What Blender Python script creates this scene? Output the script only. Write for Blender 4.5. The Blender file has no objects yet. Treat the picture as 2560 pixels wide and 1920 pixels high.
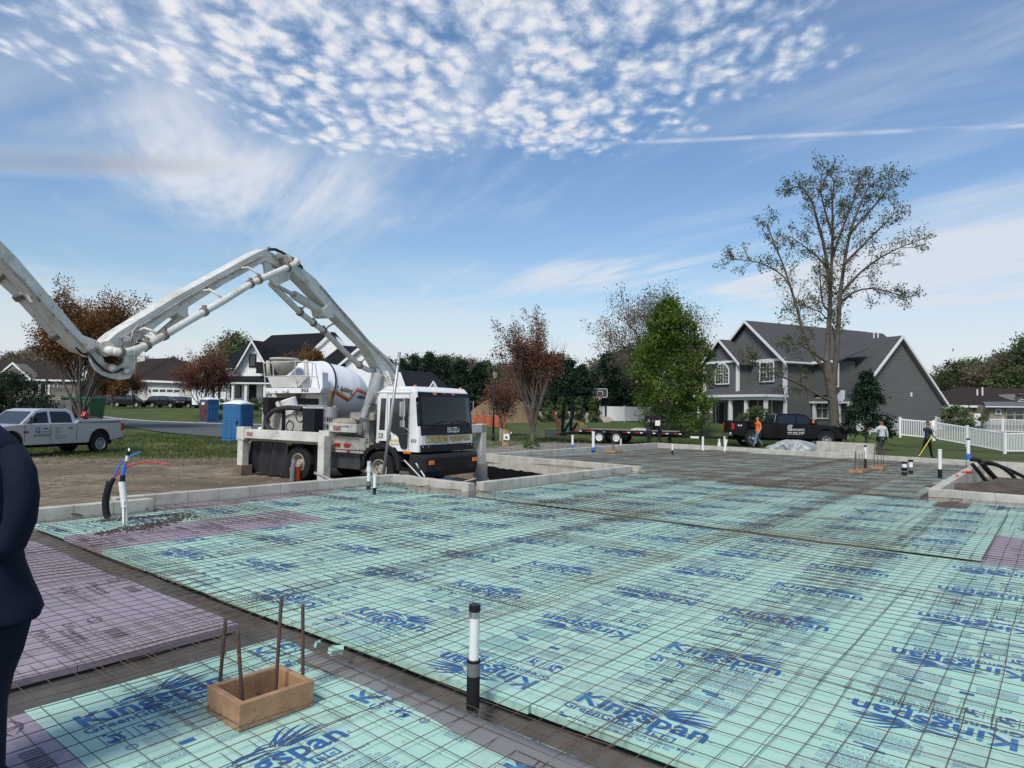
import bpy, bmesh, math, random
import numpy as np
from mathutils import Vector, Matrix
R = math.radians
rnd = random.Random(7)
SC = bpy.context.scene
COL = SC.collection
# ------------------------------------------------------------------ camera
CH = 1.76
PITCH, ROLL, FPX = 2.0883, 1.0312, 1700.0
CPI, SPI = math.cos(R(PITCH)), math.sin(R(PITCH))
CRO, SRO = math.cos(R(ROLL)), math.sin(R(ROLL))
cam = bpy.data.cameras.new('camera'); camo = bpy.data.objects.new('camera', cam); COL.objects.link(camo)
cam.sensor_width = 36; cam.lens = FPX / 2560 * 36; cam.clip_start = 0.05; cam.clip_end = 3000
camo.matrix_world = Matrix(((CRO, -SRO, 0, 0), (-SRO*SPI, -CRO*SPI, -CPI, 0), (SRO*CPI, CRO*CPI, -SPI, CH), (0, 0, 0, 1)))
SC.camera = camo
SC.render.resolution_x = 1024; SC.render.resolution_y = 768
SC.view_settings.view_transform = 'Standard'; SC.view_settings.look = 'None'
SC.view_settings.exposure = 0.22; SC.view_settings.gamma = 1
# ------------------------------------------------------------------ sky
SUN_EL, SUN_AZ = 48, -160        # azimuth measured clockwise from +Y (negative: from the left, behind)
w = bpy.data.worlds.new("World"); SC.world = w; w.use_nodes = True
nt = w.node_tree; N = nt.nodes; L = nt.links; N.clear()
def nd(t, **k):
    n = N.new(t)
    for a, b in k.items(): setattr(n, a, b)
    return n
def mth(op, a, b=None, c=None, clamp=False):
    n = N.new('ShaderNodeMath'); n.operation = op; n.use_clamp = clamp
    for i, v in enumerate((a, b, c)):
        if v is None: continue
        if hasattr(v, 'links') or hasattr(v, 'is_output'): L.new(v, n.inputs[i])
        else: n.inputs[i].default_value = v
    return n.outputs[0]
def ramp01(x, lo, hi):
    n = N.new('ShaderNodeMapRange'); n.interpolation_type = 'SMOOTHSTEP'
    L.new(x, n.inputs[0]); n.inputs[1].default_value = lo; n.inputs[2].default_value = hi
    return n.outputs[0]
def vec(x, y, z=0.0):
    n = N.new('ShaderNodeCombineXYZ')
    for i, v in enumerate((x, y, z)):
        if hasattr(v, 'is_output'): L.new(v, n.inputs[i])
        else: n.inputs[i].default_value = v
    return n.outputs[0]
def noise(v, scale, det=4, rough=.5, dist=0.0):
    n = N.new('ShaderNodeTexNoise'); L.new(v, n.inputs['Vector']); n.inputs['Scale'].default_value = scale
    n.inputs['Detail'].default_value = det; n.inputs['Roughness'].default_value = rough; n.inputs['Distortion'].default_value = dist
    return n.outputs[0]
def mixc(f, a, b):
    n = N.new('ShaderNodeMix'); n.data_type = 'RGBA'
    if hasattr(f, 'is_output'): L.new(f, n.inputs[0])
    else: n.inputs[0].default_value = f
    for i, v in ((6, a), (7, b)):
        if hasattr(v, 'is_output'): L.new(v, n.inputs[i])
        else: n.inputs[i].default_value = (*v, 1)
    return n.outputs[2]
sky = nd('ShaderNodeTexSky', sky_type='NISHITA', sun_disc=False)
sky.sun_elevation = R(SUN_EL); sky.sun_rotation = R(SUN_AZ); sky.air_density = 1.3; sky.dust_density = 0.6; sky.ozone_density = 2.2
tc = nd('ShaderNodeTexCoord'); sx = nd('ShaderNodeSeparateXYZ'); L.new(tc.outputs['Generated'], sx.inputs[0])
z = mth('MAXIMUM', sx.outputs[2], 0.012)
px_, py_ = mth('DIVIDE', sx.outputs[0], z), mth('DIVIDE', sx.outputs[1], z)
P = vec(px_, py_)
# warped coordinates for the puffs
w1 = mth('MULTIPLY', mth('SUBTRACT', noise(P, 7, 4), .5), .11)
w2 = mth('MULTIPLY', mth('SUBTRACT', noise(vec(py_, px_, 3.3), 7, 4), .5), .15)
PW = vec(mth('MULTIPLY', mth('ADD', px_, w1), 1.0), mth('MULTIPLY', mth('ADD', py_, w2), .62))
vo = nd('ShaderNodeTexVoronoi', feature='SMOOTH_F1'); L.new(PW, vo.inputs['Vector']); vo.inputs['Scale'].default_value = 17; vo.inputs['Smoothness'].default_value = .45
fine = noise(vec(px_, mth('MULTIPLY', py_, .7)), 26, 5, .6)
big = noise(vec(px_, py_, 1.7), 2.3, 3, .5)
dx = mth('DIVIDE', mth('ADD', px_, .30), 1.10); dy = mth('DIVIDE', mth('SUBTRACT', py_, 1.45), 1.32)
rr = mth('SQRT', mth('ADD', mth('MULTIPLY', dx, dx), mth('MULTIPLY', dy, dy)))
reg = ramp01(mth('ADD', rr, mth('MULTIPLY', mth('SUBTRACT', big, .5), 1.1)), 1.18, .62)
puff = mth('ADD', mth('SUBTRACT', .72, vo.outputs['Distance']), mth('MULTIPLY', mth('SUBTRACT', fine, .5), 1.0))
puff = mth('ADD', puff, mth('MULTIPLY', reg, .52))
puff = mth('ADD', puff, mth('MULTIPLY', mth('SUBTRACT', noise(P, 4.2, 2), .5), .35))
dens = mth('MULTIPLY', ramp01(puff, .26, .98), ramp01(reg, .0, .30))
# thin veils (stretched along rotated directions)
def veil(ax, ay, sc, seed, det=5, rough=.62):
    u = mth('ADD', mth('MULTIPLY', px_, ax), mth('MULTIPLY', py_, ay))
    v = mth('SUBTRACT', mth('MULTIPLY', py_, ax*.22), mth('MULTIPLY', px_, ay*.22))
    return noise(vec(u, v, seed), sc, det, rough, .4)
v1 = veil(.9, .45, 1.5, 5.0)
v2 = veil(.5, .85, .8, 9.0)
def blob(cx, cy, rx, ry, lo=1.25, hi=.2):
    a = mth('DIVIDE', mth('SUBTRACT', px_, cx), rx); b = mth('DIVIDE', mth('SUBTRACT', py_, cy), ry)
    return ramp01(mth('SQRT', mth('ADD', mth('MULTIPLY', a, a), mth('MULTIPLY', b, b))), lo, hi)
cir = mth('MULTIPLY', ramp01(v1, .42, .78), .55)
cir = mth('ADD', cir, mth('MULTIPLY', mth('MULTIPLY', blob(-1.25, 3.1, .8, 1.0), ramp01(v1, .3, .7)), .75))
cir = mth('ADD', cir, mth('MULTIPLY', mth('MULTIPLY', blob(-1.55, 1.95, .8, 1.2), ramp01(v2, .36, .66)), .6))
cir = mth('ADD', cir, mth('MULTIPLY', mth('MULTIPLY', blob(1.15, 1.9, .75, .75), ramp01(v2, .36, .66)), .55))
cir = mth('ADD', cir, mth('MULTIPLY', mth('MULTIPLY', blob(3.4, 4.9, 1.9, 2.4), ramp01(v1, .22, .55)), 1.0))
cir = mth('ADD', cir, mth('MULTIPLY', mth('MULTIPLY', blob(1.3, 5.2, 1.5, 1.1), ramp01(v1, .38, .62)), .8))
# one straight contrail
cl = mth('ABSOLUTE', mth('SUBTRACT', py_, mth('ADD', 2.57, mth('MULTIPLY', px_, -.16))))
con = mth('MULTIPLY', mth('MULTIPLY', ramp01(cl, .035, .0), mth('MULTIPLY', ramp01(px_, .15, .7), ramp01(noise(P, 5, 3), .3, .6))), .5)
cir = mth('ADD', cir, con)
low = ramp01(sx.outputs[2], .27, .035)          # cloud sheets seen edge-on near the horizon
band = noise(vec(mth('MULTIPLY', sx.outputs[0], 2.2), mth('MULTIPLY', sx.outputs[2], 15), 2.0), 1.6, 5, .55)
lowc = mth('MULTIPLY', low, ramp01(mth('ADD', band, mth('MULTIPLY', low, .28)), .44, .74))
cir = mth('MAXIMUM', mth('MINIMUM', cir, .9), mth('MULTIPLY', lowc, .85))
sh = mth('MULTIPLY', ramp01(mth('ADD', puff, mth('MULTIPLY', mth('SUBTRACT', noise(PW, 22, 4), .5), .8)), .55, 1.25), 1.0)
greyb = blob(-2.0, 2.82, .80, .20, 1.3, .1)
ccol = mixc(mth('MULTIPLY', greyb, .8), (.93, 1.0, 1.10), (.42, .47, .56))
skyc = N.new('ShaderNodeVectorMath'); skyc.operation = 'SCALE'; tint = N.new('ShaderNodeVectorMath'); tint.operation = 'MULTIPLY'; L.new(sky.outputs[0], tint.inputs[0]); tint.inputs[1].default_value = (1.03, 1.06, 1.14); L.new(tint.outputs[0], skyc.inputs[0]); skyc.inputs['Scale'].default_value = 1.0
hs = nd('ShaderNodeHueSaturation'); L.new(skyc.outputs[0], hs.inputs['Color']); hs.inputs['Saturation'].default_value = 1.10
CL = 6.3
def scalec(c, k):
    n = N.new('ShaderNodeVectorMath'); n.operation = 'SCALE'; L.new(c, n.inputs[0])
    if hasattr(k, 'is_output'): L.new(k, n.inputs['Scale'])
    else: n.inputs['Scale'].default_value = k
    return n.outputs[0]
c1 = mixc(mth('MINIMUM', mth('ADD', cir, mth('MULTIPLY', greyb, .55)), .95), hs.outputs[0], scalec(ccol, CL*1.04))
pc = scalec(mixc(sh, (.70, .80, .98), (1.06, 1.06, 1.06)), CL*1.12)
c2 = mixc(mth('MULTIPLY', dens, .92), c1, pc)
bg = nd('ShaderNodeBackground'); L.new(c2, bg.inputs[0]); bg.inputs[1].default_value = 0.1
wo = nd('ShaderNodeOutputWorld'); L.new(bg.outputs[0], wo.inputs[0])
sun = bpy.data.lights.new('sun', 'SUN'); sun.energy = 3.0; sun.angle = R(17); sun.color = (1, .96, .88)
so = bpy.data.objects.new('sun', sun); COL.objects.link(so)
sd = Vector((math.sin(R(SUN_AZ))*math.cos(R(SUN_EL)), math.cos(R(SUN_AZ))*math.cos(R(SUN_EL)), math.sin(R(SUN_EL))))
so.rotation_euler = sd.to_track_quat('Z', 'Y').to_euler(); so.location = (0, 0, 30)

# ------------------------------------------------------------------ pixel <-> place (photo is 2560 x 1920)
def ray(u, v):
    x, y = u-1280, -(v-960)
    xr, yr = x*CRO-y*SRO, x*SRO+y*CRO
    return Vector((xr, FPX*CPI-yr*SPI, FPX*SPI+yr*CPI))
def at(u, v, D):                       # point seen at (u, v), D metres in front
    r = ray(u, v); return Vector((0, 0, CH)) + r*(D/r.y)
def gz(u, v, z=0.0):                   # point seen at (u, v) lying at height z
    r = ray(u, v); return Vector((0, 0, CH)) + r*((z-CH)/r.z)
def onpl(u, v, P0, n):
    r = ray(u, v); C = Vector((0, 0, CH)); return C + r*((P0-C).dot(n)/r.dot(n))
TH = R(51)
def S(u, v, z=0.0): return Vector((u*math.cos(TH)-v*math.sin(TH), u*math.sin(TH)+v*math.cos(TH), z))

# ------------------------------------------------------------------ materials
MATS = {}
def mat(name, col, rough=.6, metal=0, var=.0, vs=4.0, col2=None, spec=.5, bump=0, bs=40, coord='Object', fleck=None, fs=30, ft=.62, fcol=(.1, .09, .07), dirt=None, alpha=None, trans=None):
    if name in MATS: return MATS[name]
    m = bpy.data.materials.new(name); m.use_nodes = True; t = m.node_tree; n = t.nodes; l = t.links
    b = n['Principled BSDF']; b.inputs['Base Color'].default_value = (*col, 1); b.inputs['Roughness'].default_value = rough
    b.inputs['Metallic'].default_value = metal; b.inputs['Specular IOR Level'].default_value = spec
    tcn = n.new('ShaderNodeTexCoord'); c = None
    def nz(s, d=4, r=.6):
        q = n.new('ShaderNodeTexNoise'); l.new(tcn.outputs[coord], q.inputs['Vector']); q.inputs['Scale'].default_value = s
        q.inputs['Detail'].default_value = d; q.inputs['Roughness'].default_value = r; return q.outputs[0]
    def mr(x, lo, hi):
        q = n.new('ShaderNodeMapRange'); l.new(x, q.inputs[0]); q.inputs[1].default_value = lo; q.inputs[2].default_value = hi; return q.outputs[0]
    def mx(f, a, bb):
        q = n.new('ShaderNodeMix'); q.data_type = 'RGBA'; l.new(f, q.inputs[0])
        for i, v in ((6, a), (7, bb)):
            if hasattr(v, 'is_output'): l.new(v, q.inputs[i])
            else: q.inputs[i].default_value = (*v, 1)
        return q.outputs[2]
    if var or col2:
        c2 = col2 or tuple(max(0, x*(1-var)) for x in col)
        c = mx(mr(nz(vs), .35, .65), col, c2)
    if fleck:
        c = mx(mr(nz(fs, 5, .7), ft, ft+.05), c if c is not None else col, fcol)
    if dirt:
        c = mx(mr(nz(dirt[0], 7, .72), dirt[1], dirt[1]+dirt[2]), c if c is not None else col, dirt[3])
    if c is not None: l.new(c, b.inputs['Base Color'])
    if max(col) < .05 and rough > .35: b.inputs['Specular IOR Level'].default_value = min(spec, .18)
    if bump:
        bp = n.new('ShaderNodeBump'); bp.inputs['Strength'].default_value = bump; bp.inputs['Distance'].default_value = .02
        l.new(nz(bs, 5), bp.inputs['Height']); l.new(bp.outputs[0], b.inputs['Normal'])
    MATS[name] = m; return m
def stripes(name, col, col2, period, width, axis=2, rough=.6, coord='Object', bump=.6, var=.15, vs=1.5):
    """boards / siding / shingles: narrow dark joints every `period` metres along an axis"""
    if name in MATS: return MATS[name]
    m = bpy.data.materials.new(name); m.use_nodes = True; t = m.node_tree; n = t.nodes; l = t.links
    b = n['Principled BSDF']; b.inputs['Roughness'].default_value = rough; b.inputs['Specular IOR Level'].default_value = .12
    tcn = n.new('ShaderNodeTexCoord'); s = n.new('ShaderNodeSeparateXYZ'); l.new(tcn.outputs[coord], s.inputs[0])
    def ma(op, a, bb):
        q = n.new('ShaderNodeMath'); q.operation = op
        for i, v in enumerate((a, bb)):
            if hasattr(v, 'is_output'): l.new(v, q.inputs[i])
            else: q.inputs[i].default_value = v
        return q.outputs[0]
    f = ma('FRACT', ma('ADD', ma('DIVIDE', s.outputs[axis], period), 500.37), 0)
    k = ma('LESS_THAN', f, width/period)
    q = n.new('ShaderNodeTexNoise'); l.new(tcn.outputs[coord], q.inputs['Vector']); q.inputs['Scale'].default_value = vs; q.inputs['Detail'].default_value = 6
    x1 = n.new('ShaderNodeMix'); x1.data_type = 'RGBA'; l.new(q.outputs[0], x1.inputs[0]); x1.inputs[6].default_value = (*[c*(1-var) for c in col], 1); x1.inputs[7].default_value = (*[min(1, c*(1+var)) for c in col], 1)
    x2 = n.new('ShaderNodeMix'); x2.data_type = 'RGBA'; l.new(k, x2.inputs[0]); l.new(x1.outputs[2], x2.inputs[6]); x2.inputs[7].default_value = (*col2, 1)
    l.new(x2.outputs[2], b.inputs['Base Color'])
    if bump:
        bp = n.new('ShaderNodeBump'); bp.inputs['Strength'].default_value = bump; bp.inputs['Distance'].default_value = .02
        l.new(f, bp.inputs['Height']); l.new(bp.outputs[0], b.inputs['Normal'])
    MATS[name] = m; return m
def glass(name='dark_glass', col=(.02, .025, .03), rough=.06):
    return mat(name, col, rough, spec=.9)

# ------------------------------------------------------------------ objects
def tag(o, label=None, cat=None, group=None, kind=None):
    if label: o['label'] = label
    if cat: o['category'] = cat
    if group: o['group'] = group
    if kind: o['kind'] = kind
    return o
def thing(name, label, cat, loc=(0, 0, 0), rz=0.0, group=None):
    o = bpy.data.objects.new(name, None); COL.objects.link(o); o.empty_display_size = .2
    o.location = loc; o.rotation_euler = (0, 0, rz)
    tag(o, label, cat, group); return o
def mloc(o): return Matrix.Translation(o.location) @ o.rotation_euler.to_matrix().to_4x4()
def copy_tree(o, parent=None):
    c = o.copy(); COL.objects.link(c)
    if parent: c.parent = parent
    for ch in list(o.children): copy_tree(ch, c)
    return c
class MB:
    def __init__(s): s.v = []; s.f = []; s.m = []; s.mi = 0
    def add(s, vs, fs):
        o = len(s.v); s.v += [Vector(p) for p in vs]; s.f += [tuple(i+o for i in f) for f in fs]; s.m += [s.mi]*len(fs); return s
    def box(s, c, d, rot=None):
        x, y, z = d[0]/2, d[1]/2, d[2]/2; c = Vector(c)
        vs = [Vector((a*x, b*y, e*z)) for e in (-1, 1) for b in (-1, 1) for a in (-1, 1)]
        if rot is not None: vs = [rot @ p for p in vs]
        return s.add([p+c for p in vs], [(0, 2, 3, 1), (4, 5, 7, 6), (0, 1, 5, 4), (2, 6, 7, 3), (0, 4, 6, 2), (1, 3, 7, 5)])
    def bb(s, x0, x1, y0, y1, z0, z1): return s.box(((x0+x1)/2, (y0+y1)/2, (z0+z1)/2), (x1-x0, y1-y0, z1-z0))
    def ext(s, pts, d):                # polygon (3-D points) pushed along vector d
        pts = [Vector(p) for p in pts]; d = Vector(d); n = len(pts)
        return s.add(pts+[p+d for p in pts], [tuple(range(n))[::-1], tuple(range(n, 2*n))]+[(i, (i+1) % n, (i+1) % n+n, i+n) for i in range(n)])
    def poly(s, pts): return s.add(pts, [tuple(range(len(pts)))])
    def tube(s, pts, r, n=8, cap=True):
        pts = [Vector(p) for p in pts]; k = len(pts); rs = r if isinstance(r, (list, tuple)) else [r]*k
        o = len(s.v); up = None; vs = []; fs = []
        for i, p in enumerate(pts):
            d = (pts[min(i+1, k-1)]-pts[max(i-1, 0)])
            if d.length < 1e-9: d = Vector((0, 0, 1))
            d.normalize()
            if up is None: up = d.cross(Vector((0, 0, 1)) if abs(d.z) < .9 else Vector((1, 0, 0))).normalized()
            else:
                up = up-d*up.dot(d)
                up = up.normalized() if up.length > 1e-6 else d.orthogonal().normalized()
            e = d.cross(up)
            vs += [p+(up*math.cos(2*math.pi*j/n)+e*math.sin(2*math.pi*j/n))*rs[i] for j in range(n)]
        for i in range(k-1):
            for j in range(n):
                a, b = i*n+j, i*n+(j+1) % n; fs.append((a, b, b+n, a+n))
        if cap: fs += [tuple(range(n))[::-1], tuple(range((k-1)*n, k*n))]
        return s.add(vs, fs)
    def build(s, name, m, parent=None, world=False, smooth=False, bevel=0, mesh_only=False, org=None):
        vs = s.v
        if world and parent is not None:
            M = mloc(parent).inverted(); vs = [M @ p for p in vs]
        elif org is not None: vs = [p-Vector(org) for p in vs]
        me = bpy.data.meshes.new(name); me.from_pydata([tuple(p) for p in vs], [], s.f)
        for q in (m if isinstance(m, (list, tuple)) else [m]): me.materials.append(q)
        if isinstance(m, (list, tuple)): me.polygons.foreach_set('material_index', s.m)
        bm = bmesh.new(); bm.from_mesh(me); bmesh.ops.recalc_face_normals(bm, faces=bm.faces); bm.to_mesh(me); bm.free()
        if smooth: me.polygons.foreach_set('use_smooth', [True]*len(me.polygons))
        me.update()
        if mesh_only: return me
        return link(name, me, parent, bevel, smooth, org)
def link(name, me, parent=None, bevel=0, smooth=False, org=None):
    o = bpy.data.objects.new(name, me); COL.objects.link(o)
    if org is not None: o.location = org
    if parent is not None: o.parent = parent
    if bevel:
        b = o.modifiers.new('bevel', 'BEVEL'); b.width = bevel; b.segments = 2; b.limit_method = 'ANGLE'; b.angle_limit = R(40)
    return o
def ring(c, ax, r, n=16):
    ax = Vector(ax).normalized(); a = ax.orthogonal().normalized(); b = ax.cross(a); c = Vector(c)
    return [c+(a*math.cos(2*math.pi*i/n)+b*math.sin(2*math.pi*i/n))*r for i in range(n)]
_tc = {}
def text_raw(s, bold=0.0, res=2):
    key = (s, bold, res)
    if key in _tc: return _tc[key]
    c = bpy.data.curves.new('t', 'FONT'); c.body = s; c.size = 1; c.offset = bold; c.resolution_u = res; c.fill_mode = 'BOTH' if False else 'FRONT'
    o = bpy.data.objects.new('t', c); COL.objects.link(o)
    dg = bpy.context.evaluated_depsgraph_get(); dg.update()
    me = bpy.data.meshes.new_from_object(o.evaluated_get(dg))
    v = np.array([tuple(p.co) for p in me.vertices]) if len(me.vertices) else np.zeros((0, 3)); f = [tuple(p.vertices) for p in me.polygons]
    bpy.data.objects.remove(o); bpy.data.curves.remove(c); bpy.data.meshes.remove(me)
    if len(v): v[:, 0] -= v[:, 0].min()
    _tc[key] = (v, f); return v, f
def put_text(mb, s, fn, width=None, h=None, x0=0, y0=0, bold=0.0, center=False, sx=1.0):
    """lay text out in 2-D and send every vertex through fn(x, y)"""
    v, f = text_raw(s, bold)
    if not len(v): return
    wd = v[:, 0].max(); k = (width/wd) if width else h/.72
    kx = k*sx
    if width and h: k = h/.72; kx = width/wd
    off = -wd*kx/2 if center else 0
    mb.add([fn(x0+off+p[0]*kx, y0+p[1]*k) for p in v], f)
def ribbon(mb, p0, p1, p2, w, fn, n=8):
    """curved, tapering stroke (quadratic) in 2-D"""
    A = []; B = []
    for i in range(n+1):
        t = i/n; x = (1-t)**2*p0[0]+2*t*(1-t)*p1[0]+t*t*p2[0]; y = (1-t)**2*p0[1]+2*t*(1-t)*p1[1]+t*t*p2[1]
        dx = 2*(1-t)*(p1[0]-p0[0])+2*t*(p2[0]-p1[0]); dy = 2*(1-t)*(p1[1]-p0[1])+2*t*(p2[1]-p1[1]); q = math.hypot(dx, dy) or 1
        ww = w*(math.sin(math.pi*min(.97, .08+t*.9))**.8)/2
        A.append(fn(x-dy/q*ww, y+dx/q*ww)); B.append(fn(x+dy/q*ww, y-dx/q*ww))
    mb.add(A+B, [(i, i+1, i+n+2, i+n+1) for i in range(n)])
# ------------------------------------------------------------------ ground
CP = [(-3,18,-.33),(0,30,-.35),(-8,20,-.33),(-14,20,-.33),(-18.5,30,-.52),(-19.5,26,-.50),(-22,27,-.5),(-18,42,-.33),(-15.5,37.5,-.33),(-12,50,-.25),(-24,61,.0),(-29,60,.02),(-20,62,.05),(-30,72,.75),(-30,80,1.2),(-20,82,1.2),
      (-50,100,1.0),(-58,104,1.0),(-80,100,1.2),(-60,60,.2),(-40,40,-.2),(0,60,-.2),(5,45,-.35),(12,89,.4),(0,90,.5),(30,41,-.36),(20,34,-.3),(17,45,-.25),(29.5,58,.5),(22,66,.65),(36,62,.5),(42,68,.6),
      (44,86,.9),(60,80,1.0),(20,100,.7),(100,150,1.5),(-100,150,1.6),(0,150,.9),(0,400,2),(200,300,2),(-200,300,2),(0,0,-.35),(10,10,-.35),(15,20,-.33),(-10,5,-.33),(-10,12,-.33),(0,-30,-.35),(40,20,-.35),(-40,10,-.3),(6,36,-.33),(10,40,-.3),(25,36,-.33)]
PITS = [(15.2, 18.2, 8.9, 15.4, -.85), (17.6, 29.4, -6.0, 2.05, -.5)]
def terr(x, y):
    sw = sz = 0
    for a, b, c in CP:
        d = (x-a)**2+(y-b)**2+1.5; q = 1/(d*d); sw += q; sz += q*c
    z = sz/sw
    u, v = x*math.cos(TH)+y*math.sin(TH), -x*math.sin(TH)+y*math.cos(TH)
    for u0, u1, v0, v1, zz in PITS:
        k = min(u-u0, u1-u, v-v0, v1-v)
        if k > 0: z += (zz-z)*min(1, k/.5)
    return z
def axisn(lo, hi, n, c, s):
    a0, a1 = math.asinh((lo-c)/s), math.asinh((hi-c)/s)
    return [c+s*math.sinh(a0+(a1-a0)*i/n) for i in range(n+1)]
XS = axisn(-400, 400, 230, 2, 14); YS = axisn(-40, 700, 230, 22, 14)
g = MB(); grass = []; grav = []
def sstep(x, a, b):
    t = max(0, min(1, (x-a)/(b-a))); return t*t*(3-2*t)
for y in YS:
    for x in XS:
        z_ = terr(x, y)
        u, v = x*math.cos(TH)+y*math.sin(TH), -x*math.sin(TH)+y*math.cos(TH)
        g.v.append(Vector((x, y, z_)))
        # worn earth round the slab, lawn farther away
        lim = 27.0 if x < -6 else (27.0+(x+6)*1.9 if x < 2 else (43 if x < 9 else 43-(x-9)*1.35))
        lim = max(lim, 29.5) if x > 9 else lim
        gr = sstep(y-lim, -1.5, 2.5)
        if x > 9: gr = sstep((x-9)*.55+(y-36)*.85 if x < 20 else (x*.35+y-40.5), -.8, 1.6)
        if 10.7 < u < 17.3 and v > 9.5 and v < 16.5: gr = 0
        if 17.5 < u < 29.5 and v < 2.3: gr = 0
        grass.append(gr)
        grav.append(sstep(y, 26, 30)*(1-gr)*(1 if x > -4 else 0))
n_ = len(XS)
g.f = [(j*n_+i, j*n_+i+1, (j+1)*n_+i+1, (j+1)*n_+i) for j in range(len(YS)-1) for i in range(n_-1)]; g.m = [0]*len(g.f)
gm = bpy.data.materials.new('earth_and_lawn'); gm.use_nodes = True
def ground_mat(m):
    t = m.node_tree; n = t.nodes; l = t.links; b = n['Principled BSDF']; b.inputs['Roughness'].default_value = .95; b.inputs['Specular IOR Level'].default_value = .15
    tcn = n.new('ShaderNodeTexCoord'); geo = tcn.outputs['Object']
    def at_(nm):
        q = n.new('ShaderNodeAttribute'); q.attribute_name = nm; return q.outputs['Fac']
    def nz(s, d=5, r=.65, sy=1.0, ang=0):
        mp = n.new('ShaderNodeMapping'); l.new(geo, mp.inputs[0]); mp.inputs['Scale'].default_value = (1, sy, 1); mp.inputs['Rotation'].default_value = (0, 0, ang)
        q = n.new('ShaderNodeTexNoise'); l.new(mp.outputs[0], q.inputs['Vector']); q.inputs['Scale'].default_value = s; q.inputs['Detail'].default_value = d; q.inputs['Roughness'].default_value = r; return q.outputs[0]
    def ma(op, a, bb, cl=False):
        q = n.new('ShaderNodeMath'); q.operation = op; q.use_clamp = cl
        for i, v in enumerate((a, bb)):
            if hasattr(v, 'is_output'): l.new(v, q.inputs[i])
            else: q.inputs[i].default_value = v
        return q.outputs[0]
    def mr(x, lo, hi):
        q = n.new('ShaderNodeMapRange'); l.new(x, q.inputs[0]); q.inputs[1].default_value = lo; q.inputs[2].default_value = hi; return q.outputs[0]
    def mx(f, a, bb):
        q = n.new('ShaderNodeMix'); q.data_type = 'RGBA'; l.new(f, q.inputs[0])
        for i, v in ((6, a), (7, bb)):
            if hasattr(v, 'is_output'): l.new(v, q.inputs[i])
            else: q.inputs[i].default_value = (*v, 1)
        return q.outputs[2]
    dirt = mx(mr(nz(.55, 6, .7, .4), .35, .65), (.14, .104, .068), (.30, .24, .155))
    dirt = mx(mr(nz(5, 6, .75, .35), .5, .68), dirt, (.36, .31, .235))
    dirt = mx(mr(nz(1.1, 8, .78, 4.0, .12), .50, .62), dirt, (.095, .072, .05))
    dirt = mx(mr(nz(2.2, 6, .7, .4), .56, .66), dirt, (.07, .055, .04))
    dirt = mx(mr(nz(.16, 5, .6, 2.0), .45, .62), dirt, (.13, .10, .07))
    gravc = mx(mr(nz(9, 6, .8), .45, .6), (.17, .155, .13), (.34, .32, .28))
    gravc = mx(mr(nz(.8, 4), .5, .62), gravc, (.12, .10, .075))
    dirt = mx(at_('gravel'), dirt, gravc)
    gr = mx(mr(nz(.25, 5, .6), .35, .65), (.050, .074, .022), (.085, .108, .036))
    gr = mx(mr(nz(7, 5, .7, .5), .45, .7), gr, (.042, .066, .016))
    gr = mx(ma('MULTIPLY', mr(nz(1.4, 5, .7), .52, .64), mr(at_('dry'), 0, 1)), gr, (.17, .15, .07))
    f = mr(ma('ADD', at_('grass'), ma('MULTIPLY', ma('SUBTRACT', nz(1.1, 6, .75), .5), 1.5)), .42, .6)
    l.new(mx(f, dirt, gr), b.inputs['Base Color'])
    bp = n.new('ShaderNodeBump'); bp.inputs['Strength'].default_value = .9; bp.inputs['Distance'].default_value = .06; l.new(nz(6, 8, .75, .6), bp.inputs['Height']); l.new(bp.outputs[0], b.inputs['Normal'])
ground_mat(gm)
me = g.build('ground', gm, mesh_only=True, smooth=True)
for nm, arr in (('grass', grass), ('gravel', grav), ('dry', [1 if p.y < 52 and p.x < 8 else .15 for p in g.v])):
    a = me.attributes.new(nm, 'FLOAT', 'POINT'); a.data.foreach_set('value', arr)
tag(link('ground', me), kind='structure')
# asphalt road crossing on the left
asph = mat('asphalt', (.085, .088, .095), .9, var=.3, vs=2.5, bump=.4, bs=25, fleck=True, fs=60, ft=.6, fcol=(.13, .13, .13))
rd = MB()
near = [(-60, 92), (-48, 72), (-30.5, 51.5), (-17.9, 41.7), (-9, 37.8), (-6, 37.3)]
far = [(-95, 108), (-75, 96), (-43, 66), (-26.5, 57.5), (-13, 54.5), (-4, 54)]
K = 14
def lerp2(pl, t):
    s = t*(len(pl)-1); i = min(int(s), len(pl)-2); f = s-i; return (pl[i][0]*(1-f)+pl[i+1][0]*f, pl[i][1]*(1-f)+pl[i+1][1]*f)
NN = 60
for i in range(NN+1):
    a, b = lerp2(near, i/NN), lerp2(far, i/NN)
    for j in range(K+1):
        x, y = a[0]+(b[0]-a[0])*j/K, a[1]+(b[1]-a[1])*j/K
        rd.v.append(Vector((x, y, terr(x, y)+.06)))
rd.f = [(i*(K+1)+j, i*(K+1)+j+1, (i+1)*(K+1)+j+1, (i+1)*(K+1)+j) for i in range(NN) for j in range(K)]; rd.m = [0]*len(rd.f)
tag(rd.build('road', asph, smooth=True), kind='structure')
kb = MB()
kp_ = []
for i in range(NN+1):
    b = lerp2(far, i/NN); kp_.append((b[0], b[1]+.1, terr(*b)+.12))
for i in range(NN):
    a, b = Vector(kp_[i]), Vector(kp_[i+1]); d = (b-a).normalized(); nrm = Vector((-d.y, d.x, 0))*.22
    kb.ext([a-nrm-Vector((0, 0, .2)), a+nrm-Vector((0, 0, .2)), a+nrm, a-nrm], (b-a)*.97)
tag(kb.build('road_edging', mat('kerb_stone', (.42, .40, .36), .9, var=.3, vs=3)), kind='structure')

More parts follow.
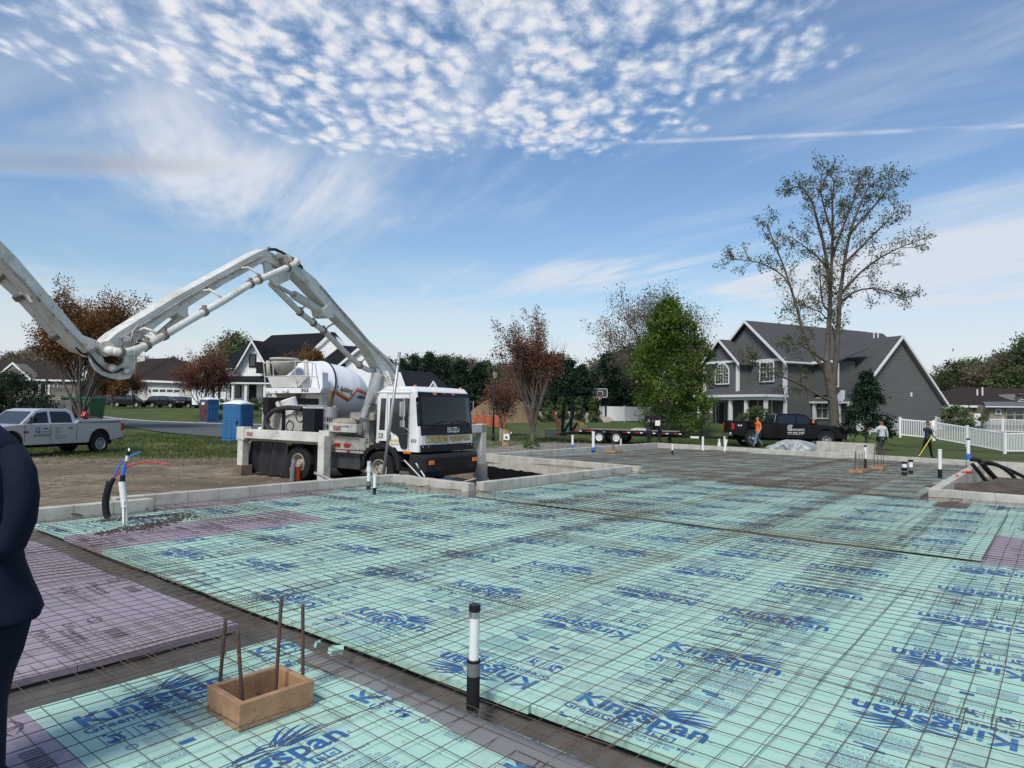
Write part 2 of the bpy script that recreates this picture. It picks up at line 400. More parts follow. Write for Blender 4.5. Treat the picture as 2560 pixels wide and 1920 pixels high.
# ------------------------------------------------------------------ foundation
conc = mat('cast_concrete', (.50, .475, .41), .9, var=.28, vs=3.5, bump=.35, bs=30, fleck=True, fs=14, ft=.66, fcol=(.25, .23, .19))
concd = mat('concrete_joint', (.22, .20, .165), .95)
tar = mat('black_coating', (.006, .006, .008), .55)
def wall(a, b, th, label, out, top=.2, bot=-1.0, seam=.61, coat=None):
    """a, b: slab coordinates (u, v) of the inner top edge; out: side (+1 / -1) on which the thickness goes"""
    A, B = S(*a), S(*b); d = (B-A); ln = d.length; d.normalize(); rz = math.atan2(d.y, d.x)
    t = thing('foundation_wall', label, 'concrete wall', (A.x, A.y, 0), rz, 'foundation walls round the slab')
    y0, y1 = (0, th) if out > 0 else (-th, 0)
    m = MB(); m.bb(0, ln, y0, y1, bot, top); m.build('wall', conc, t, bevel=.008)
    s = MB(); k = seam
    while k < ln-.1:
        s.bb(k-.004, k+.004, y0-.002, y1+.002, bot, top+.002); k += seam*rnd.uniform(.9, 1.1)
    if s.v: s.build('form_joint', concd, t)
    return t
W_ = wall
W_((-1.5, 11.45), (4.98, 11.45), .2, 'short low concrete wall at the left, beside the black capped cable', 1)
W_((4.6, 11.95), (10.65, 11.9), .2, 'low concrete wall in front of the pump truck, running to the corner', 1)
W_((10.62, 11.9), (10.62, 9.55), .2, 'short concrete return wall below the truck bumper', -1)
W_((10.83, 9.5), (17.15, 9.47), .2, 'concrete wall edging the pit beside the truck, nearest the slab', 1)
tw = W_((17.2, 9.3), (17.55, 15.35), .2, 'tall pale concrete wall of the pit with black coating low down', -1, top=.2)
cb = MB(); lnw = (S(17.55, 15.35)-S(17.2, 9.3)).length
pts = [(2.3, -1), (2.3, -.36), (2.9, -.33), (2.95, -.42)]
k = 3.1
while k < lnw-.15: pts.append((k, -.40+.034*k+rnd.uniform(-.02, .025))); k += .16
pts += [(lnw-.02, -.19), (lnw-.02, -1)]
cb.ext([(x, .003, z_) for x, z_ in pts], (0, .012, 0)); cb.build('black_coating', tar, tw)
W_((17.75, 15.33), (31.0, 15.6), .2, 'long low concrete wall on the far left edge, before the trailer', 1)
W_((31.0, 15.6), (30.3, 8.8), .2, 'far concrete wall in front of the black pickup', -1)
W_((30.3, 8.8), (29.6, 2.7), .2, 'far concrete wall in front of the two walking men', -1)
W_((29.6, 2.7), (29.7, -2.0), .2, 'far right concrete wall behind the coil of black tubes', -1)
W_((17.35, 2.26), (29.5, 2.35), .2, 'concrete wall with vertical stains along the dirt pit on the right', -1)
W_((17.3, 2.26), (17.3, -5.0), .2, 'concrete wall at the right edge in front of the dirt pit', -1)
A_, B_ = at(2041, 1130, 31.5), at(2184, 1135, 29.6)
t = thing('foundation_wall', 'higher blank concrete wall rising behind the far wall, right of the white sheeting', 'concrete wall', (A_.x, A_.y, 0), math.atan2(B_.y-A_.y, B_.x-A_.x), 'foundation walls round the slab')
m = MB(); ln = ((B_-A_).xy).length; m.bb(0, ln, 0, .2, -.6, .52); m.build('wall', conc, t, bevel=.008)
m = MB(); m.bb(ln*.24, ln*.24+.01, -.003, .2, -.6, .522); m.bb(ln*.62, ln*.62+.01, -.003, .2, -.6, .522); m.build('form_joint', concd, t)

# vapour sheet on the earth, dipping in the trenches between the foam fields
pl = mat('grey_sheeting', (.115, .11, .10), .42, var=.35, vs=2.5, bump=.6, bs=6, spec=.5)
US = sorted(set([round(-4+.25*i, 3) for i in range(140)]+[2.9, 2.95, 3.1, 3.25, 3.3, 10.0, 10.05, 10.2, 10.38, 10.43, 16.6, 17.0]))
VS = sorted(set([round(-5+.25*i, 3) for i in range(86)]+[4.6, 4.66, 4.9, 5.1, 5.15]))
s = MB()
def slabz(u, v):
    z_ = -.058+.006*math.sin(u*3.1+v*2.2)
    def dip(x, a, b, dd):
        return -dd*max(0, math.sin(math.pi*(x-a)/(b-a)))**.5 if a < x < b else 0
    z_ += min(dip(u, 2.93, 3.33, .13), dip(u, 10.02, 10.42, .12), dip(v, 4.62, 5.13, .10) if u < 3.1 else 0)
    z_ += .012*math.sin(u*9+v*5)*math.sin(v*7-u*3)
    return z_
def inslab(u, v):
    if u < 10.62: return v < 11.95 if u > 4.9 else v < 11.5
    if u < 17.4: return v < 9.5
    return 2.2 < v < 15.5 and u < 30.8
ix = {}
for i, u in enumerate(US):
    for j, v in enumerate(VS):
        ix[i, j] = len(s.v); s.v.append(S(u, v, slabz(u, v)))
for i in range(len(US)-1):
    for j in range(len(VS)-1):
        if inslab((US[i]+US[i+1])/2, (VS[j]+VS[j+1])/2): s.f.append((ix[i, j], ix[i+1, j], ix[i+1, j+1], ix[i, j+1])); s.m.append(0)
tag(s.build('slab_base', pl, smooth=True), kind='structure')
# loose flap of sheeting lying over the board edge beside the capped pipe
fl = MB(); nn = 90
for i in range(nn+1):
    v = 4.1-i*.0375
    for j in range(5):
        u = 2.99-.055*j-.03*math.sin(v*3.1+1)*(j/4); fl.v.append(S(u+.02*math.sin(v*2.1), v, .004+.006*math.sin(v*3.1+j*.5)*(j > 0)+(.02 if j < 4 else 0)-(.09 if j == 0 else 0)))
fl.f = [(i*5+j, i*5+j+1, (i+1)*5+j+1, (i+1)*5+j) for i in range(nn) for j in range(4)]; fl.m = [0]*len(fl.f)
tag(fl.build('sheeting_flap', mat('grey_film', (.17, .168, .165), .45, spec=.4), smooth=True), 'loose grey plastic film folded over the foam edge beside the trench', 'plastic sheet')

# ------------------------------------------------------------------ insulation boards
GREEN = mat('mint_foam', (.355, .585, .475), .5, dirt=(1.1, .50, .18, (.30, .42, .345)), col2=(.43, .64, .55), vs=1.3, coord='Object', fleck=True, fs=3.2, ft=.60, fcol=(.30, .46, .38), bump=.08, bs=60, spec=.3)
DUSTY = mat('dusty_mint_foam', (.29, .37, .31), .6, col2=(.32, .43, .365), vs=.6, dirt=(.55, .48, .12, (.215, .225, .17)), fleck=True, fs=2.5, ft=.60, fcol=(.24, .29, .24), spec=.3)
PURP = mat('lilac_foam', (.285, .235, .28), .5, dirt=(1.5, .55, .12, (.22, .19, .20)), col2=(.34, .285, .335), vs=1.3, coord='Object', fleck=True, fs=3.5, ft=.62, fcol=(.24, .20, .225), spec=.3)
BLUE = mat('blue_print', (.035, .12, .31), .55, spec=.2, dirt=(2.6, .52, .16, (.12, .30, .38)))
INK = mat('dark_print', (.10, .085, .12), .6, spec=.2)
def make_print(kind):
    m = MB(); fn = lambda x, y: (x, y, 0)
    if kind == 'blue':
        put_text(m, 'Kingspan', fn, width=.82, x0=-.45, y0=0, bold=.022)
        put_text(m, '®', fn, h=.02, x0=.385, y0=.03)
        put_text(m, 'GreenGuard', fn, width=.50, x0=-.47, y0=-.105, bold=.012)
        put_text(m, '®', fn, h=.02, x0=.035, y0=-.075)
        # boxed LG, letters left open
        x0, x1, y0, y1 = .075, .24, -.115, -.045
        for a in ((x0, x1, y1-.009, y1), (x0, x1, y0, y0+.009), (x0, x0+.022, y0, y1), (x1-.012, x1, y0, y1), (x0+.036, x0+.05, y0, y1-.02), (x0+.036, x0+.075, y0+.018, y0+.03), (x0+.085, x0+.095, y0, y1), (x0+.11, x0+.14, y0+.026, y0+.036)):
            m.add([(a[0], a[2], 0), (a[1], a[2], 0), (a[1], a[3], 0), (a[0], a[3], 0)], [(0, 1, 2, 3)])
        for i in range(6): m.add([(x0+.05+.015*i, y0+.01, 0), (x0+.056+.015*i, y0+.01, 0), (x0+.056+.015*i, y0+.02, 0), (x0+.05+.015*i, y0+.02, 0)], [(0, 1, 2, 3)])
        put_text(m, 'CG25-LG XPS Insulation Board', fn, width=.50, x0=-.12, y0=-.158, bold=.008)
        put_text(m, 'ASTM C578, Type IV, 25 PSI', fn, width=.38, x0=-.12, y0=-.195, bold=.004)
        # winged emblem over the word
        for i, (ex, ey, bx, by, w_) in enumerate(((.20, .335, .10, .31, .020), (.27, .305, .15, .285, .021), (.325, .265, .19, .25, .022), (.355, .222, .22, .212, .021), (.345, .182, .22, .182, .018), (.30, .150, .20, .158, .014))):
            ribbon(m, (.045+.010*i, .185-.009*i), (bx, by), (ex, ey), w_, fn)
        for i in range(3): ribbon(m, (.02+.02*i, .20-.012*i), (.06+.03*i, .26-.02*i), (.11+.04*i, .28-.02*i), .010, fn)
        for q in (((-.20, .17), (-.16, .235), (-.04, .205), .016), ((-.20, .17), (-.12, .15), (-.05, .135), .012), ((-.17, .185), (-.10, .215), (.03, .165), .018), ((-.14, .15), (-.06, .175), (.05, .12), .014),
                  ((-.10, .20), (-.02, .245), (.05, .19), .014), ((-.24, .165), (-.215, .19), (-.19, .18), .012), ((-.08, .12), (0, .13), (.09, .095), .014), ((-.05, .225), (.0, .26), (.06, .225), .01), ((-.21, .16), (-.19, .14), (-.16, .15), .010)):
            ribbon(m, q[0], q[1], q[2], q[3], fn)
        # handling pictograms: small figures beside uprights
        for k, (px, py) in enumerate(((-.38, -.24), (-.21, -.26))):
            for xx in (-.065, .065): m.add([(px+xx-.002, py-.09, 0), (px+xx+.002, py-.09, 0), (px+xx+.002, py+.075, 0), (px+xx-.002, py+.075, 0)], [(0, 1, 2, 3)])
            ribbon(m, (px-.03, py+.02), (px, py+.035), (px+.03, py), .03, fn, 5); ribbon(m, (px-.02, py), (px+.01, py-.03), (px-.03, py-.06), .016, fn, 5)
            ribbon(m, (px+.01, py), (px+.04, py-.03), (px+.02, py-.07), .016, fn, 5); ribbon(m, (px-.045, py+.045), (px-.035, py+.06), (px-.02, py+.045), .02, fn, 4)
            ribbon(m, (px+.02, py+.02), (px+.04, py+.05), (px+.05, py+.03), .012, fn, 4)
            if k == 0: m.add([(px-.055, py-.03, 0), (px+.01, py-.04, 0), (px+.0, py-.075, 0), (px-.045, py-.065, 0)], [(0, 1, 2, 3)])
        for r_ in (.026, .021):
            pass
        cx, cy = -.37, -.42
        for i in range(14):
            a0, a1 = 2*math.pi*i/14, 2*math.pi*(i+1)/14
            m.add([(cx+math.cos(a)*r_, cy+math.sin(a)*r_, 0) for a, r_ in ((a0, .03), (a1, .03), (a1, .024), (a0, .024))], [(0, 1, 2, 3)])
        put_text(m, 'UL', fn, h=.018, x0=-.385, y0=-.428)
        txt = ['• Very high R-value, energy saving insulation board', '• Easy to handle, saw, cut and score with no loose dust', '• Closed cell foam resists moisture and mould growth', '• Rigid extruded board for below slab and wall use',
               'Compressive strength tested to ASTM D1621 at yield', 'Water absorption tested to ASTM C272 per cent by volume', 'Board is combustible. Protect from flame and hot work', 'Keep covered when stored in full sun for long periods', 'Install boards in contact with the ground, joints tight', 'Tape joints where used as an air barrier in the wall', 'See the product data sheet before use of this board', 'Store flat, off the ground, out of direct sunlight']
        for i, tx in enumerate(txt): put_text(m, tx, fn, width=.44 if i % 3 else .40, x0=-.08, y0=-.245-.021*i)
        for i in range(7): put_text(m, ('Made in USA for foundations', 'Company address and contact', 'Extruded polystyrene board')[i % 3], fn, width=.17, x0=-.31, y0=-.385-.017*i)
        for i in range(8):
            x = -.08+.055*i; m.add([(x, -.53, 0), (x+.0025, -.53, 0), (x+.0025, -.50, 0), (x, -.50, 0)], [(0, 1, 2, 3)]); put_text(m, str([4, 5, 7, 10, 12, 15, 20, 25][i]), fn, h=.013, x0=x+.02, y0=-.52)
        put_text(m, 'R-value', fn, h=.015, x0=.38, y0=-.52)
        m.add([(-.20, -.59, 0), (-.12, -.59, 0), (-.12, -.55, 0), (-.20, -.55, 0)], [(0, 1, 2, 3)])
        m.add([(.12, -.615, 0), (.24, -.622, 0), (.245, -.606, 0), (.125, -.598, 0)], [(0, 1, 2, 3)])
        m.add([(.08, -.585, 0), (.19, -.59, 0), (.19, -.565, 0), (.08, -.56, 0)], [(0, 1, 2, 3)])
        for i in range(9): put_text(m, txt[(i+4) % 12], fn, width=.42, x0=-.06, y0=-.655-.019*i)
        for i in range(8): put_text(m, txt[(i+2) % 12][2:30], fn, width=.22, x0=-.42, y0=-.62-.019*i)
    else:
        put_text(m, '2.0', fn, h=.07, x0=-.35, y0=.05, bold=.01); put_text(m, 'FOAM BOARD', fn, width=.36, x0=-.18, y0=.03, bold=.01)
        put_text(m, 'RIGID INSULATION', fn, width=.36, x0=-.18, y0=-.02)
        for cx, cy in ((-.28, -.14), (-.12, -.16)):
            for rad in (.062, .044):
                for i in range(18):
                    a0, a1 = 2*math.pi*i/18, 2*math.pi*(i+.8)/18
                    m.add([(cx+math.cos(a)*r_, cy+math.sin(a)*r_, 0) for a, r_ in ((a0, rad), (a1, rad), (a1, rad-.012), (a0, rad-.012))], [(0, 1, 2, 3)])
        for i in range(7): put_text(m, ('Rigid extruded polystyrene insulation', 'Install with joints tight and staggered', 'Protect from flame and open heat source')[i % 3], fn, width=.34, x0=.02, y0=-.10-.024*i)
        for i in range(9): m.add([(.05+.03*i, .20, 0), (.062+.03*i, .20, 0), (.062+.03*i, .30, 0), (.05+.03*i, .30, 0)], [(0, 1, 2, 3)])
        for q in (((-.4, .28), (-.3, .36), (-.2, .26), .02), ((-.35, .24), (-.27, .20), (-.18, .25), .02), ((-.3, .3), (-.25, .24), (-.3, .2), .014)): ribbon(m, *q[:3], q[3], fn)
    return m
PR = {k: make_print(k) for k in ('blue', 'dark')}; PR['faint'] = PR['blue']
FAINT = mat('faded_print', (.13, .19, .22), .6, spec=.2, dirt=(2.0, .48, .16, (.20, .22, .18)))
_cl = {}
def clip_mesh(kind, xa, xb, ya, yb):
    """the print cut to the rectangle [xa, xb] x [ya, yb] (boards are trimmed on site)"""
    key = (kind, round(xa, 2), round(xb, 2), round(ya, 2), round(yb, 2))
    if key in _cl: return _cl[key]
    src = PR[kind]; me = bpy.data.meshes.new('printed_lettering'); me.from_pydata([tuple(p) for p in src.v], [], src.f)
    bm = bmesh.new(); bm.from_mesh(me)
    for co, no in (((xa, 0, 0), (-1, 0, 0)), ((xb, 0, 0), (1, 0, 0)), ((0, ya, 0), (0, -1, 0)), ((0, yb, 0), (0, 1, 0))):
        bmesh.ops.bisect_plane(bm, geom=bm.verts[:]+bm.edges[:]+bm.faces[:], plane_co=co, plane_no=no, clear_outer=True)
    bm.to_mesh(me); n = len(bm.faces); bm.free()
    me.materials.append({'blue': BLUE, 'faint': FAINT, 'dark': INK}[kind])
    _cl[key] = me if n else None
    return _cl[key]
def board(u0, u1, v0, v1, colr, prints, label=None, name='foam_board'):
    """prints: list of (u, v, direction) in slab coordinates; direction = angle of the reading line"""
    g_ = .003
    cu, cv = (u0+u1)/2, (v0+v1)/2
    o0 = S(cu, cv, 0)
    t = thing(name, label or ('mint green insulation board with blue print under the wire mesh' if colr is not PURP else 'lilac insulation board with dark print under the wire mesh'),
              'insulation board', (o0.x, o0.y, rnd.uniform(-.002, .003)), TH, 'mint foam boards laid over the slab' if colr is not PURP else 'lilac foam boards laid over the slab')
    t.rotation_euler = (rnd.uniform(-.0012, .0012), rnd.uniform(-.0012, .0012), TH+rnd.uniform(-.002, .002))
    a, b = (u1-u0)/2-g_, (v1-v0)/2-g_
    m = MB(); m.bb(-a, a, -b, b, -.051, 0); m.build('panel', colr, t, bevel=.003)
    for (pu, pv, ang) in prints:
        # board rectangle in the print's own frame
        c, s_ = math.cos(ang), math.sin(ang)
        cor = [((x-(pu-cu))*c+(y-(pv-cv))*s_, -(x-(pu-cu))*s_+(y-(pv-cv))*c) for x in (-a, a) for y in (-b, b)]
        xa, xb = min(p[0] for p in cor), max(p[0] for p in cor); ya, yb = min(p[1] for p in cor), max(p[1] for p in cor)
        xa, xb = max(xa, -.6), min(xb, .6); ya, yb = max(ya, -.86), min(yb, .36)
        if xb-xa < .05 or yb-ya < .05: continue
        me = clip_mesh('dark' if colr is PURP else ('faint' if colr is DUSTY else 'blue'), xa, xb, ya, yb)
        if me is None: continue
        o = bpy.data.objects.new('printed_lettering', me); COL.objects.link(o); o.parent = t
        o.location = (pu-cu, pv-cv, .0022); o.rotation_euler = (0, 0, ang)
    return t
def field_row(v0, v1, u0, u1, cuts, phase, up, color_at=lambda u: GREEN):
    """one row of boards along u; up=False: text reads toward -v, True: toward +v"""
    es = [u0]+[c for c in cuts if u0+.2 < c < u1-.2]+[u1]
    for a, b in zip(es[:-1], es[1:]):
        pr = []
        k = math.floor((a-1-phase)/1.225)
        while phase+k*1.225 < b+1:
            pu = phase+k*1.225+rnd.uniform(-.004, .004)
            pr.append((pu, (v0+v1)/2, -math.pi/2 if not up else math.pi/2)); k += 1
        board(a, b, v0, v1, color_at((a+b)/2), pr)
rows = [(-2.40, -1.18, 4.0, False), (-1.18, .04, 3.9, False), (.04, 1.26, 4.69, True), (1.26, 2.48, 3.52, False), (2.48, 3.70, 3.60, True), (3.70, 4.92, 3.75, False), (4.92, 6.14, 3.68, True), (6.14, 7.36, 4.1, False), (7.36, 8.60, 3.9, True), (8.60, 8.86, 4.2, False),
        (8.86, 10.08, 3.6, True), (10.08, 11.36, 4.4, False)]
for i, (v0, v1, ph, up) in enumerate(rows):
    st = 3.28+rnd.uniform(-.025, .03)+(.0 if i > 2 else .0); first = [5.62, 4.9, 5.0, 5.62, 4.72, 5.3, 5.95, 4.6, 5.5, 5.2, 5.55, 5.72][i]
    cuts = [first, first+2.44, first+4.88]
    if v0 == 8.86:
        field_row(v0, v1, st, 10.0, [6.5, 8.9], ph, up, lambda u: PURP if u < 6.5 else GREEN)
    else: field_row(v0, v1, st, 10.0+rnd.uniform(-.03, .02), cuts, ph, up)
field_row(11.36, 11.88, 5.05, 10.5, [8.6], 5.3, False, lambda u: PURP if u < 8.5 else GREEN)
# second field beyond the middle trench
for i in range(8):
    v0 = -.42+1.22*i; v1 = v0+1.22
    u1 = 16.65 if i > 1 else 15.6
    if i == 0:
        board(10.0+.05, 12.5, v0, .78, PURP, [(11.2, .2, math.pi/2)]); board(12.5, 15.3, v0, .78, GREEN, [(13.6, .2, math.pi/2), (14.8, .2, math.pi/2)]); continue
    field_row(v0 if i > 1 else .8, v1, 10.42, u1+(.35 if i > 5 else 0)+rnd.uniform(-.04, .04), [[12.0, 14.4], [11.2, 13.7, 15.9]][i % 2], 10.9+.37*i, i % 2 == 0)
board(15.5, 16.9, -.9, .25, GREEN, [(16.2, -.2, 0)]); board(15.75, 16.95, .45, 1.45, GREEN, [(16.4, .9, 0)])
# third field
for i in range(5):
    v0 = 2.45+1.22*i
    field_row(v0, v0+1.2, 17.45 if i else 17.4, 29.3, [19.3, 21.8, 24.2, 26.6], 18+.3*i, i % 2 == 0, lambda u: DUSTY)
for i in range(6):
    v0 = 8.55+1.1*i
    field_row(v0, v0+1.09, 17.8 if v0 > 9.2 else 17.1, 30.2, [20.3, 22.6, 25.1, 27.5], 18+.3*i, i % 2 == 0, lambda u: DUSTY)
# near-left fields
def near_board(u0, u1, v0, v1, pr, colr=GREEN): board(u0, u1, v0, v1, colr, pr)
near_board(1.33, 2.53, 3.42, 4.60, [(1.92, 4.13, 0)]); near_board(1.33, 2.53, .98, 3.42, [(1.98, 2.98, 0), (1.98, 1.76, 0)])
near_board(2.54, 2.965, 3.66, 4.62, [(3.09, 4.36, 0)]); near_board(2.54, 2.965, 1.22, 3.66, [(3.10, 3.22, 0), (3.10, 2.0, 0)]); near_board(2.54, 2.96, -1.2, 1.22, [(3.1, .8, 0)])
near_board(-1.1, 1.33, 3.40, 4.58, [(.3, 3.9, -math.pi/2), (.95, 4.1, -math.pi/2)], PURP); near_board(-1.1, 1.33, 2.18, 3.40, [(1.0, 2.9, -math.pi/2)], PURP)
for i in range(5):
    v0 = 5.12+1.22*i
    es = [-3.1, -.66, 1.78-.5*(i % 2), 2.92+rnd.uniform(-.03, .01)]
    for a, b in zip(es[:-1], es[1:]):
        board(a, b, v0, min(v0+1.22, 11.3), PURP, [((a+b)/2+rnd.uniform(-.5, .5), v0+.65, -math.pi/2), ((a+b)/2-1.2, v0+.65, -math.pi/2)])

# ------------------------------------------------------------------ wire mesh
rust = mat('rusty_wire', (.145, .082, .052), .85, col2=(.055, .045, .038), vs=2, metal=.1)
def wire_sheet(seed, Lu, Lv):
    r = random.Random(seed); m = MB(); sp = .1525
    ph = [r.uniform(0, 6) for _ in range(6)]
    def zz(x, y): return .03+.010*math.sin(x*2.1+ph[0])*math.cos(y*1.9+ph[1])+.006*math.sin(x*5+ph[2]+y*3)+(.012*max(0, math.sin(x*.9+ph[3]))**6)
    def wx(x, y): return .007*math.sin(y*1.7+ph[4])
    nu, nv = int(Lu/sp), int(Lv/sp)
    for j in range(nv+1):
        y = j*sp; k = 12; e = .03
        m.tube([(-e+(Lu+2*e)*i/k+wx(0, y), y+.005*math.sin(i*.9+ph[5]+j*.3), zz(Lu*i/k, y)) for i in range(k+1)], .0026, 4, False)
    for i in range(nu+1):
        x = i*sp; k = 10; e = .03
        m.tube([(x+wx(x, Lv*j/k)*1.5, -e+(Lv+2*e)*j/k, zz(x, Lv*j/k)+.0035) for j in range(k+1)], .0026, 4, False)
    return m.build('wires', rust, mesh_only=True)
LU, LV = 3.05, 2.135
WS = [wire_sheet(s_, LU, LV) for s_ in range(5)]
WR = wire_sheet(11, 2.135, 3.05)
def lay(u, v, me, rot=0):
    o = link('wire_mesh_sheet', me); p = S(u, v, rnd.uniform(.0, .012)); o.location = p; o.rotation_euler = (rnd.uniform(-.002, .002), rnd.uniform(-.002, .002), TH+R(rnd.gauss(0, .35))+rot)
    tag(o, 'rusty welded wire mesh sheet lapped over its neighbours on the foam', 'wire mesh', 'rusty wire mesh sheets laid over the foam')
def fieldmesh(u0, u1, v0, v1, off=0):
    v = v0; k = 0
    while v < v1-.6:
        u = u0-(k % 2)*1.1-off
        while u < u1-.5:
            lay(u+rnd.uniform(-.06, .06), v+rnd.uniform(-.05, .05), WS[rnd.randrange(5)]); u += LU-.17-rnd.choice((0, 0, .15))
        v += LV-.16-rnd.choice((0, .15)); k += 1
fieldmesh(2.95, 10.6, -2.0, 9.9)
fieldmesh(10.5, 16.6, -.3, 8.3, .2)
fieldmesh(17.6, 28.6, 2.6, 8.7); fieldmesh(17.9, 29.0, 8.7, 13.9, .0)
lay(5.0, 9.75, WS[0]); lay(7.8, 9.7, WS[2]); lay(3.3, 9.3, WS[1]); lay(.35, 9.0, WS[1]); lay(-2.4, 9.1, WS[3])
for a, b in ((-2.5, 5.05), (.38, 5.1), (-2.3, 7.05), (.45, 7.0)): lay(a, b, WS[rnd.randrange(5)])
for a, b in ((-3.0, 1.2), (-.05, 1.1), (-3.1, 3.1), (-.15, 3.12)): lay(a, b, WS[rnd.randrange(5)])

# ------------------------------------------------------------------ pipes, forms and small things on the slab
pvc = mat('white_pvc', (.74, .74, .71), .35, var=.1, vs=9)
blk = mat('black_foam_sleeve', (.013, .013, .015), .7)
tapeg = mat('grey_tape', (.13, .135, .14), .4)
bluep = mat('blue_sleeve', (.03, .15, .55), .45)
capm = mat('black_rubber_cap', (.015, .015, .016), .45)
steel = mat('steel_band', (.55, .55, .56), .3, metal=.9)
wood = mat('fresh_lumber', (.40, .24, .13), .7, col2=(.30, .165, .085), vs=7, bump=.25, bs=30, dirt=(16, .56, .12, (.22, .12, .065)))
woodold = mat('weathered_wood', (.20, .15, .10), .85, var=.4, vs=6, bump=.4)
rebarm = mat('rusty_rebar', (.10, .065, .05), .75, metal=.3, fleck=True, fs=14, ft=.56, fcol=(.26, .085, .04), bump=.4, bs=90)
galv = mat('galvanised_steel', (.42, .44, .45), .45, metal=.6, var=.2, vs=8)
def stub(px, py, h, r, label, parts, tilt=(0, 0), name='pipe_stub', cat='pipe', z0=-.06, group='capped and open plumbing pipes standing in the slab'):
    """parts: (from, to, material, radius factor, name) as fractions of the height"""
    p = gz(px, py, 0); t = thing(name, label, cat, (p.x, p.y, 0), 0, group)
    for a, b, m_, rf, nm in parts:
        m = MB(); za, zb = z0+(h-z0)*a, z0+(h-z0)*b
        m.tube([(tilt[0]*za, tilt[1]*za, za), (tilt[0]*zb, tilt[1]*zb, zb)], r*rf, 16); m.build(nm, m_, t, smooth=False, bevel=.003)
    return t
t = stub(1182, 1768, .60, .030, 'white pipe with black cap and black sleeve standing in the near trench', [(0, .12, blk, 1.22, 'sleeve'), (.12, .20, tapeg, 1.1, 'wrap'), (.20, .46, blk, 1.3, 'sleeve'), (.46, .56, tapeg, 1.32, 'tape'), (.56, .58, blk, 1.36, 'sleeve'), (.58, .93, pvc, 1, 'pipe'), (.90, .95, steel, 1.12, 'clamp'), (.945, 1.0, capm, 1.16, 'cap')], z0=-.17)
stub(921, 1224, .60, .042, 'taller white pipe with clear top and taped base, in front of the truck wheel', [(0, .22, blk, 1.12, 'sleeve'), (.22, .36, tapeg, 1.14, 'tape'), (.36, .80, pvc, .9, 'pipe'), (.66, .82, pvc, 1.15, 'coupling'), (.82, 1, mat('clear_plastic', (.5, .5, .5), .2), .98, 'clear_top')], group='pair of pipes in front of the truck')
stub(936, 1236, .40, .032, 'shorter white pipe with black base, right beside the taller taped pipe', [(0, .42, blk, 1.15, 'sleeve'), (.42, .96, pvc, 1, 'pipe'), (.96, 1, pvc, 1.1, 'cap')], group='pair of pipes in front of the truck')
FAR = [(1431, 1131, .72, .050, 'slim white pipe with blue sleeve at its foot, leftmost by the far wall', [(0, .12, bluep, .7, 'sleeve'), (.12, .48, bluep, 1.1, 'sleeve'), (.48, 1, pvc, .95, 'pipe')]),
 (1483, 1130, .86, .062, 'thick white pipe with blue band at the slab, in front of the trailer wheels', [(0, .12, blk, 1, 'sleeve'), (.12, .28, bluep, 1.1, 'sleeve'), (.28, .92, pvc, 1, 'pipe'), (.9, 1, pvc, 1.12, 'cap')]),
 (1552, 1120, .44, .034, 'short white pipe with black foot behind the far wooden form', [(0, .4, blk, 1.1, 'sleeve'), (.4, 1, pvc, 1, 'pipe')]),
 (1681, 1138, .46, .040, 'lone white pipe with black base in the middle of the far slab', [(0, .5, blk, 1.05, 'sleeve'), (.5, 1, pvc, 1, 'pipe')]),
 (1757, 1128, .66, .05, 'upright bare white pipe standing by the far wall, left of a leaning one', [(0, 1, pvc, 1, 'pipe')]),
 (1798, 1118, .42, .075, 'stubby white pipe with wide collar near the far wall', [(0, .12, blk, 1, 'sleeve'), (.12, .6, pvc, 1.15, 'collar'), (.6, 1, pvc, .7, 'pipe')]),
 (1811, 1130, .56, .052, 'white pipe leaning to the right near the far wall', [(0, 1, pvc, 1, 'pipe')]),
 (1811, 1110, .42, .05, 'white pipe half hidden behind the leaning white pipe', [(0, 1, pvc, 1, 'pipe')]),
 (2163, 1176, .80, .040, 'white pipe with black cap and black foot behind the two lumber forms', [(0, .5, blk, 1.1, 'sleeve'), (.5, .94, pvc, 1, 'pipe'), (.94, 1, capm, 1.15, 'cap')]),
 (2261, 1189, .41, .075, 'squat capped pipe wrapped in black and grey, nearer of the pair', [(0, .35, blk, 1, 'sleeve'), (.35, .42, tapeg, 1.03, 'tape'), (.42, .64, blk, 1, 'sleeve'), (.64, .88, pvc, .9, 'pipe'), (.88, 1, capm, 1.05, 'cap')]),
 (2277, 1186, .44, .065, 'squat capped pipe with grey wrap, farther of the pair', [(0, .55, blk, 1, 'sleeve'), (.35, .55, tapeg, 1.03, 'tape'), (.55, .88, pvc, .9, 'pipe'), (.88, 1, capm, 1.1, 'cap')]),
 (2350, 1196, .83, .050, 'tall white pipe with black lower third, right of the squat capped pair', [(0, .36, blk, 1.15, 'sleeve'), (.36, .98, pvc, 1, 'pipe'), (.97, 1, pvc, 1.1, 'cap')]),
 (2421, 1163, .98, .062, 'tall white pipe with bright blue sleeve and black cap by the coil of tubes', [(0, .14, pvc, 1, 'foot'), (.14, .46, bluep, 1.2, 'sleeve'), (.46, .95, pvc, .95, 'pipe'), (.95, 1, capm, 1.1, 'cap')])]
for px, py, h, r, lb, parts in FAR: stub(px, py, h, r, lb, parts, tilt=(.16, 0) if 'leaning' in lb and 'hidden' not in lb and 'left of' not in lb else (0, 0))
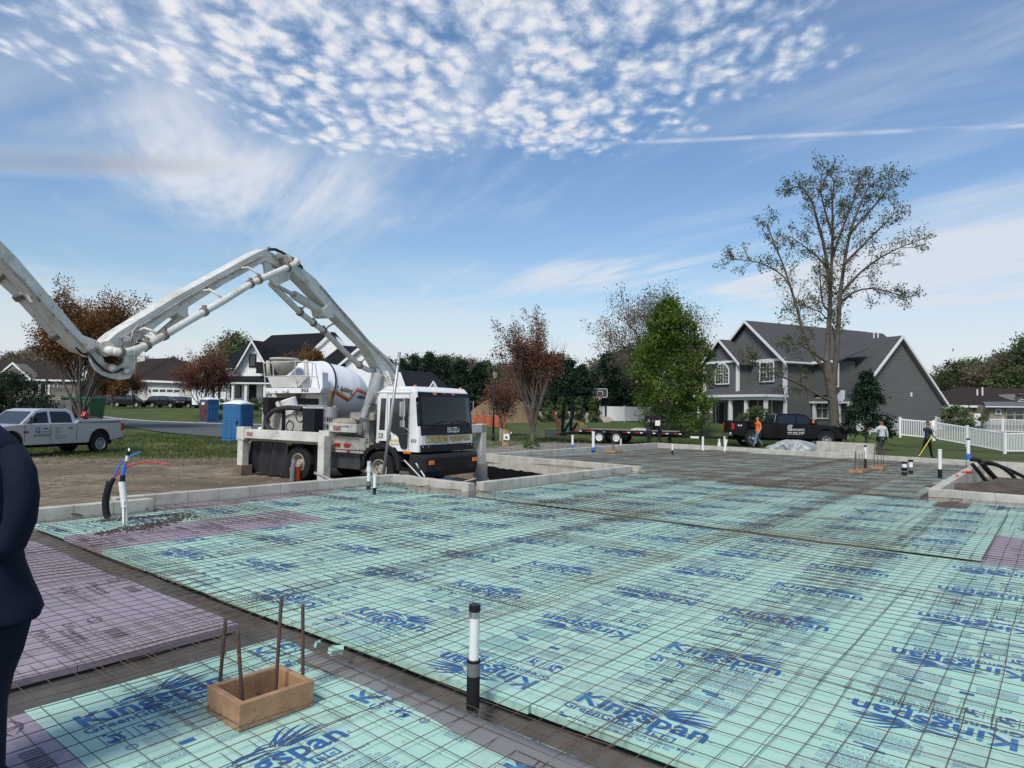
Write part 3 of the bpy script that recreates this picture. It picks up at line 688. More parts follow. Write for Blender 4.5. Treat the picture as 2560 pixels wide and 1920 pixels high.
# wooden forms with bars
def form(cx, cy, wu, wv, h, label, bars, rot=TH, grp='wooden forms on the slab'):
    p = gz(cx, cy, 0); t = thing('wooden_form', label, 'wood form', (p.x, p.y, .002), rot, grp); th = .038
    hu, hv = wu/2, wv/2
    for a in ((-hu, hu, -hv, -hv+th), (-hu, hu, hv-th, hv), (-hu, -hu+th, -hv+th, hv-th), (hu-th, hu, -hv+th, hv-th)):
        m = MB(); m.bb(a[0], a[1], a[2], a[3], 0, h); m.build('plank', wood, t, bevel=.003)
    M = mloc(t)
    for i, (a, b, hh, ta, tb) in enumerate(bars):
        q = M @ Vector((a, b, 0)); r = thing('rebar', 'rusty reinforcing bar rising out of a wooden form on the slab', 'rebar', (q.x, q.y, 0), 0, 'bars standing in the wooden forms') if False else None
        m = MB(); m.tube([(0, 0, -.05), (ta*hh*.5, tb*hh*.5, hh*.5), (ta*hh, tb*hh, hh)], .0095, 10); o = m.build('rebar', rebarm); o.location = q
        tag(o, 'rusty reinforcing bar rising out of a wooden form on the slab', 'rebar', 'bars standing in the wooden forms')
cl_, cf_, cr_ = gz(512, 1780), gz(600, 1831), gz(787, 1763)
cc = (cl_+cr_)/2
t_ = Vector((cr_-cf_).xy); rz = math.atan2(t_.y, t_.x)
p = cc; t = thing('wooden_form', 'near open lumber box with four bars, on the mint boards', 'wood form', (p.x, p.y, .002), rz, 'wooden forms on the slab')
wu, wv, hh_, th = t_.length, (cl_-cf_).xy.length, .145, .038
for k, a in enumerate(((-wu/2, wu/2, -wv/2, -wv/2+th), (-wu/2, wu/2, wv/2-th, wv/2), (-wu/2, -wu/2+th, -wv/2+th, wv/2-th), (wu/2-th, wu/2, -wv/2+th, wv/2-th))):
    m = MB(); m.bb(a[0], a[1], a[2], a[3], 0, hh_)
    if k == 0: m = MB(); m.bb(-wu/2, wu/2, -wv/2, -wv/2+th, 0, hh_)
    m.build('plank', wood, t, bevel=.004)
hb = MB(); hb.bb(-wu/2+th, wu/2-th, -wv/2+th, wv/2-th, -.04, .004); hb.build('dark_footing', mat('damp_concrete', (.10, .095, .085), .9, var=.3, vs=9), t)
for (bx, by), (tx, ty) in (((548, 1728), (564, 1548)), ((606, 1757), (594, 1578)), ((689, 1730), (704, 1491)), ((757, 1712), (757, 1510))):
    b = gz(bx, by, .06); tp = at(tx, ty, b.y+.0)
    m = MB(); d = (tp-b); n_k = 30
    pts = [b-d*.12+d*1.12*i/n_k for i in range(n_k+1)]
    m.tube([p-b for p in pts], [.0098 if i % 2 else .0112 for i in range(n_k+1)], 10); o = m.build('rebar', rebarm, smooth=True); o.location = b
    tag(o, 'rusty reinforcing bar rising out of a wooden form on the slab', 'rebar', 'bars standing in the wooden forms')
form(1535, 1133, .62, .45, .14, 'far small lumber form in front of the trailer, with three bars', [(-.2, -.1, .72, .02, 0), (.05, .1, .74, 0, 0), (.1, .12, .6, 0, .02)])
form(2146, 1183, .72, .36, .13, 'left lumber form of the pair on the far slab, with five bars', [(-.3, -.1, .62, 0, 0), (-.14, .08, .66, .05, 0), (-.05, -.1, .64, .03, 0), (.15, .1, .66, 0, 0), (.25, -.12, .66, 0, .02)])
form(2197, 1175, .62, .34, .13, 'right lumber form of the pair on the far slab, with four bars', [(-.25, -.1, .66, .04, 0), (-.16, .1, .74, 0, 0), (.18, -.1, .62, 0, 0), (.25, .08, .64, .03, 0)])
# loose bars poking out of the walls
bl = [((2, 0), 660, 1148, 700, 1151), ((0, 0), 736, 1212, 775, 1216), ((0, 0), 770, 1215, 813, 1213), ((0, 0), 861, 1216, 894, 1222), ((0, 0), 960, 1205, 985, 1210), ((0, 0), 985, 1210, 1014, 1207), ((0, 0), 1048, 1217, 1082, 1213), ((0, 0), 1190, 1225, 1228, 1234), ((0, 0), 178, 1284, 205, 1288), ((0, 0), 342, 1266, 371, 1272), ((0, 0), 385, 1250, 423, 1254), ((0, 0), 580, 1232, 607, 1234),
      ((0, 0), 1100, 1222, 1153, 1225), ((0, 0), 1450, 1190, 1485, 1194), ((0, 0), 1520, 1181, 1560, 1186), ((0, 0), 1577, 1178, 1620, 1184), ((0, 0), 1315, 1138, 1365, 1140), ((0, 0), 1340, 1126, 1385, 1128)]
for _, a, b, c, d in bl:
    if a == 660: continue
    p, q = gz(a, b, .09), gz(c, d, .05); m = MB(); m.tube([(0, 0, 0), (q-p)*.5+Vector((0, 0, .004)), q-p], .008, 6); o = m.build('rebar_dowel', rebarm); o.location = p
    tag(o, 'short rusty dowel sticking out of the low wall over the foam', 'rebar', 'dowels sticking out of the walls')
# bars lying loose on the mesh
for i, (a, b, c, d) in enumerate(((248, 1418, 301, 1437), (2135, 1270, 2160, 1284))):
    p, q = gz(a, b, .05), gz(c, d, .05); m = MB(); m.tube([(0, 0, 0), q-p], .009, 6); o = m.build('rebar', rebarm); o.location = p
    tag(o, ('loose rusty bar lying on the lilac boards near the dark sleeve', 'loose rusty bar lying on the mesh beyond the middle trench')[i], 'rebar')
# water riser with gauge and hoses near the left wall
p = gz(313, 1311, 0); t = thing('gauge_riser', 'white and blue water riser with a pressure gauge on top, near the left wall', 'pipe', (p.x, p.y, 0), 0)
def rel(px, py): return at(px, py, p.y)-Vector((p.x, p.y, 0))
for nm, m_, a, b, r in (('pipe', pvc, (313, 1311), (312, 1268), .037), ('pipe', pvc, (312, 1268), (304, 1204), .044), ('sleeve', blk, (306, 1204), (307, 1188), .034), ('coupling', bluep, (306, 1188), (313, 1162), .027), ('brass_fitting', mat('brass', (.35, .25, .12), .35, metal=.9), (313, 1162), (316, 1153), .024), ('hose', pvc, (316, 1153), (319, 1137), .02), ('valve', capm, (319, 1138), (323, 1127), .028)):
    m = MB(); m.tube([rel(*a), rel(*b)], r, 14); m.build(nm, m_, t, smooth=False)
m = MB(); c = rel(323, 1124); m.tube([c-Vector((-.01, .02, 0)), c-Vector((.01, -.02, 0))], .035, 18); m.build('pressure_gauge', capm, t)
m = MB(); m.tube([c-Vector((0, .026, 0)), c-Vector((0, .020, 0))], .027, 18); m.build('gauge_face', pvc, t)
m = MB(); m.tube([rel(315, 1311)+Vector((0, -.03, 0)), rel(315, 1254)+Vector((0, -.03, 0))], .008, 8); m.build('stake', rebarm, t)
def hose(name, label, cat, pxs, D, r, m_, grp=None, Ds=None):
    pts = [at(u, v, (Ds[i] if Ds else D)) for i, (u, v) in enumerate(pxs)]
    # smooth
    for _ in range(2):
        q = [pts[0]]
        for a, b in zip(pts[:-1], pts[1:]): q += [a*.75+b*.25, a*.25+b*.75]
        pts = q+[pts[-1]]
    o0 = pts[0].copy(); m = MB(); m.tube([x-o0 for x in pts], r, 10); o = m.build(name, m_, smooth=True); o.location = o0
    tag(o, label, cat, grp); return o
redh = mat('red_tube', (.40, .03, .03), .45)
hose('water_tube', 'blue water tube curving up out of the black sleeve by the left wall', 'tube', [(276, 1210), (285, 1190), (300, 1160), (322, 1142), (351, 1130)], 10.3, .013, bluep)
hose('water_tube', 'red water tube bending right out of the black sleeve by the left wall', 'tube', [(284, 1196), (297, 1182), (325, 1162), (375, 1153), (420, 1161)], 10.3, .013, redh)
hose('insulated_cable', 'thick black sleeve curving up from the foam beside the left wall', 'tube', [(270, 1294), (265, 1280), (263, 1250), (272, 1215), (276, 1206)], 10.3, .05, blk)
hose('insulated_cable', 'thinner black sleeve twisting next to the thick one by the left wall', 'tube', [(268, 1235), (274, 1215), (285, 1196)], 10.28, .032, blk)
# coil of black drain tubes over the right pit
for i, (pts, dd) in enumerate((([(2427, 1150), (2440, 1146), (2458, 1165), (2478, 1190), (2515, 1218), (2570, 1240)], 21), ([(2436, 1150), (2452, 1150), (2470, 1175), (2500, 1205), (2560, 1232)], 20.6), ([(2452, 1162), (2462, 1154), (2490, 1160), (2525, 1180), (2552, 1215)], 20.2), ([(2454, 1164), (2470, 1157), (2510, 1168), (2565, 1195)], 20.8), ([(2430, 1160), (2446, 1178), (2466, 1205), (2505, 1226)], 20.4))):
    hose('drain_tube', 'black ribbed drain tube looping over the dirt pit on the right', 'tube', pts, dd, .055, capm, 'black tubes coiled over the right pit')
redcap = mat('red_plastic', (.55, .04, .02), .4)
p = gz(2418, 1181, .22); m = MB(); m.tube([(-.13, 0, 0), (0, .02, .01), (.13, 0, 0)], [.03, .045, .03], 10); o = m.build('cap', redcap, smooth=True); o.location = p; tag(o, 'flattened red plastic cap on the concrete corner below the blue sleeved pipe', 'cap')
p = gz(2393, 1192, .2); m = MB(); m.tube([(0, 0, 0), (0, 0, .05)], [.035, .03], 10); m.tube([(0, 0, -.08), (0, 0, 0)], .01, 6); o = m.build('safety_cap', redcap); o.location = p; tag(o, 'small round red safety cap on a bar by the stained wall', 'cap')
# crumpled white sheet, dirt heap, plastics
def lump(name, label, cat, c, rx, ry, rz_, m_, seed=1, n=26, ns=.35, kind=None, pw=1.0):
    r = random.Random(seed); m = MB(); ph = [r.uniform(0, 6) for _ in range(8)]
    for j in range(n+1):
        for i in range(n*2):
            a = 2*math.pi*i/(2*n); f = j/n; rad = math.sin(f*math.pi/2)
            k = 1+ns*(math.sin(3*a+ph[0]+f*3)*.4+math.sin(7*a+ph[1]-f*5)*.25+math.sin(13*a+ph[2]+f*9)*.18)
            h = (math.cos(f*math.pi/2)**pw)*(1+ns*.5*math.sin(5*a+ph[3])*f)+ns*.12*math.sin(9*a+ph[4]+f*11)*math.sin(f*3.1)
            m.v.append(Vector((math.cos(a)*rx*rad*k, math.sin(a)*ry*rad*k, rz_*h)))
    N2 = 2*n
    m.f = [(j*N2+i, j*N2+(i+1) % N2, (j+1)*N2+(i+1) % N2, (j+1)*N2+i) for j in range(n) for i in range(N2)]; m.m = [0]*len(m.f)
    o = m.build(name, m_, smooth=True); o.location = c; tag(o, label, cat, kind=kind); return o
film = mat('white_film', (.36, .38, .385), .4, var=.4, vs=2, bump=.5, bs=5)
lump('plastic_sheeting', 'crumpled pale plastic sheeting heaped on the far wall in front of the black pickup', 'plastic sheet', gz(1990, 1127, .0)+Vector((0, .35, 0)), 1.1, .6, .50, film, 4, ns=.5)
p = at(2480, 1231, 18.5); lump('plastic_bag', 'small white plastic bag lying in the right dirt pit', 'bag', p-Vector((0, 0, .25)), .3, .2, .5, film, 6, ns=.5)
soil = mat('dug_soil', (.10, .075, .055), .95, var=.5, vs=3, bump=1, bs=6)
c = S(21.5, .2, -.5); lump('soil_heap', 'dark heap of dug soil inside the right concrete pit', 'dirt pile', c, 3.2, 2.2, .72, soil, 9, ns=.3)
# soil swept on to the boards beside the riser
for k, (a, b, c_, d) in enumerate(((250, 1305, 460, 1285), (235, 1337, 440, 1300), (330, 1330, 480, 1288))):
    q = MB(); r2 = random.Random(k+40)
    P0, P1 = gz(a, b, 0), gz(c_, d, 0)
    for i in range(260):
        f = r2.random(); p = P0.lerp(P1, f)+Vector((r2.gauss(0, .09), r2.gauss(0, .07), 0)); s_ = r2.uniform(.006, .022)
        q.box((p.x, p.y, .002+s_*.4), (s_*1.6, s_, s_*.8), Matrix.Rotation(r2.uniform(0, 6), 3, 'Z'))
    o = q.build('soil_crumbs', soil, org=P0); tag(o, None, None, None, 'stuff'); tag(o, ('scattered dark soil along the boards beside the gauge riser', 'scattered soil on the lilac strip below the riser', 'thin scatter of soil right of the riser')[k], 'soil')
# bits of broken foam
for px, py, s_ in ((828, 1640, .10), (790, 1620, .05), (1147, 1542, .03), (96, 1318, .05), (2230, 1180, .12), (2150, 1250, .1)):
    p = gz(px, py, -.02); m = MB(); m.ext([(0, 0, 0), (s_, .1*s_, 0), (s_*1.2, s_*.5, .01), (.4*s_, s_*.7, 0), (-.1*s_, s_*.4, 0)], (0, .1*s_, .035)); o = m.build('foam_scrap', GREEN); o.location = p; o.rotation_euler = (.3, .2, rnd.uniform(0, 3))
    tag(o, 'small broken scrap of mint foam lying on the mesh', 'foam scrap', 'foam scraps on the slab')

# ------------------------------------------------------------------ concrete pump truck
wp = mat('spattered_white_paint', (.66, .65, .60), .42, col2=(.52, .505, .44), vs=1.6, fleck=True, fs=24, ft=.60, fcol=(.13, .12, .10), dirt=(2.4, .52, .15, (.38, .36, .29)), bump=.12, bs=30)
wpc = mat('cab_white_paint', (.74, .745, .73), .3, fleck=True, fs=26, ft=.655, fcol=(.25, .24, .22), dirt=(2.2, .60, .15, (.52, .50, .44)))
dirtyw = mat('dirty_white_steel', (.50, .48, .42), .6, col2=(.32, .30, .255), vs=2.5, fleck=True, fs=12, ft=.57, fcol=(.10, .09, .075), bump=.2)
bspl = mat('spattered_black', (.012, .013, .018), .45, fleck=True, fs=40, ft=.66, fcol=(.5, .5, .48))
bumpm = mat('worn_black_plastic', (.022, .022, .024), .6, fleck=True, fs=26, ft=.64, fcol=(.11, .11, .10), bump=.2)
rubber = mat('tyre_rubber', (.018, .018, .019), .8, bump=.2, bs=50)
under = mat('chassis_black', (.02, .02, .02), .7, var=.4, vs=4)
rimm = mat('cream_wheel', (.50, .46, .38), .5, var=.35, vs=6)
gl = glass(); glc = mat('windshield_glass', (.030, .036, .038), .07, spec=.45, var=.7, vs=1.1)
amber = mat('amber_lens', (.75, .20, .02), .3); redl = mat('red_lens', (.42, .012, .01), .3); lampm = mat('clear_lens', (.62, .64, .66), .12, spec=.9); chrome = mat('chrome', (.6, .6, .62), .12, metal=1)
def wheel(par, c, r, wd, side, rimmat=rimm, tread=True, hub=.56, dual=False, spokes=8, dish=.35):
    """wheel standing at c, its axle along local y; side = +1 / -1 is the outer side"""
    t = MB(); cx, cy, cz = c; n = 36; prof = [(-wd/2, hub*r), (-wd/2, r*.90), (-wd/2*.86, r*.985), (-wd/2*.3, r), (wd/2*.3, r), (wd/2*.86, r*.985), (wd/2, r*.90), (wd/2, hub*r)]
    for i in range(n):
        a = 2*math.pi*i/n
        for (y, rr_) in prof:
            q = rr_*(1-.022*(i % 2) if tread and rr_ > r*.97 else 1); t.v.append(Vector((cx+q*math.cos(a), cy+y, cz+q*math.sin(a))))
    k = len(prof); t.f = [(i*k+j, i*k+j+1, ((i+1) % n)*k+j+1, ((i+1) % n)*k+j) for i in range(n) for j in range(k-1)]; t.m = [0]*len(t.f)
    ty = t.build('tyre', rubber, par, smooth=False)
    m = MB(); yo = cy+side*wd/2; rr_ = hub*r; pr = [(side*.005, rr_), (side*.01, rr_*.93), (-side*wd*dish, rr_*.80), (-side*wd*dish, rr_*.42), (-side*wd*.12, rr_*.36), (-side*wd*.10, .001)]
    for i in range(n):
        a = 2*math.pi*i/n
        for (y, q) in pr: m.v.append(Vector((cx+q*math.cos(a), yo+y, cz+q*math.sin(a))))
    k = len(pr); m.f = [(i*k+j, i*k+j+1, ((i+1) % n)*k+j+1, ((i+1) % n)*k+j) for i in range(n) for j in range(k-1)]; m.m = [0]*len(m.f)
    rim = m.build('rim', rimmat, par, smooth=False)
    h = MB()
    for i in range(spokes):
        a = 2*math.pi*i/spokes; q = rr_*.61; h.tube([(cx+q*math.cos(a), yo-side*wd*dish+side*.004, cz+q*math.sin(a)), (cx+q*math.cos(a), yo-side*wd*dish-side*.001, cz+q*math.sin(a))], rr_*.10, 10)
    h.build('rim_hole', under, par)
    b = MB()
    for i in range(8):
        a = 2*math.pi*(i+.5)/8; q = rr_*.27; b.tube([(cx+q*math.cos(a), yo-side*wd*.12, cz+q*math.sin(a)), (cx+q*math.cos(a), yo-side*wd*.04, cz+q*math.sin(a))], rr_*.035, 6)
    b.build('wheel_nut', under, par)
TO = Vector((-2.73, 18.27, -.33)); TR = R(-33)
T = thing('concrete_pump_truck', 'white spattered cab-over boom pump truck with raised folding boom', 'truck', TO, TR)
F3 = lambda x, y, z: Vector((x, y, z))
# cab
cabp = [(-.16, .98), (-.16, 1.30), (-.13, 2.35), (-.05, 2.52), (.15, 2.60), (1.02, 2.60), (1.13, 2.50), (1.20, 2.35), (1.29, 1.62), (1.32, 1.35), (1.32, .98), (.62, .98), (.48, 1.12), (.20, 1.24), (-.05, 1.2)]
m = MB(); W2 = 1.12
# loft in five slices across the width so that the roof and front corners are rounded
sl = [(-W2, .955), (-W2+.10, 1.0), (0, 1.012), (W2-.10, 1.0), (W2, .955)]
cxx, czz = .58, 1.75
for y, k in sl: m.v += [Vector((cxx+(x-cxx)*k, y, czz+(z_-czz)*(k if z_ > 1.5 else 1))) for x, z_ in cabp]
kk = len(cabp); m.f = [tuple(range(kk)), tuple(range(4*kk, 5*kk))]+[(s_*kk+i, s_*kk+(i+1) % kk, (s_+1)*kk+(i+1) % kk, (s_+1)*kk+i) for s_ in range(4) for i in range(kk) if i not in (1, 7)]; m.m = [0]*len(m.f)
cab = m.build('cab', wpc, T, bevel=.02)
def qd(nm, m_, pts, d, par=None, bev=0): q = MB(); q.ext(pts, d); return q.build(nm, m_, par if par is not None else T, bevel=bev)
fx = lambda z_: 1.20+(2.35-z_)*.1233+.012
wsz = [(-1.02, 1.56), (1.02, 1.56), (1.05, 1.8), (.98, 2.36), (-.98, 2.36), (-1.05, 1.8)]
# black surround and glass on the curved front
def front_panel(nm, m_, ys, z0, z1, off, n=10, par=None):
    q = MB()
    for i in range(n+1):
        y = ys[0]+(ys[1]-ys[0])*i/n; b = .045*(y/1.1)**2
        for z_ in (z0, z1): q.v.append(Vector((fx(z_)+off-b if z_ > 1.6 else 1.325+off-b-(z_-1.35)*.14, y, z_)))
    q.f = [(2*i, 2*i+2, 2*i+3, 2*i+1) for i in range(n)]; q.m = [0]*n
    o = q.build(nm, m_, par if par is not None else T); s_ = o.modifiers.new('thick', 'SOLIDIFY'); s_.thickness = .02; s_.offset = -1; return o
for ys_, z0_, z1_ in (((-1.06, 1.06), 1.605, 1.665), ((-1.06, 1.06), 2.355, 2.47), ((-1.06, -.985), 1.665, 2.355), ((.985, 1.06), 1.665, 2.355)): front_panel('windshield_surround', bspl, ys_, z0_, z1_, .035)
# cab interior behind the glass: back wall with two windows, dashboard, wheel, seats
inn = mat('cab_lining', (.07, .072, .07), .8)
q = MB()
for a in ((-1.06, -.16, 1.3, 2.38), (.10, .26, 1.3, 2.38), (.95, 1.06, 1.3, 2.38), (-.16, .95, 1.3, 1.86), (-.16, .95, 2.22, 2.38)): q.bb(-.14, -.10, a[0], a[1], a[2], a[3])
q.bb(-.1, 1.2, -1.06, 1.06, 1.3, 1.34); q.build('back_panel', inn, T)
q = MB(); q.bb(.86, 1.22, -1.04, 1.04, 1.40, 1.60); q.ext([(.86, .2, 1.6), (1.15, .2, 1.6), (1.05, .2, 1.74), (.9, .2, 1.74)], (0, .5, 0)); q.build('dashboard', inn, T, bevel=.03)
q = MB(); rp = ring((.86, .46, 1.78), (.5, 0, .87), .22, 22); q.tube(rp+[rp[0]], .016, 6); q.tube([(.98, .46, 1.60), (.86, .46, 1.78)], .03, 6); q.build('steering_wheel', under, T)
for y in (-.5, .48): q = MB(); q.bb(.05, .2, y-.24, y+.24, 1.34, 2.02); q.bb(.05, .55, y-.24, y+.24, 1.34, 1.5); q.build('seat', mat('seat_cloth', (.045, .05, .055), .9), T, bevel=.05)
q = MB(); q.box((1.05, -.62, 1.66), (.14, .30, .12), Matrix.Rotation(.5, 3, 'X')); q.build('work_gloves', mat('blue_glove', (.05, .16, .45), .7), T, bevel=.03)
q = MB(); q.box((1.08, -.86, 1.80), (.1, .14, .3), Matrix.Rotation(-.3, 3, 'X')); q.build('papers', mat('paper_grey', (.3, .31, .3), .8), T)
wgl = bpy.data.materials.new('clear_windshield'); wgl.use_nodes = True; _n = wgl.node_tree.nodes; _l = wgl.node_tree.links
_t = _n.new('ShaderNodeBsdfTransparent'); _t.inputs[0].default_value = (.62, .68, .68, 1); _g = _n.new('ShaderNodeBsdfGlossy'); _g.inputs['Roughness'].default_value = .04; _f = _n.new('ShaderNodeFresnel'); _f.inputs[0].default_value = 1.6; _x = _n.new('ShaderNodeMixShader')
_l.new(_f.outputs[0], _x.inputs[0]); _l.new(_t.outputs[0], _x.inputs[1]); _l.new(_g.outputs[0], _x.inputs[2]); _l.new(_x.outputs[0], _n['Material Output'].inputs['Surface'])
glc = wgl
front_panel('windshield', glc, (-.99, .99), 1.66, 2.36, .045)
front_panel('name_band', bspl, (-1.05, 1.05), 1.395, 1.60, .045)
lt = mat('silver_letters', (.55, .56, .58), .35); q = MB()
fr = lambda off: (lambda x, y: Vector((1.325+off-.045*((x)/1.1)**2-(y-1.35)*.14, -x, y)))
def ft(x, y): return Vector((1.380-.045*(x/1.1)**2-(y-1.35)*.14, x, y))
put_text(q, 'ISUZU', lambda x, y: ft(x, y), width=.50, x0=-.07, y0=1.455, bold=.02); q.build('maker_letters', lt, T)
gold = mat('gold_letters', (.62, .42, .06), .45); bro = mat('brown_outline', (.10, .06, .02), .5)
def ftx(off): return lambda x, y: Vector((1.352+off-.045*(x/1.1)**2-(y-1.35)*.05, x, y))
for mt, bo, off in ((bro, .055, .0), (gold, .012, .006)):
    q = MB(); put_text(q, 'CONCRETE', ftx(off), width=.88, h=.155, x0=-.90, y0=1.215, bold=bo); put_text(q, 'SQUEEZE', ftx(off), width=.50, h=.12, x0=.06, y0=1.235, bold=bo); put_text(q, 'PUMPS', ftx(off), width=.36, h=.11, x0=.60, y0=1.245, bold=bo)
    q.build('company_letters', mt, T)
front_panel('grille', mat('grille_black', (.01, .01, .011), .5), (-1.08, 1.08), .985, 1.16, .018)
q = MB()
for i in range(5): q.bb(1.315, 1.362, -.55, .62, 1.0+.03*i, 1.012+.03*i)
q.build('grille_slat', under, T)
for y in (-.93, -.72, .74, .93):
    q = MB(); q.bb(1.28, 1.372-.045*(y/1.1)**2, y-.095, y+.095, 1.01, 1.13); q.build('headlight', lampm, T, bevel=.01)
q = MB(); bp_ = [(1.05, .93), (1.44, .93), (1.50, .86), (1.50, .52), (1.42, .36), (1.1, .36), (1.02, .5)]
yy = [(-1.17, .80), (-1.05, 1.0), (0, 1.02), (1.05, 1.0), (1.17, .80)]
for y, k in yy: q.v += [Vector((1.05+(x-1.05)*k, y, z_)) for x, z_ in bp_]
kk = len(bp_); q.f = [tuple(range(kk)), tuple(range(4*kk, 5*kk))]+[(s_*kk+i, s_*kk+(i+1) % kk, (s_+1)*kk+(i+1) % kk, (s_+1)*kk+i) for s_ in range(4) for i in range(kk)]; q.m = [0]*len(q.f)
q.build('bumper', bumpm, T, bevel=.02)
q = MB(); q.bb(1.42, 1.515, -.45, .55, .55, .72); q.bb(1.42, 1.512, -.75, .75, .76, .80); q.build('bumper_intake', under, T)
for y in (-.86, .92): q = MB(); q.bb(1.42, 1.528, y-.09, y+.09, .68, .78); q.build('indicator', amber, T, bevel=.005)
for y in (-.45, -.08, .28): q = MB(); q.bb(1.15, 1.235, y-.07, y+.07, 2.40, 2.46); q.build('marker_lamp', amber, T, bevel=.008)
for y in (-.93, .93): q = MB(); q.tube([(.98, y, 2.55), (.98, y, 2.64)], [.05, .035], 10); q.build('roof_lamp', amber, T)
q = MB(); q.tube([(1.36, -.25, 1.62), (1.345, .15, 1.70), (1.335, .5, 1.75)], .014, 6); q.tube([(1.36, .35, 1.62), (1.345, .62, 1.72), (1.335, .88, 1.68)], .014, 6); q.tube([(1.36, -.8, 1.62), (1.345, -.45, 1.70), (1.34, -.15, 1.74)], .014, 6); q.build('wiper', under, T)
# side (the right side faces the slab)
def sp_(nm, m_, pts, y=-W2*1.0, d=.012, bev=0):
    return qd(nm, m_, [(x, y+.02, z_) for x, z_ in pts], (0, -.032 if y < 0 else .032, 0), bev=bev)
sp_('side_window', gl, [(-.02, 1.50), (.17, 1.50), (.20, 2.30), (.03, 2.30)])
sp_('door_frame', wpc, [(.27, 1.08), (.97, 1.05), (1.00, 2.38), (.30, 2.38)], y=-W2*.985, bev=.01)
def dr(nm, m_, pts): return qd(nm, m_, [(x, -W2-.012, z_) for x, z_ in pts], (0, -.02, 0))
dr('door_window', gl, [(.33, 1.52), (.50, 1.42), (.62, 1.42), (.95, 1.45), (.965, 2.30), (.36, 2.30)])
dr('door_window', gl, [(.62, 1.42), (.95, 1.43), (.95, 1.10), (.90, 1.05), (.76, 1.06), (.70, 1.16), (.66, 1.34), (.55, 1.42)])
q = MB(); q.tube([(.36, -W2-.03, 1.28), (.36, -W2-.04, 1.40)], .035, 8); q.build('door_handle', under, T)
q = MB(); put_text(q, 'CONCRETE', lambda x, y: Vector((x, -W2-.018, y)), width=.36, h=.06, x0=.30, y0=1.22, bold=.02); put_text(q, 'SQUEEZE PUMPS', lambda x, y: Vector((x, -W2-.018, y)), width=.36, h=.05, x0=.30, y0=1.14, bold=.02); q.build('door_lettering', gold, T)
q = MB(); put_text(q, '620', lambda x, y: Vector((x, -W2-.005, y)), width=.18, h=.085, x0=1.05, y0=1.22, bold=.02); q.build('number_decal', bspl, T)
q = MB(); put_text(q, 'NJ', lambda x, y: Vector((x, -W2-.005, y)), width=.15, h=.06, x0=-.03, y0=1.36, bold=.02); put_text(q, 'NA', lambda x, y: Vector((x, -W2-.005, y)), width=.17, h=.06, x0=-.04, y0=1.28, bold=.02); q.build('number_decal', bspl, T)
sp_('side_lamp', amber, [(.82, .94), (1.05, .94), (1.05, 1.0), (.82, 1.0)], y=-W2)
q = MB(); fen = [(-.62, .55), (-.58, .85), (-.40, 1.05), (-.12, 1.16), (.25, 1.16), (.50, 1.05), (.66, .80), (.72, .50), (.62, .50), (.56, .76), (.42, .94), (.2, 1.04), (-.1, 1.04), (-.33, .95), (-.48, .78), (-.52, .55)]
q.ext([(x, -1.14, z_) for x, z_ in fen], (0, .34, 0)); q.ext([(x, 1.14, z_) for x, z_ in fen], (0, -.34, 0)); q.build('fender', bumpm, T, bevel=.01)
q = MB(); q.bb(.62, 1.05, -1.10, -.85, .50, .58); q.bb(.62, 1.05, -1.10, -.85, .72, .76); q.build('step', under, T, bevel=.01)
# mirrors
q = MB(); q.tube([(.98, -1.14, 2.30), (1.0, -1.34, 2.32), (1.0, -1.36, 1.6), (.98, -1.15, 1.52)], .013, 6); q.tube([(1.08, 1.12, 2.25), (1.12, 1.34, 2.27), (1.12, 1.34, 1.7), (1.1, 1.14, 1.65)], .013, 6); q.build('mirror_arm', chrome, T)
q = MB(); q.bb(.95, .99, -1.46, -1.28, 1.85, 2.22); q.bb(.95, 1.0, -1.44, -1.30, 1.60, 1.76); q.build('mirror', chrome, T, bevel=.015)
q = MB(); q.tube([(1.05, .9, 2.6), (.95, 1.0, 3.0)], .006, 5); q.build('aerial', under, T)
# things seen through the windshield: a seat and the steering wheel outline sit just behind the glass
# door seams and rain gutter on the cab side
q = MB(); q.bb(.975, .985, -W2-.004, -W2+.01, 1.02, 2.42); q.bb(.245, .255, -W2-.004, -W2+.01, 1.10, 2.42); q.bb(.25, .98, -W2-.004, -W2+.01, 2.405, 2.415); q.build('door_seam', under, T)
q = MB(); q.bb(-.1, 1.05, -W2-.015, -W2+.02, 2.44, 2.465); q.bb(-.15, .98, -W2+.0, -W2+.02, 1.22, 1.235); q.build('rain_gutter', wpc, T, bevel=.004)
# wheels and chassis
wheel(T, (0, -.98, .48), .48, .27, -1); wheel(T, (0, .98, .48), .48, .27, 1)
for y, sd in ((-1.03, -1), (-.72, -1), (.72, 1), (1.03, 1)): wheel(T, (-3.02, y, .48), .48, .27, sd, dish=.60 if abs(y) > 1 else .3)
q = MB(); q.bb(-5.2, 1.0, -.45, -.37, .62, .88); q.bb(-5.2, 1.0, .37, .45, .62, .88); q.bb(-3.15, -2.9, -.9, .9, .42, .56); q.bb(-.1, .1, -.9, .9, .42, .52); q.bb(-.7, .9, -.4, .4, .45, 1.0); q.build('chassis', under, T)
q = MB(); q.bb(-2.3, -.75, -1.05, -.5, .42, .98); q.bb(-2.3, -.75, .5, 1.05, .42, .98); q.build('fuel_tank', mat('dull_grey_steel', (.07, .07, .07), .6, var=.4, vs=4), T, bevel=.03)
q = MB(); q.tube([(-1.1, -.7, .45), (-.85, -.8, .40), (-.65, -.75, .38)], .07, 10); q.build('exhaust_elbow', dirtyw, T, smooth=True)
q = MB(); q.bb(-5.1, -.35, -1.15, 1.15, 1.02, 1.12); q.bb(-2.1, -.45, -1.17, -1.12, .94, 1.26); q.bb(-2.0, -.5, -1.19, -1.15, .86, .92); q.build('deck', dirtyw, T, bevel=.01)
q = MB()
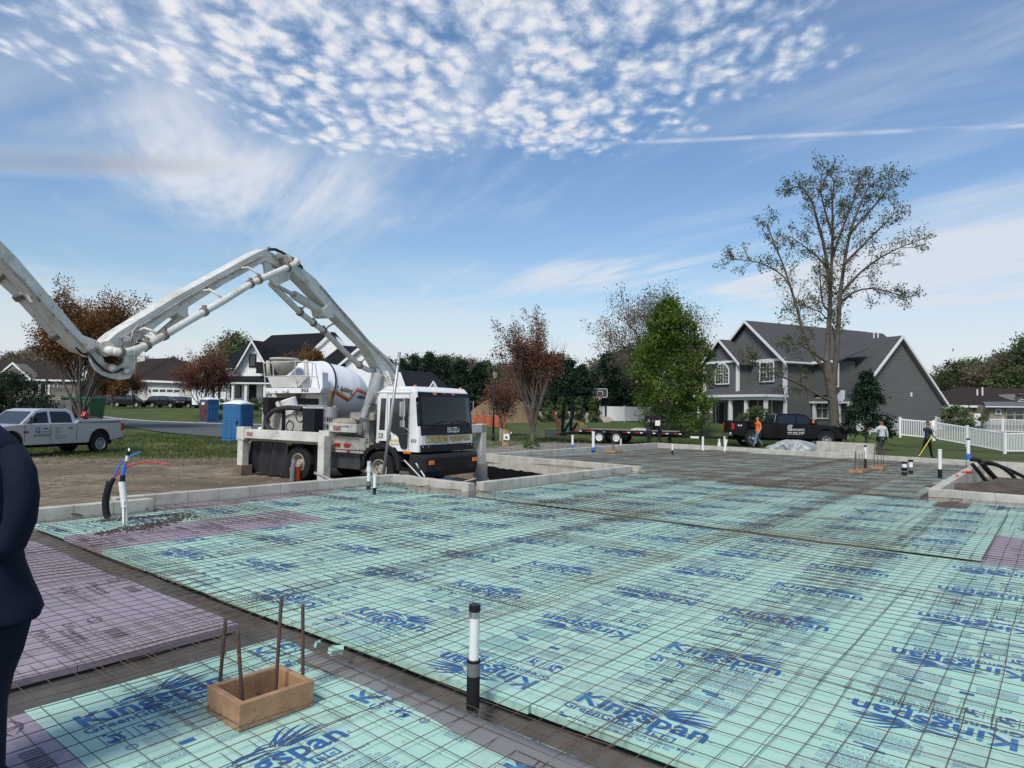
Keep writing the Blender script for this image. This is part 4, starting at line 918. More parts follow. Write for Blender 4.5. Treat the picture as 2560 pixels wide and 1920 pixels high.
for x in (-1.55, -1.2): q.bb(x, x+.2, -1.205, -1.17, 1.02, 1.10)
q.bb(-1.08, -.98, -1.21, -1.19, .87, .93); q.build('reflector', redl, T)
q = MB(); q.bb(-2.62, -2.38, -.98, -.9, .2, .95); q.build('mud_flap', under, T)
# hanging black sheet behind the rear wheels
q = MB(); n = 16
for i in range(n+1):
    x = -5.35+1.75*i/n
    for j in range(6): q.v.append(Vector((x, -1.0-.06*math.sin(i*1.3+j*.5)-.04*j/5, 1.02-.19*j-.03*math.sin(i*.9))))
q.f = [(i*6+j, (i+1)*6+j, (i+1)*6+j+1, i*6+j+1) for i in range(n) for j in range(5)]; q.m = [0]*len(q.f)
q.build('hanging_sheet', mat('black_film', (.02, .02, .022), .32, bump=.6, bs=4), T, smooth=True)
# outriggers
o = MB(); o.bb(-5.45, -1.95, -1.38, -1.16, 1.10, 1.36); o.build('outrigger_beam', wp, T, bevel=.012)
o = MB(); o.bb(-1.95, -1.55, -1.40, -1.12, 1.04, 1.42); o.bb(-1.60, -.60, -1.36, -1.14, 1.40, 1.62); o.build('outrigger_housing', wp, T, bevel=.012)
o = MB(); o.bb(-5.46, -5.12, -1.42, -1.14, 1.04, 1.42); o.bb(-5.42, -5.18, -1.40, -1.18, .30, 1.04); o.build('outrigger_leg', wp, T, bevel=.01)
o = MB(); o.bb(-1.72, -1.48, -1.62, -1.38, 0, 1.30); o.build('outrigger_leg', wp, T, bevel=.01)
o = MB(); o.bb(.15, .38, 1.1, 3.05, 1.36, 1.60); o.bb(.15, .38, 2.82, 3.06, .42, 1.62); o.build('outrigger_leg', wp, T, bevel=.01)
q = MB()
for x, z_ in ((-5.03, 1.17), (-1.42, 1.46)): q.bb(x, x+.27, -1.39, -1.35, z_, z_+.11)
q.build('warning_decal', mat('red_decal', (.30, .04, .035), .5, fleck=True, fs=60, ft=.5, fcol=(.4, .38, .34)), T)
dk = lambda x, z_: Vector((x, -1.366, z_))
q = MB(); put_text(q, 'CAUTION', lambda x, y: dk(x, y)+Vector((0, 0, 0)), width=.26, h=.05, x0=-1.12, y0=1.53, bold=.01); q.build('warning_lettering', bspl, T)
blk_ = MB(); blk_.bb(-5.5, -5.1, -1.48, -1.10, 0, .32)
M = mloc(T); w0 = M @ Vector((-5.3, -1.29, 0)); ob = MB(); ob.bb(-.2, .2, -.19, .19, 0, .31); tb = ob.build('timber_block', woodold, bevel=.01); tb.location = w0; tb.rotation_euler = (0, 0, TR)
tag(tb, 'weathered timber block under the rear outrigger leg of the pump truck', 'wood block')
w0 = M @ Vector((.27, 2.94, 0)); q = MB(); q.tube([(0, 0, -.35), (0, 0, .42)], .21, 20); o = q.build('form_tube', mat('cardboard_tube', (.36, .33, .28), .85, fleck=True, fs=7, ft=.6, fcol=(.20, .18, .15))); o.location = w0; tag(o, 'grey cardboard form tube standing under the far outrigger leg, right of the bumper', 'tube')
# turret, stowed parts and pump machinery behind the cab
q = MB(); q.bb(-1.25, -.35, -.55, .55, 1.1, 1.75); q.tube([(-.8, 0, 1.7), (-.8, 0, 2.0)], .42, 20); q.bb(-.72, -.50, -1.0, -.8, 1.1, 1.95); q.bb(-1.15, -.30, -1.05, -.6, 1.72, 1.92); q.build('pedestal', dirtyw, T, bevel=.015)
q = MB(); q.ext([(-1.0, -.26, 1.95), (-.35, -.26, 1.95), (-.42, -.26, 2.65), (-.62, -.26, 3.05), (-.75, -.26, 3.05), (-.9, -.26, 2.6)], (0, .05, 0)); q.ext([(-1.0, .24, 1.95), (-.35, .24, 1.95), (-.42, .24, 2.65), (-.62, .24, 3.05), (-.75, .24, 3.05), (-.9, .24, 2.6)], (0, .05, 0)); q.build('turret', wpc, T, bevel=.01)
q = MB(); q.tube([(-2.35, -.65, 1.15), (-2.35, -.65, 2.05)], .19, 18); q.build('muffler', galv, T, smooth=False)
q = MB(); q.tube([(-2.35, -.65, 2.05), (-2.35, -.65, 2.38), (-2.30, -.65, 2.5), (-2.22, -.65, 2.55)], .07, 12); q.build('exhaust_stack', mat('burnt_steel', (.22, .16, .12), .6, metal=.5), T, smooth=True)
q = MB()
for i in range(5):
    for j in range(3): q.bb(-2.45+.09*i, -2.42+.09*i, -.846, -.83, 1.25+.2*j, 1.37+.2*j)
q.build('muffler_slot', under, T)
bagm = mat('tan_canvas', (.40, .33, .26), .85, var=.3, vs=3)
q = MB()
for a, b, r in (((-1.85, -.95, 1.50), (-1.85, -.35, 1.50), .25), ((-1.55, -.98, 1.42), (-.95, -.98, 1.48), .15), ((-1.6, -.98, 1.62), (-.95, -.95, 1.66), .12)):
    A_, B_ = Vector(a), Vector(b); q.tube([A_, A_.lerp(B_, .08), A_.lerp(B_, .3), A_.lerp(B_, .7), A_.lerp(B_, .92), B_], [r*.5, r*.92, r, r*1.02, r*.9, r*.5], 12)
q.build('canvas_roll', bagm, T, smooth=True)
q = MB(); q.bb(-2.95, -2.45, -1.12, -.30, 1.32, 2.0); q.build('radiator', bspl, T, bevel=.01)
q = MB(); q.ext([(-4.1, -.9, 1.15), (-2.9, -.9, 1.15), (-2.9, -.9, 1.98), (-3.2, -.9, 2.05), (-3.55, -.9, 1.98), (-3.8, -.9, 1.75), (-4.05, -.9, 1.6)], (0, .75, 0)); q.build('pump_housing', dirtyw, T, bevel=.02)
q = MB()
for cx_, cz_, r_ in ((-3.3, 1.78, .17), (-3.72, 1.48, .15)):
    rp = ring((cx_, -.915, cz_), (0, 1, 0), r_, 18); q.tube(rp+[rp[0]], .012, 6)
q.tube([(-2.95, -.93, 1.9), (-3.15, -.93, 1.35)], .03, 6); q.build('cover_ring', under, T)
q = MB(); pts = [(-3.15, -1.0, 1.98), (-3.6, -1.04, 2.02), (-4.2, -1.06, 1.95), (-4.55, -1.06, 1.75), (-4.6, -1.06, 1.5), (-4.35, -1.06, 1.32), (-3.9, -1.04, 1.25), (-3.2, -1.0, 1.30), (-2.6, -1.0, 1.30)]
for _ in range(2):
    z_ = [Vector(pts[0])]
    for a, b in zip(pts[:-1], pts[1:]): a, b = Vector(a), Vector(b); z_ += [a*.75+b*.25, a*.25+b*.75]
    pts = z_+[Vector(pts[-1])]
q.tube(pts, .07, 12); q.build('suction_hose', mat('black_hose', (.035, .037, .04), .6), T, smooth=True)
q = MB(); q.bb(-4.78, -4.72, -1.0, -.85, 1.1, 2.2); q.bb(-3.98, -3.92, -1.0, -.92, 1.1, 1.95); q.bb(-4.85, -4.6, -1.0, .9, 1.85, 2.3); q.build('frame_post', under, T)
q = MB(); q.tube([(-4.9, -.95, 1.1), (-4.85, -.95, 2.3)], .035, 8); q.tube([(-5.0, -.5, 2.35), (-4.3, -.8, 1.95)], .07, 10); q.build('grey_rail', dirtyw, T)
q = MB(); a = Vector((-4.05, -.55, 1.85)); d = Vector((-.1, -.12, .42)); q.tube([a, a+d*.95, a+d], [.21, .235, .2], 22); q.build('upturned_bucket', pvc, T)
q = MB(); q.ext([(-5.1, .9, 1.0), (-5.1, .9, 1.7), (-4.7, .9, 2.1), (-4.2, .9, 2.1), (-4.0, .9, 1.2)], (0, -1.4, 0)); q.build('charging_hopper', dirtyw, T, bevel=.02)
q = MB(); q.ext([(-5.9, .2, .95), (-4.9, .2, .95), (-4.9, .2, 1.32), (-5.75, .2, 1.32)], (0, 1.2, 0)); q.build('rear_platform', wpc, T, bevel=.02)
# lean of hoses at the turret
q = MB()
for i in range(6):
    q.tube([(-.72+.03*i, -.35, 3.0), (-.45+.05*i, -.45-.03*i, 2.85-.05*i), (-.15+.04*i, -.5, 2.95-.1*i), (-.25+.03*i, -.3, 2.55)], .016, 6)
q.build('hydraulic_hose', mat('pale_hose', (.42, .42, .38), .6), T, smooth=True)

# ---- boom: a folding arm in one upright plane
BP0 = Vector((-3.45, 19.0, 0)); bd = Vector((-.36, -.933, 0)).normalized(); bn = Vector((.933, -.36, 0)).normalized()
def bpt(u, v, off=.15): return onpl(u, v, BP0+bn*off, bn)
def plate(nm, m_, pts, off=.15, th=.30, bev=.01):
    q = MB(); q.ext([bpt(u, v, off) for u, v in pts], -bn*th); return q.build(nm, m_, T, world=True, bevel=bev)
S1 = [(736, 652), (791, 698), (823, 738), (885, 806), (924, 852), (966, 890), (992, 920), (1000, 950), (985, 958), (958, 935), (946, 916), (922, 872), (862, 812), (818, 768), (766, 712), (726, 673), (722, 660)]
plate('boom_section', wp, S1)
S2 = [(292, 832), (440, 741), (508, 704), (640, 632), (664, 622), (694, 640), (720, 636), (736, 650), (730, 676), (700, 668), (664, 652), (615, 681), (560, 711), (472, 767), (420, 796), (378, 828), (325, 864), (300, 885), (262, 888), (258, 862)]
plate('boom_section', wp, S2, .15, .28)
S3 = [(-60, 528), (0, 600), (42, 642), (140, 757), (208, 838), (240, 850), (262, 862), (256, 890), (236, 892), (205, 872), (120, 773), (60, 706), (0, 640), (-60, 575)]
plate('boom_section', wp, S3, .12, .26)
# trims along the boxes
def strip(pts, off, r=.011, m_=None): 
    q = MB(); q.tube([bpt(u, v, off) for u, v in pts], r, 5); q.build('oil_line', m_ or dirtyw, T, world=True)
for k in (4, 8, 12): strip([(300, 842+k), (445, 752+k), (520, 708+k), (655, 634+k)], .17)
for k in (3, 7): strip([(800, 708+k), (886, 810+k), (925, 856+k), (975, 905+k), (1000, 948)], .17)
for k in (-6, -12): strip([(0, 655+k), (60, 716+k), (130, 795+k), (208, 876+k)], .14)
def bpipe(pts, off, r, clamps, nm='delivery_pipe'):
    q = MB(); P_ = [bpt(u, v, off) for u, v in pts]; q.tube(P_, r, 14); q.build(nm, wp, T, world=True, smooth=True)
    for k in clamps:
        i = int(k); p = P_[i].lerp(P_[min(i+1, len(P_)-1)], k-i); d = (P_[min(i+1, len(P_)-1)]-P_[i]).normalized()
        q = MB(); q.tube([p-d*.035, p+d*.035], r*1.3, 12); q.box(p+Vector((0, 0, r*1.4)), (.06, .06, .05)); q.build('pipe_clamp', mat('rusty_clamp', (.22, .17, .12), .6, var=.5, vs=20), T, world=True)
bpipe([(742, 655), (734, 662), (654, 697), (629, 708), (567, 747), (470, 803), (413, 837), (384, 853), (355, 869), (330, 878), (305, 882), (283, 878)], .48, .066, [1.2, 2.3, 3.05, 4.6, 6.1, 7.6, 10.2])
bpipe([(676, 708), (750, 781), (780, 805), (812, 829), (856, 874), (899, 914), (918, 924), (940, 928)], -.05, .068, [1, 2.1, 2.9, 5])
bpipe([(-60, 620), (0, 690), (42, 728), (140, 836), (182, 868), (230, 880)], -.35, .085, [1, 2.1, 3])
# brackets between pipe and boom
def br(a, b, o1, o2):
    q = MB(); A_, B_ = bpt(*a, o1), bpt(*b, o2); q.tube([A_, A_.lerp(B_, .4)+Vector((0, 0, .08)), A_.lerp(B_, .8)+Vector((0, 0, .05)), B_], .024, 8); q.build('pipe_bracket', wp, T, world=True, smooth=True)
for a, b in (((340, 830), (392, 836)), ((504, 728), (553, 745)), ((600, 671), (650, 690))): br(a, b, .15, .46)
for a, b in (((845, 812), (812, 826)), ((920, 900), (902, 910)), ((728, 698), (690, 708)), ((770, 768), (752, 780))): br(a, b, .0, -.05)
br((80, 756), (48, 738), .1, -.3)
# joints, links and rams
def bcyl(a, b, r, m_, nm, o1=.0, o2=None, rs=None):
    q = MB(); q.tube([bpt(*a, o1), bpt(*b, o2 if o2 is not None else o1)], rs or r, 16); q.build(nm, m_, T, world=True, smooth=False)
for (c, r, hw) in (((716, 650), .17, .34), ((698, 640), .10, .30), ((266, 872), .17, .30), ((228, 866), .11, .24), ((315, 849), .10, .22), ((282, 920), .09, .30), ((317, 928), .09, .26), ((672, 622), .07, .2)):
    bcyl(c, c, r*.72, dirtyw, 'pivot_pin', hw*.85, -.3); bcyl(c, c, r*.4, steel, 'pin_cap', hw*.85+.02, hw*.85-.01)
q = MB(); q.tube([bpt(742, 652, .15), bpt(742, 655, .5)], .075, 14); q.tube([bpt(268, 872, .1), bpt(272, 876, .30), bpt(284, 878, .48)], .072, 14); q.build('pipe_elbow', wp, T, world=True, smooth=True)
plate('joint_link', wp, [(222, 868), (258, 892), (262, 905), (278, 912), (298, 915), (312, 906), (308, 862), (326, 858), (338, 870), (336, 900), (334, 930), (326, 946), (300, 950), (282, 946), (258, 938), (240, 925), (228, 905)], .13, .05)
plate('joint_link', wp, [(222, 868), (258, 892), (262, 905), (278, 912), (298, 915), (312, 906), (308, 862), (326, 858), (338, 870), (336, 900), (334, 930), (326, 946), (300, 950), (282, 946), (258, 938), (240, 925), (228, 905)], -.14, .05)
plate('joint_link', wp, [(660, 655), (676, 655), (684, 676), (728, 680), (724, 700), (692, 716), (680, 704), (664, 690)], .12, .05); plate('joint_link', dirtyw, [(660, 655), (676, 655), (684, 676), (728, 680), (724, 700), (692, 716), (680, 704), (664, 690)], -.12, .05)
bcyl((688, 712), (740, 741), .045, steel, 'ram_rod', 0); bcyl((734, 737), (814, 785), .10, wp, 'ram_barrel', 0)
bcyl((362, 876), (405, 834), .04, steel, 'ram_rod', 0); bcyl((400, 840), (462, 786), .085, wp, 'ram_barrel', 0)
plate('ram_bracket', wp, [(808, 772), (826, 756), (836, 790), (836, 794), (822, 796), (812, 790)], .18, .36); plate('ram_bracket', wp, [(438, 772), (472, 748), (470, 790), (462, 796), (448, 786)], .17, .34)
bcyl((943, 935), (925, 1010), .15, wp, 'lift_ram', .05, .0); bcyl((948, 900), (943, 938), .085, steel, 'lift_rod', .05)
bcyl((925, 1010), (912, 1048), .16, dirtyw, 'lift_ram_foot', 0, -.1); bcyl((905, 1050), (930, 990), .08, dirtyw, 'support_strut', .25, .1)
# grease smears on the joint
q = MB(); P_ = [bpt(228+5*math.cos(a*.63), 866+8*math.sin(a*.63), .124) for a in range(10)]; q.poly(P_); q.build('grease_smear', mat('black_grease', (.01, .01, .01), .4), T, world=True)
q = MB(); q.poly([bpt(u, v, .124) for u, v in ((186, 868), (192, 868), (206, 882), (238, 886), (250, 888), (248, 893), (214, 889), (200, 884))]); q.build('grease_smear', MATS['black_grease'], T, world=True)
hb_ = MATS['black_hose'] if 'black_hose' in MATS else under
q = MB()
for k in range(3):
    q.tube([bpt(u, v+k*1.5, .2) for u, v in ((672, 622), (688, 622), (705, 630), (722, 640), (740, 650), (756, 668))], .02, 6)
    q.tube([bpt(u-k*2, v, .2) for u, v in ((222, 880), (240, 905), (262, 925), (280, 932), (296, 930), (308, 922))], .014, 6)
q.build('hydraulic_hose', hb_, T, world=True, smooth=True)
q = MB()
for k in range(2): q.tube([bpt(u+k*3, v, .2) for u, v in ((345, 812), (332, 828), (328, 850), (336, 880), (338, 905), (332, 935))], .012, 6)
q.build('hydraulic_hose', dirtyw, T, world=True, smooth=True)

# galvanised pole leaning in front of the cab, debris at the bumper
A_, B_ = at(957, 1198, 16.1), at(999, 880, 16.0); o0 = A_.copy(); m = MB(); m.tube([(0, 0, 0), B_-A_], .036, 14); m.tube([(B_-A_)*.90, (B_-A_)*.93], .042, 14); o = m.build('steel_pole', galv, smooth=True); o.location = o0; tag(o, 'tall galvanised steel pole leaning in front of the truck cab', 'pole')
p = gz(736, 1202, -.33); p = at(738, 1200, p.y); p.z = -.33
t = thing('bucket', 'orange-red plastic bucket on the dirt by the rear wheels', 'bucket', p, 0)
m = MB(); m.tube([(0, 0, 0), (0, 0, .37)], [.135, .155], 22); m.build('body', mat('orange_plastic', (.66, .085, .03), .4), t, smooth=False); m = MB(); m.tube([(0, 0, .30), (0, 0, .32)], .163, 22); m.tube([(0, 0, .35), (0, 0, .37)], .165, 22); m.build('rim', MATS['orange_plastic'], t)
m = MB(); m.tube([(-.02, -.20, 0), (-.01, -.20, .3), (.0, -.18, .52), (.02, -.17, .6)], [.075, .07, .06, .02], 8); o = m.build('grey_sleeve', mat('grey_plastic', (.16, .165, .17), .5), smooth=False); o.location = p; tag(o, 'grey plastic sleeve standing against the orange-red bucket', 'sleeve')
p = at(1060, 1196, 17.0); t = thing('wheelbarrow_tray', 'blue tray with hardened concrete on its rim, in front of the bumper', 'tray', p-Vector((0, 0, .25)), R(-20))
m = MB(); m.ext([(-.55, -.3, 0), (.55, -.3, 0), (.7, -.4, .25), (-.7, -.4, .25)], (0, .75, 0)); m.build('tray', mat('dark_blue_steel', (.03, .07, .15), .5, fleck=True, fs=9, ft=.6, fcol=(.3, .29, .27)), t, bevel=.02)
m = MB(); m.tube([(-.75, -.42, .27), (-.3, -.44, .31), (.2, -.42, .28), (.5, -.43, .24), (.85, -.4, .12)], [.04, .06, .05, .08, .10], 8); m.build('concrete_crust', conc, t, smooth=True)
for i, (a, b, lb) in enumerate((((1010, 1150), (1052, 1194), 'grey strip of flat steel leaning on the tray before the bumper'), ((1040, 1158), (1062, 1192), 'short grey steel strip leaning beside the longer one before the bumper'), ((1155, 1206), (1190, 1196), 'pale stick lying on the ground by the form tube'), ((786, 1182), (830, 1200), 'weathered pipe lying by the outrigger leg'))):
    A_, B_ = at(*a, 16.6), at(*b, 16.5); m = MB(); m.tube([(0, 0, 0), B_-A_], .035 if i == 3 else .022, 6); o = m.build('steel_strip' if i < 2 else ('stick' if i == 2 else 'old_pipe'), galv if i < 2 else dirtyw); o.location = A_; tag(o, lb, 'strip' if i < 2 else ('stick' if i == 2 else 'pipe'))
# ------------------------------------------------------------------ buildings
sid = stripes('grey_siding', (.140, .139, .136), (.055, .055, .055), .125, .018, 2, .7, vs=.8)
batg = stripes('grey_batten', (.128, .134, .140), (.05, .055, .06), .3, .03, 0, .7, vs=.8)
shing = stripes('charcoal_shingle', (.080, .081, .083), (.03, .032, .036), .14, .02, 2, .9, var=.5, vs=6)
shinb = stripes('black_shingle', (.012, .0135, .017), (.006, .007, .009), .16, .02, 2, .85, var=.5, vs=5)
shinbr = stripes('brown_shingle', (.035, .026, .023), (.02, .015, .013), .16, .02, 2, .9, var=.4, vs=5)
trimw = mat('white_trim', (.72, .72, .70), .5, var=.06, vs=2)
whs = stripes('white_batten', (.82, .82, .80), (.58, .58, .58), .32, .03, 0, .6, var=.05)
whl = stripes('pale_clapboard', (.60, .59, .56), (.36, .36, .34), .16, .02, 2, .7, var=.06)
taup = stripes('taupe_siding', (.20, .18, .15), (.11, .10, .085), .16, .02, 2, .7, var=.1)
beig = stripes('beige_siding', (.52, .49, .40), (.35, .33, .27), .2, .02, 2, .7, var=.06)
dkg = mat('window_glass', (.03, .038, .042), .08, spec=.8, var=.5, vs=.7)
curt = mat('curtained_glass', (.10, .125, .12), .2, var=.5, vs=2)
def roofslab(par, nm, m_, a, b, c, d, th=.16, world=False):
    """sloping slab: a-b along the eave, d-c along the ridge"""
    q = MB(); q.ext([a, b, c, d], (0, 0, -th)); return q.build(nm, m_, par, world=world)
HL = Vector((29.5, 58.8, .5)); HA = Vector((-.423, .906, 0)).normalized(); HIN = Vector((.906, .423, 0)).normalized()
H = thing('grey_house', 'two-storey grey house with front gables, long porch and big gabled garage wing', 'house', HL, math.atan2(HA.y, HA.x))
def hl(X, Y, Z): return Vector((X, -Y, Z))
def hbox(nm, m_, x0, x1, y0, y1, z0, z1, bev=0): q = MB(); q.bb(x0, x1, -y1, -y0, z0, z1); return q.build(nm, m_, H, bevel=bev)
def gabx(nm, m_, X, y0, y1, zb, ze, zr, th=.1):     # gable wall in a plane X = const, ridge along X
    q = MB(); q.ext([hl(X, y0, zb), hl(X, y1, zb), hl(X, y1, ze), hl(X, (y0+y1)/2, zr), hl(X, y0, ze)], (th, 0, 0)); return q.build(nm, m_, H)
def gaby(nm, m_, Y, x0, x1, zb, ze, zr, th=.1):
    q = MB(); q.ext([hl(x0, Y, zb), hl(x1, Y, zb), hl(x1, Y, ze), hl((x0+x1)/2, Y, zr), hl(x0, Y, ze)], (0, -th, 0)); return q.build(nm, m_, H)
gw = stripes('grey_siding_wide', (.155, .153, .150), (.06, .06, .06), .20, .035, 2, .7, vs=.5)
gabx('wall', gw, 0, 0, 12.1, -.6, 2.75, 8.2); hbox('wall', sid, .1, 14, .02, .2, -.6, 2.75)
hbox('wall', sid, .1, 9, 11.8, 12.05, -.6, 2.75)
ov = .45; sl_ = (8.45-2.75)/6.05
for sgn, nm in ((-1, 'front'), (1, 'back')):
    ye = 6.05+sgn*(6.05+ov); ze = 8.5-sl_*(6.05+ov)
    q = MB(); q.ext([hl(-.35, ye, ze), hl(15, ye, ze), hl(15, 6.05, 8.5), hl(-.35, 6.05, 8.5)], (0, 0, -.14)); q.build('roof', shing, H)
    q = MB(); q.ext([hl(-.42, ye, ze+.02), hl(-.42, 6.05, 8.52), hl(-.42, 6.05, 8.22), hl(-.42, ye, ze-.28)], (.09, 0, 0)); q.build('rake_board', trimw, H)
    q = MB(); q.ext([hl(-.30, ye, ze-.16), hl(-.30, 6.05, 8.34), hl(.02, 6.05, 8.34), hl(.02, ye, ze-.16)], (0, 0, -.02)); q.build('soffit', mat('soffit', (.45, .45, .44), .6), H)
    q = MB(); q.bb(-.42, .0, -ye-.15, -ye+.15, ze-.42, ze-.1) if sgn > 0 else q.bb(-.42, .05, -ye-.1, -ye+.2, ze-.38, ze-.1); q.build('eave_return', trimw, H, bevel=.02)
q = MB(); q.bb(-.3, 14, .42, .56, 2.25, 2.42); q.build('gutter', trimw, H)
q = MB(); q.bb(-.02, .1, -.14, 0, -.5, 2.4); q.bb(-.02, .1, -12.1, -11.95, -.5, 2.6); q.build('corner_board', mat('corner_grey', (.10, .105, .11), .6), H)
q = MB(); q.bb(-.07, .0, -7.75, -7.55, 3.0, 3.4); q.build('exhaust_vent', trimw, H, bevel=.02)
# main block
hbox('wall', sid, 4.1, 13.6, -3.47, 9, -.4, 6.25); gaby('wall', batg, -3.55, 4.1, 13.3, 3.0, 6.25, 9.75)
for sgn in (-1, 1):
    xe = 8.7+sgn*(4.6+.5); s2 = (10.1-6.2)/4.6; ze = 10.15-s2*5.1
    q = MB(); q.ext([hl(xe, -4.0, ze), hl(xe, 13.2, ze), hl(8.7, 13.2, 10.15), hl(8.7, -4.0, 10.15)], (0, 0, -.14)); q.build('roof', shing, H)
    q = MB(); q.ext([hl(xe, -4.06, ze+.02), hl(8.7, -4.06, 10.18), hl(8.7, -4.06, 9.9), hl(xe, -4.06, ze-.26)], (0, -.08, 0)); q.build('rake_board', trimw, H)
q = MB(); q.ext([hl(3.7, 13.2, 5.8), hl(13.7, 13.2, 5.8), hl(8.7, 13.2, 10.12)], (0, -2.5, 0)); q.build('roof_hip', shing, H)
q = MB(); q.bb(3.6, 3.75, -9.0, 4.0, 5.75, 5.95); q.bb(4.1, 13.3, 3.5, 3.62, 6.05, 6.3); q.build('frieze_board', trimw, H)
q = MB(); q.bb(4.0, 4.35, 3.40, 3.62, 2.9, 6.1); q.build('corner_board', trimw, H)
# projecting bay with the arched window
hbox('wall', sid, 8.3, 12.97, -5.0, -3.4, 2.6, 6.25); gaby('wall', batg, -5.07, 8.3, 12.97, 2.6, 6.25, 8.1)
for sgn in (-1, 1):
    xe = 10.63+sgn*(2.34+.45); s2 = 2.1/2.34; ze = 8.4-s2*2.79
    q = MB(); q.ext([hl(xe, -5.45, ze), hl(xe, -2, ze), hl(10.63, -2, 8.4), hl(10.63, -5.45, 8.4)], (0, 0, -.12)); q.build('roof', shing, H)
    q = MB(); q.ext([hl(xe, -5.52, ze+.02), hl(10.63, -5.52, 8.43), hl(10.63, -5.52, 8.18), hl(xe, -5.52, ze-.22)], (0, -.08, 0)); q.build('rake_board', trimw, H)
q = MB(); q.bb(8.3, 12.97, 5.1, 5.2, 6.05, 6.28); q.bb(8.05, 8.2, 3.5, 5.4, 5.85, 6.05); q.bb(8.22, 8.5, 5.0, 5.22, 3.2, 6.05); q.bb(12.8, 13.05, 5.0, 5.22, 3.2, 6.05); q.build('bay_trim', trimw, H)
# porch
q = MB(); q.ext([hl(3.9, -6.1, 2.92), hl(13.4, -6.1, 2.92), hl(13.0, -3.5, 4.0), hl(4.6, -3.5, 4.0)], (0, 0, -.1)); q.ext([hl(3.9, -6.1, 2.92), hl(4.6, -3.5, 4.0), hl(3.9, -3.5, 2.92)], (0, 0, -.1)); q.build('porch_roof', shing, H)
q = MB(); q.bb(3.8, 13.5, 6.05, 6.2, 2.72, 2.95); q.bb(3.8, 3.95, 3.5, 6.15, 2.72, 2.95); q.bb(4.0, 13.4, 5.8, 5.95, 2.45, 2.72); q.bb(4.0, 4.15, 3.5, 5.9, 2.45, 2.72); q.build('porch_gutter', trimw, H)
q = MB(); q.bb(3.9, 13.3, 3.5, 6.0, -.4, .12); q.build('porch_floor', mat('porch_floor', (.35, .34, .32), .7), H)
for x in (4.25, 6.6, 8.6, 13.0): q = MB(); q.bb(x-.14, x+.14, 5.6, 5.88, .1, 2.5); q.build('porch_post', trimw, H, bevel=.01)
q = MB(); q.bb(3.95, 4.25, 3.48, 3.66, .1, 2.5); q.build('porch_post', trimw, H)
q = MB(); q.tube([hl(3.85, -3.9, 2.8), hl(3.85, -3.75, 2.4), hl(3.95, -3.6, 2.2), hl(3.95, -3.6, .2)], .05, 6); q.tube([hl(3.95, -3.6, 6.0), hl(3.95, -3.6, 3.4), hl(3.75, -4.0, 3.1), hl(3.75, -4.0, 2.95)], .05, 6); q.build('downspout', trimw, H)
def onY(u, v, Y):   # point in house coordinates on a facade plane Y
    p = onpl(u, v, HL+HIN*Y, HIN); return mloc(H).inverted() @ p
def hwin(u0, v0, u1, v1, Y, nx=2, nz=2, arch=False, gm_=None, fw=.11):
    a, b = onY(u0, v1, Y), onY(u1, v0, Y); x0, x1 = sorted((a.x, b.x)); z0, z1 = sorted((a.z, b.z)); y = -Y
    f = MB()
    if arch:
        r = (x1-x0)/2; zc = z1-r; cxm = (x0+x1)/2; o_ = [(x0, z0), (x1, z0)]+[(cxm+r*math.cos(math.pi*i/14), zc+r*math.sin(math.pi*i/14)) for i in range(15)]
        i_ = [(cxm+(p-cxm)*(1-fw/r), zc+(q_-zc)*(1-fw/r) if q_ > zc else (q_ if q_ > z0 else q_+fw)) for p, q_ in o_]
    else:
        o_ = [(x0, z0), (x1, z0), (x1, z1), (x0, z1)]; i_ = [(x0+fw, z0+fw), (x1-fw, z0+fw), (x1-fw, z1-fw), (x0+fw, z1-fw)]
    k = len(o_); dd = .07
    f.v = [Vector((p, y+dd, q_)) for p, q_ in o_]+[Vector((p, y+dd, q_)) for p, q_ in i_]+[Vector((p, y, q_)) for p, q_ in o_]+[Vector((p, y+.02, q_)) for p, q_ in i_]
    for i in range(k): j = (i+1) % k; f.f += [(i, j, k+j, k+i), (2*k+i, 2*k+j, j, i), (k+i, k+j, 3*k+j, 3*k+i)]; f.m += [0]*3
    fr_ = f.build('window', trimw, H)
    p_ = MB(); p_.ext([(p, y+.028, q_) for p, q_ in i_], (0, -.03, 0)); p_.build('pane', gm_ or dkg, fr_)
    mt = MB()
    for i in range(1, nx): x = x0+fw+(x1-x0-2*fw)*i/nx; w_ = .05 if (nx == 2 or i == nx//2) else .02; mt.bb(x-w_/2, x+w_/2, y+.03, y+.055, z0+fw, (z1-fw))
    for i in range(1, nz): z_ = z0+fw+(z1-z0-2*fw)*i/nz; w_ = .06 if i == nz//2 else .02; mt.bb(x0+fw, x1-fw, y+.03, y+.056, z_-w_/2, z_+w_/2)
    mt.build('sash_bar', trimw, fr_)
hwin(1788, 906, 1824, 962, -5.08-.1, 5, 6, True); hwin(1899, 903, 1936, 956, -3.57-.1, 4, 4)
hwin(1895, 992, 1932, 1040, -3.5, 4, 2); hwin(2040, 994, 2073, 1047, 0, 2, 2, gm_=curt)
q = MB(); a = onY(1790, 1050, -3.5); b = onY(1822, 990, -3.5); x0, x1 = sorted((a.x, b.x)); q.bb(x0, x1, 3.47, 3.56, .12, 2.4); dr_ = q.build('door_surround', trimw, H)
q = MB(); q.bb(x0+.12, x0+.42, 3.56, 3.58, .2, 2.3); q.bb(x1-.42, x1-.12, 3.56, 3.58, .2, 2.3); q.build('sidelight', dkg, dr_); q = MB(); q.bb(x0+.5, x1-.5, 3.56, 3.60, .15, 2.3); q.build('door', mat('dark_door', (.02, .022, .025), .4), dr_)
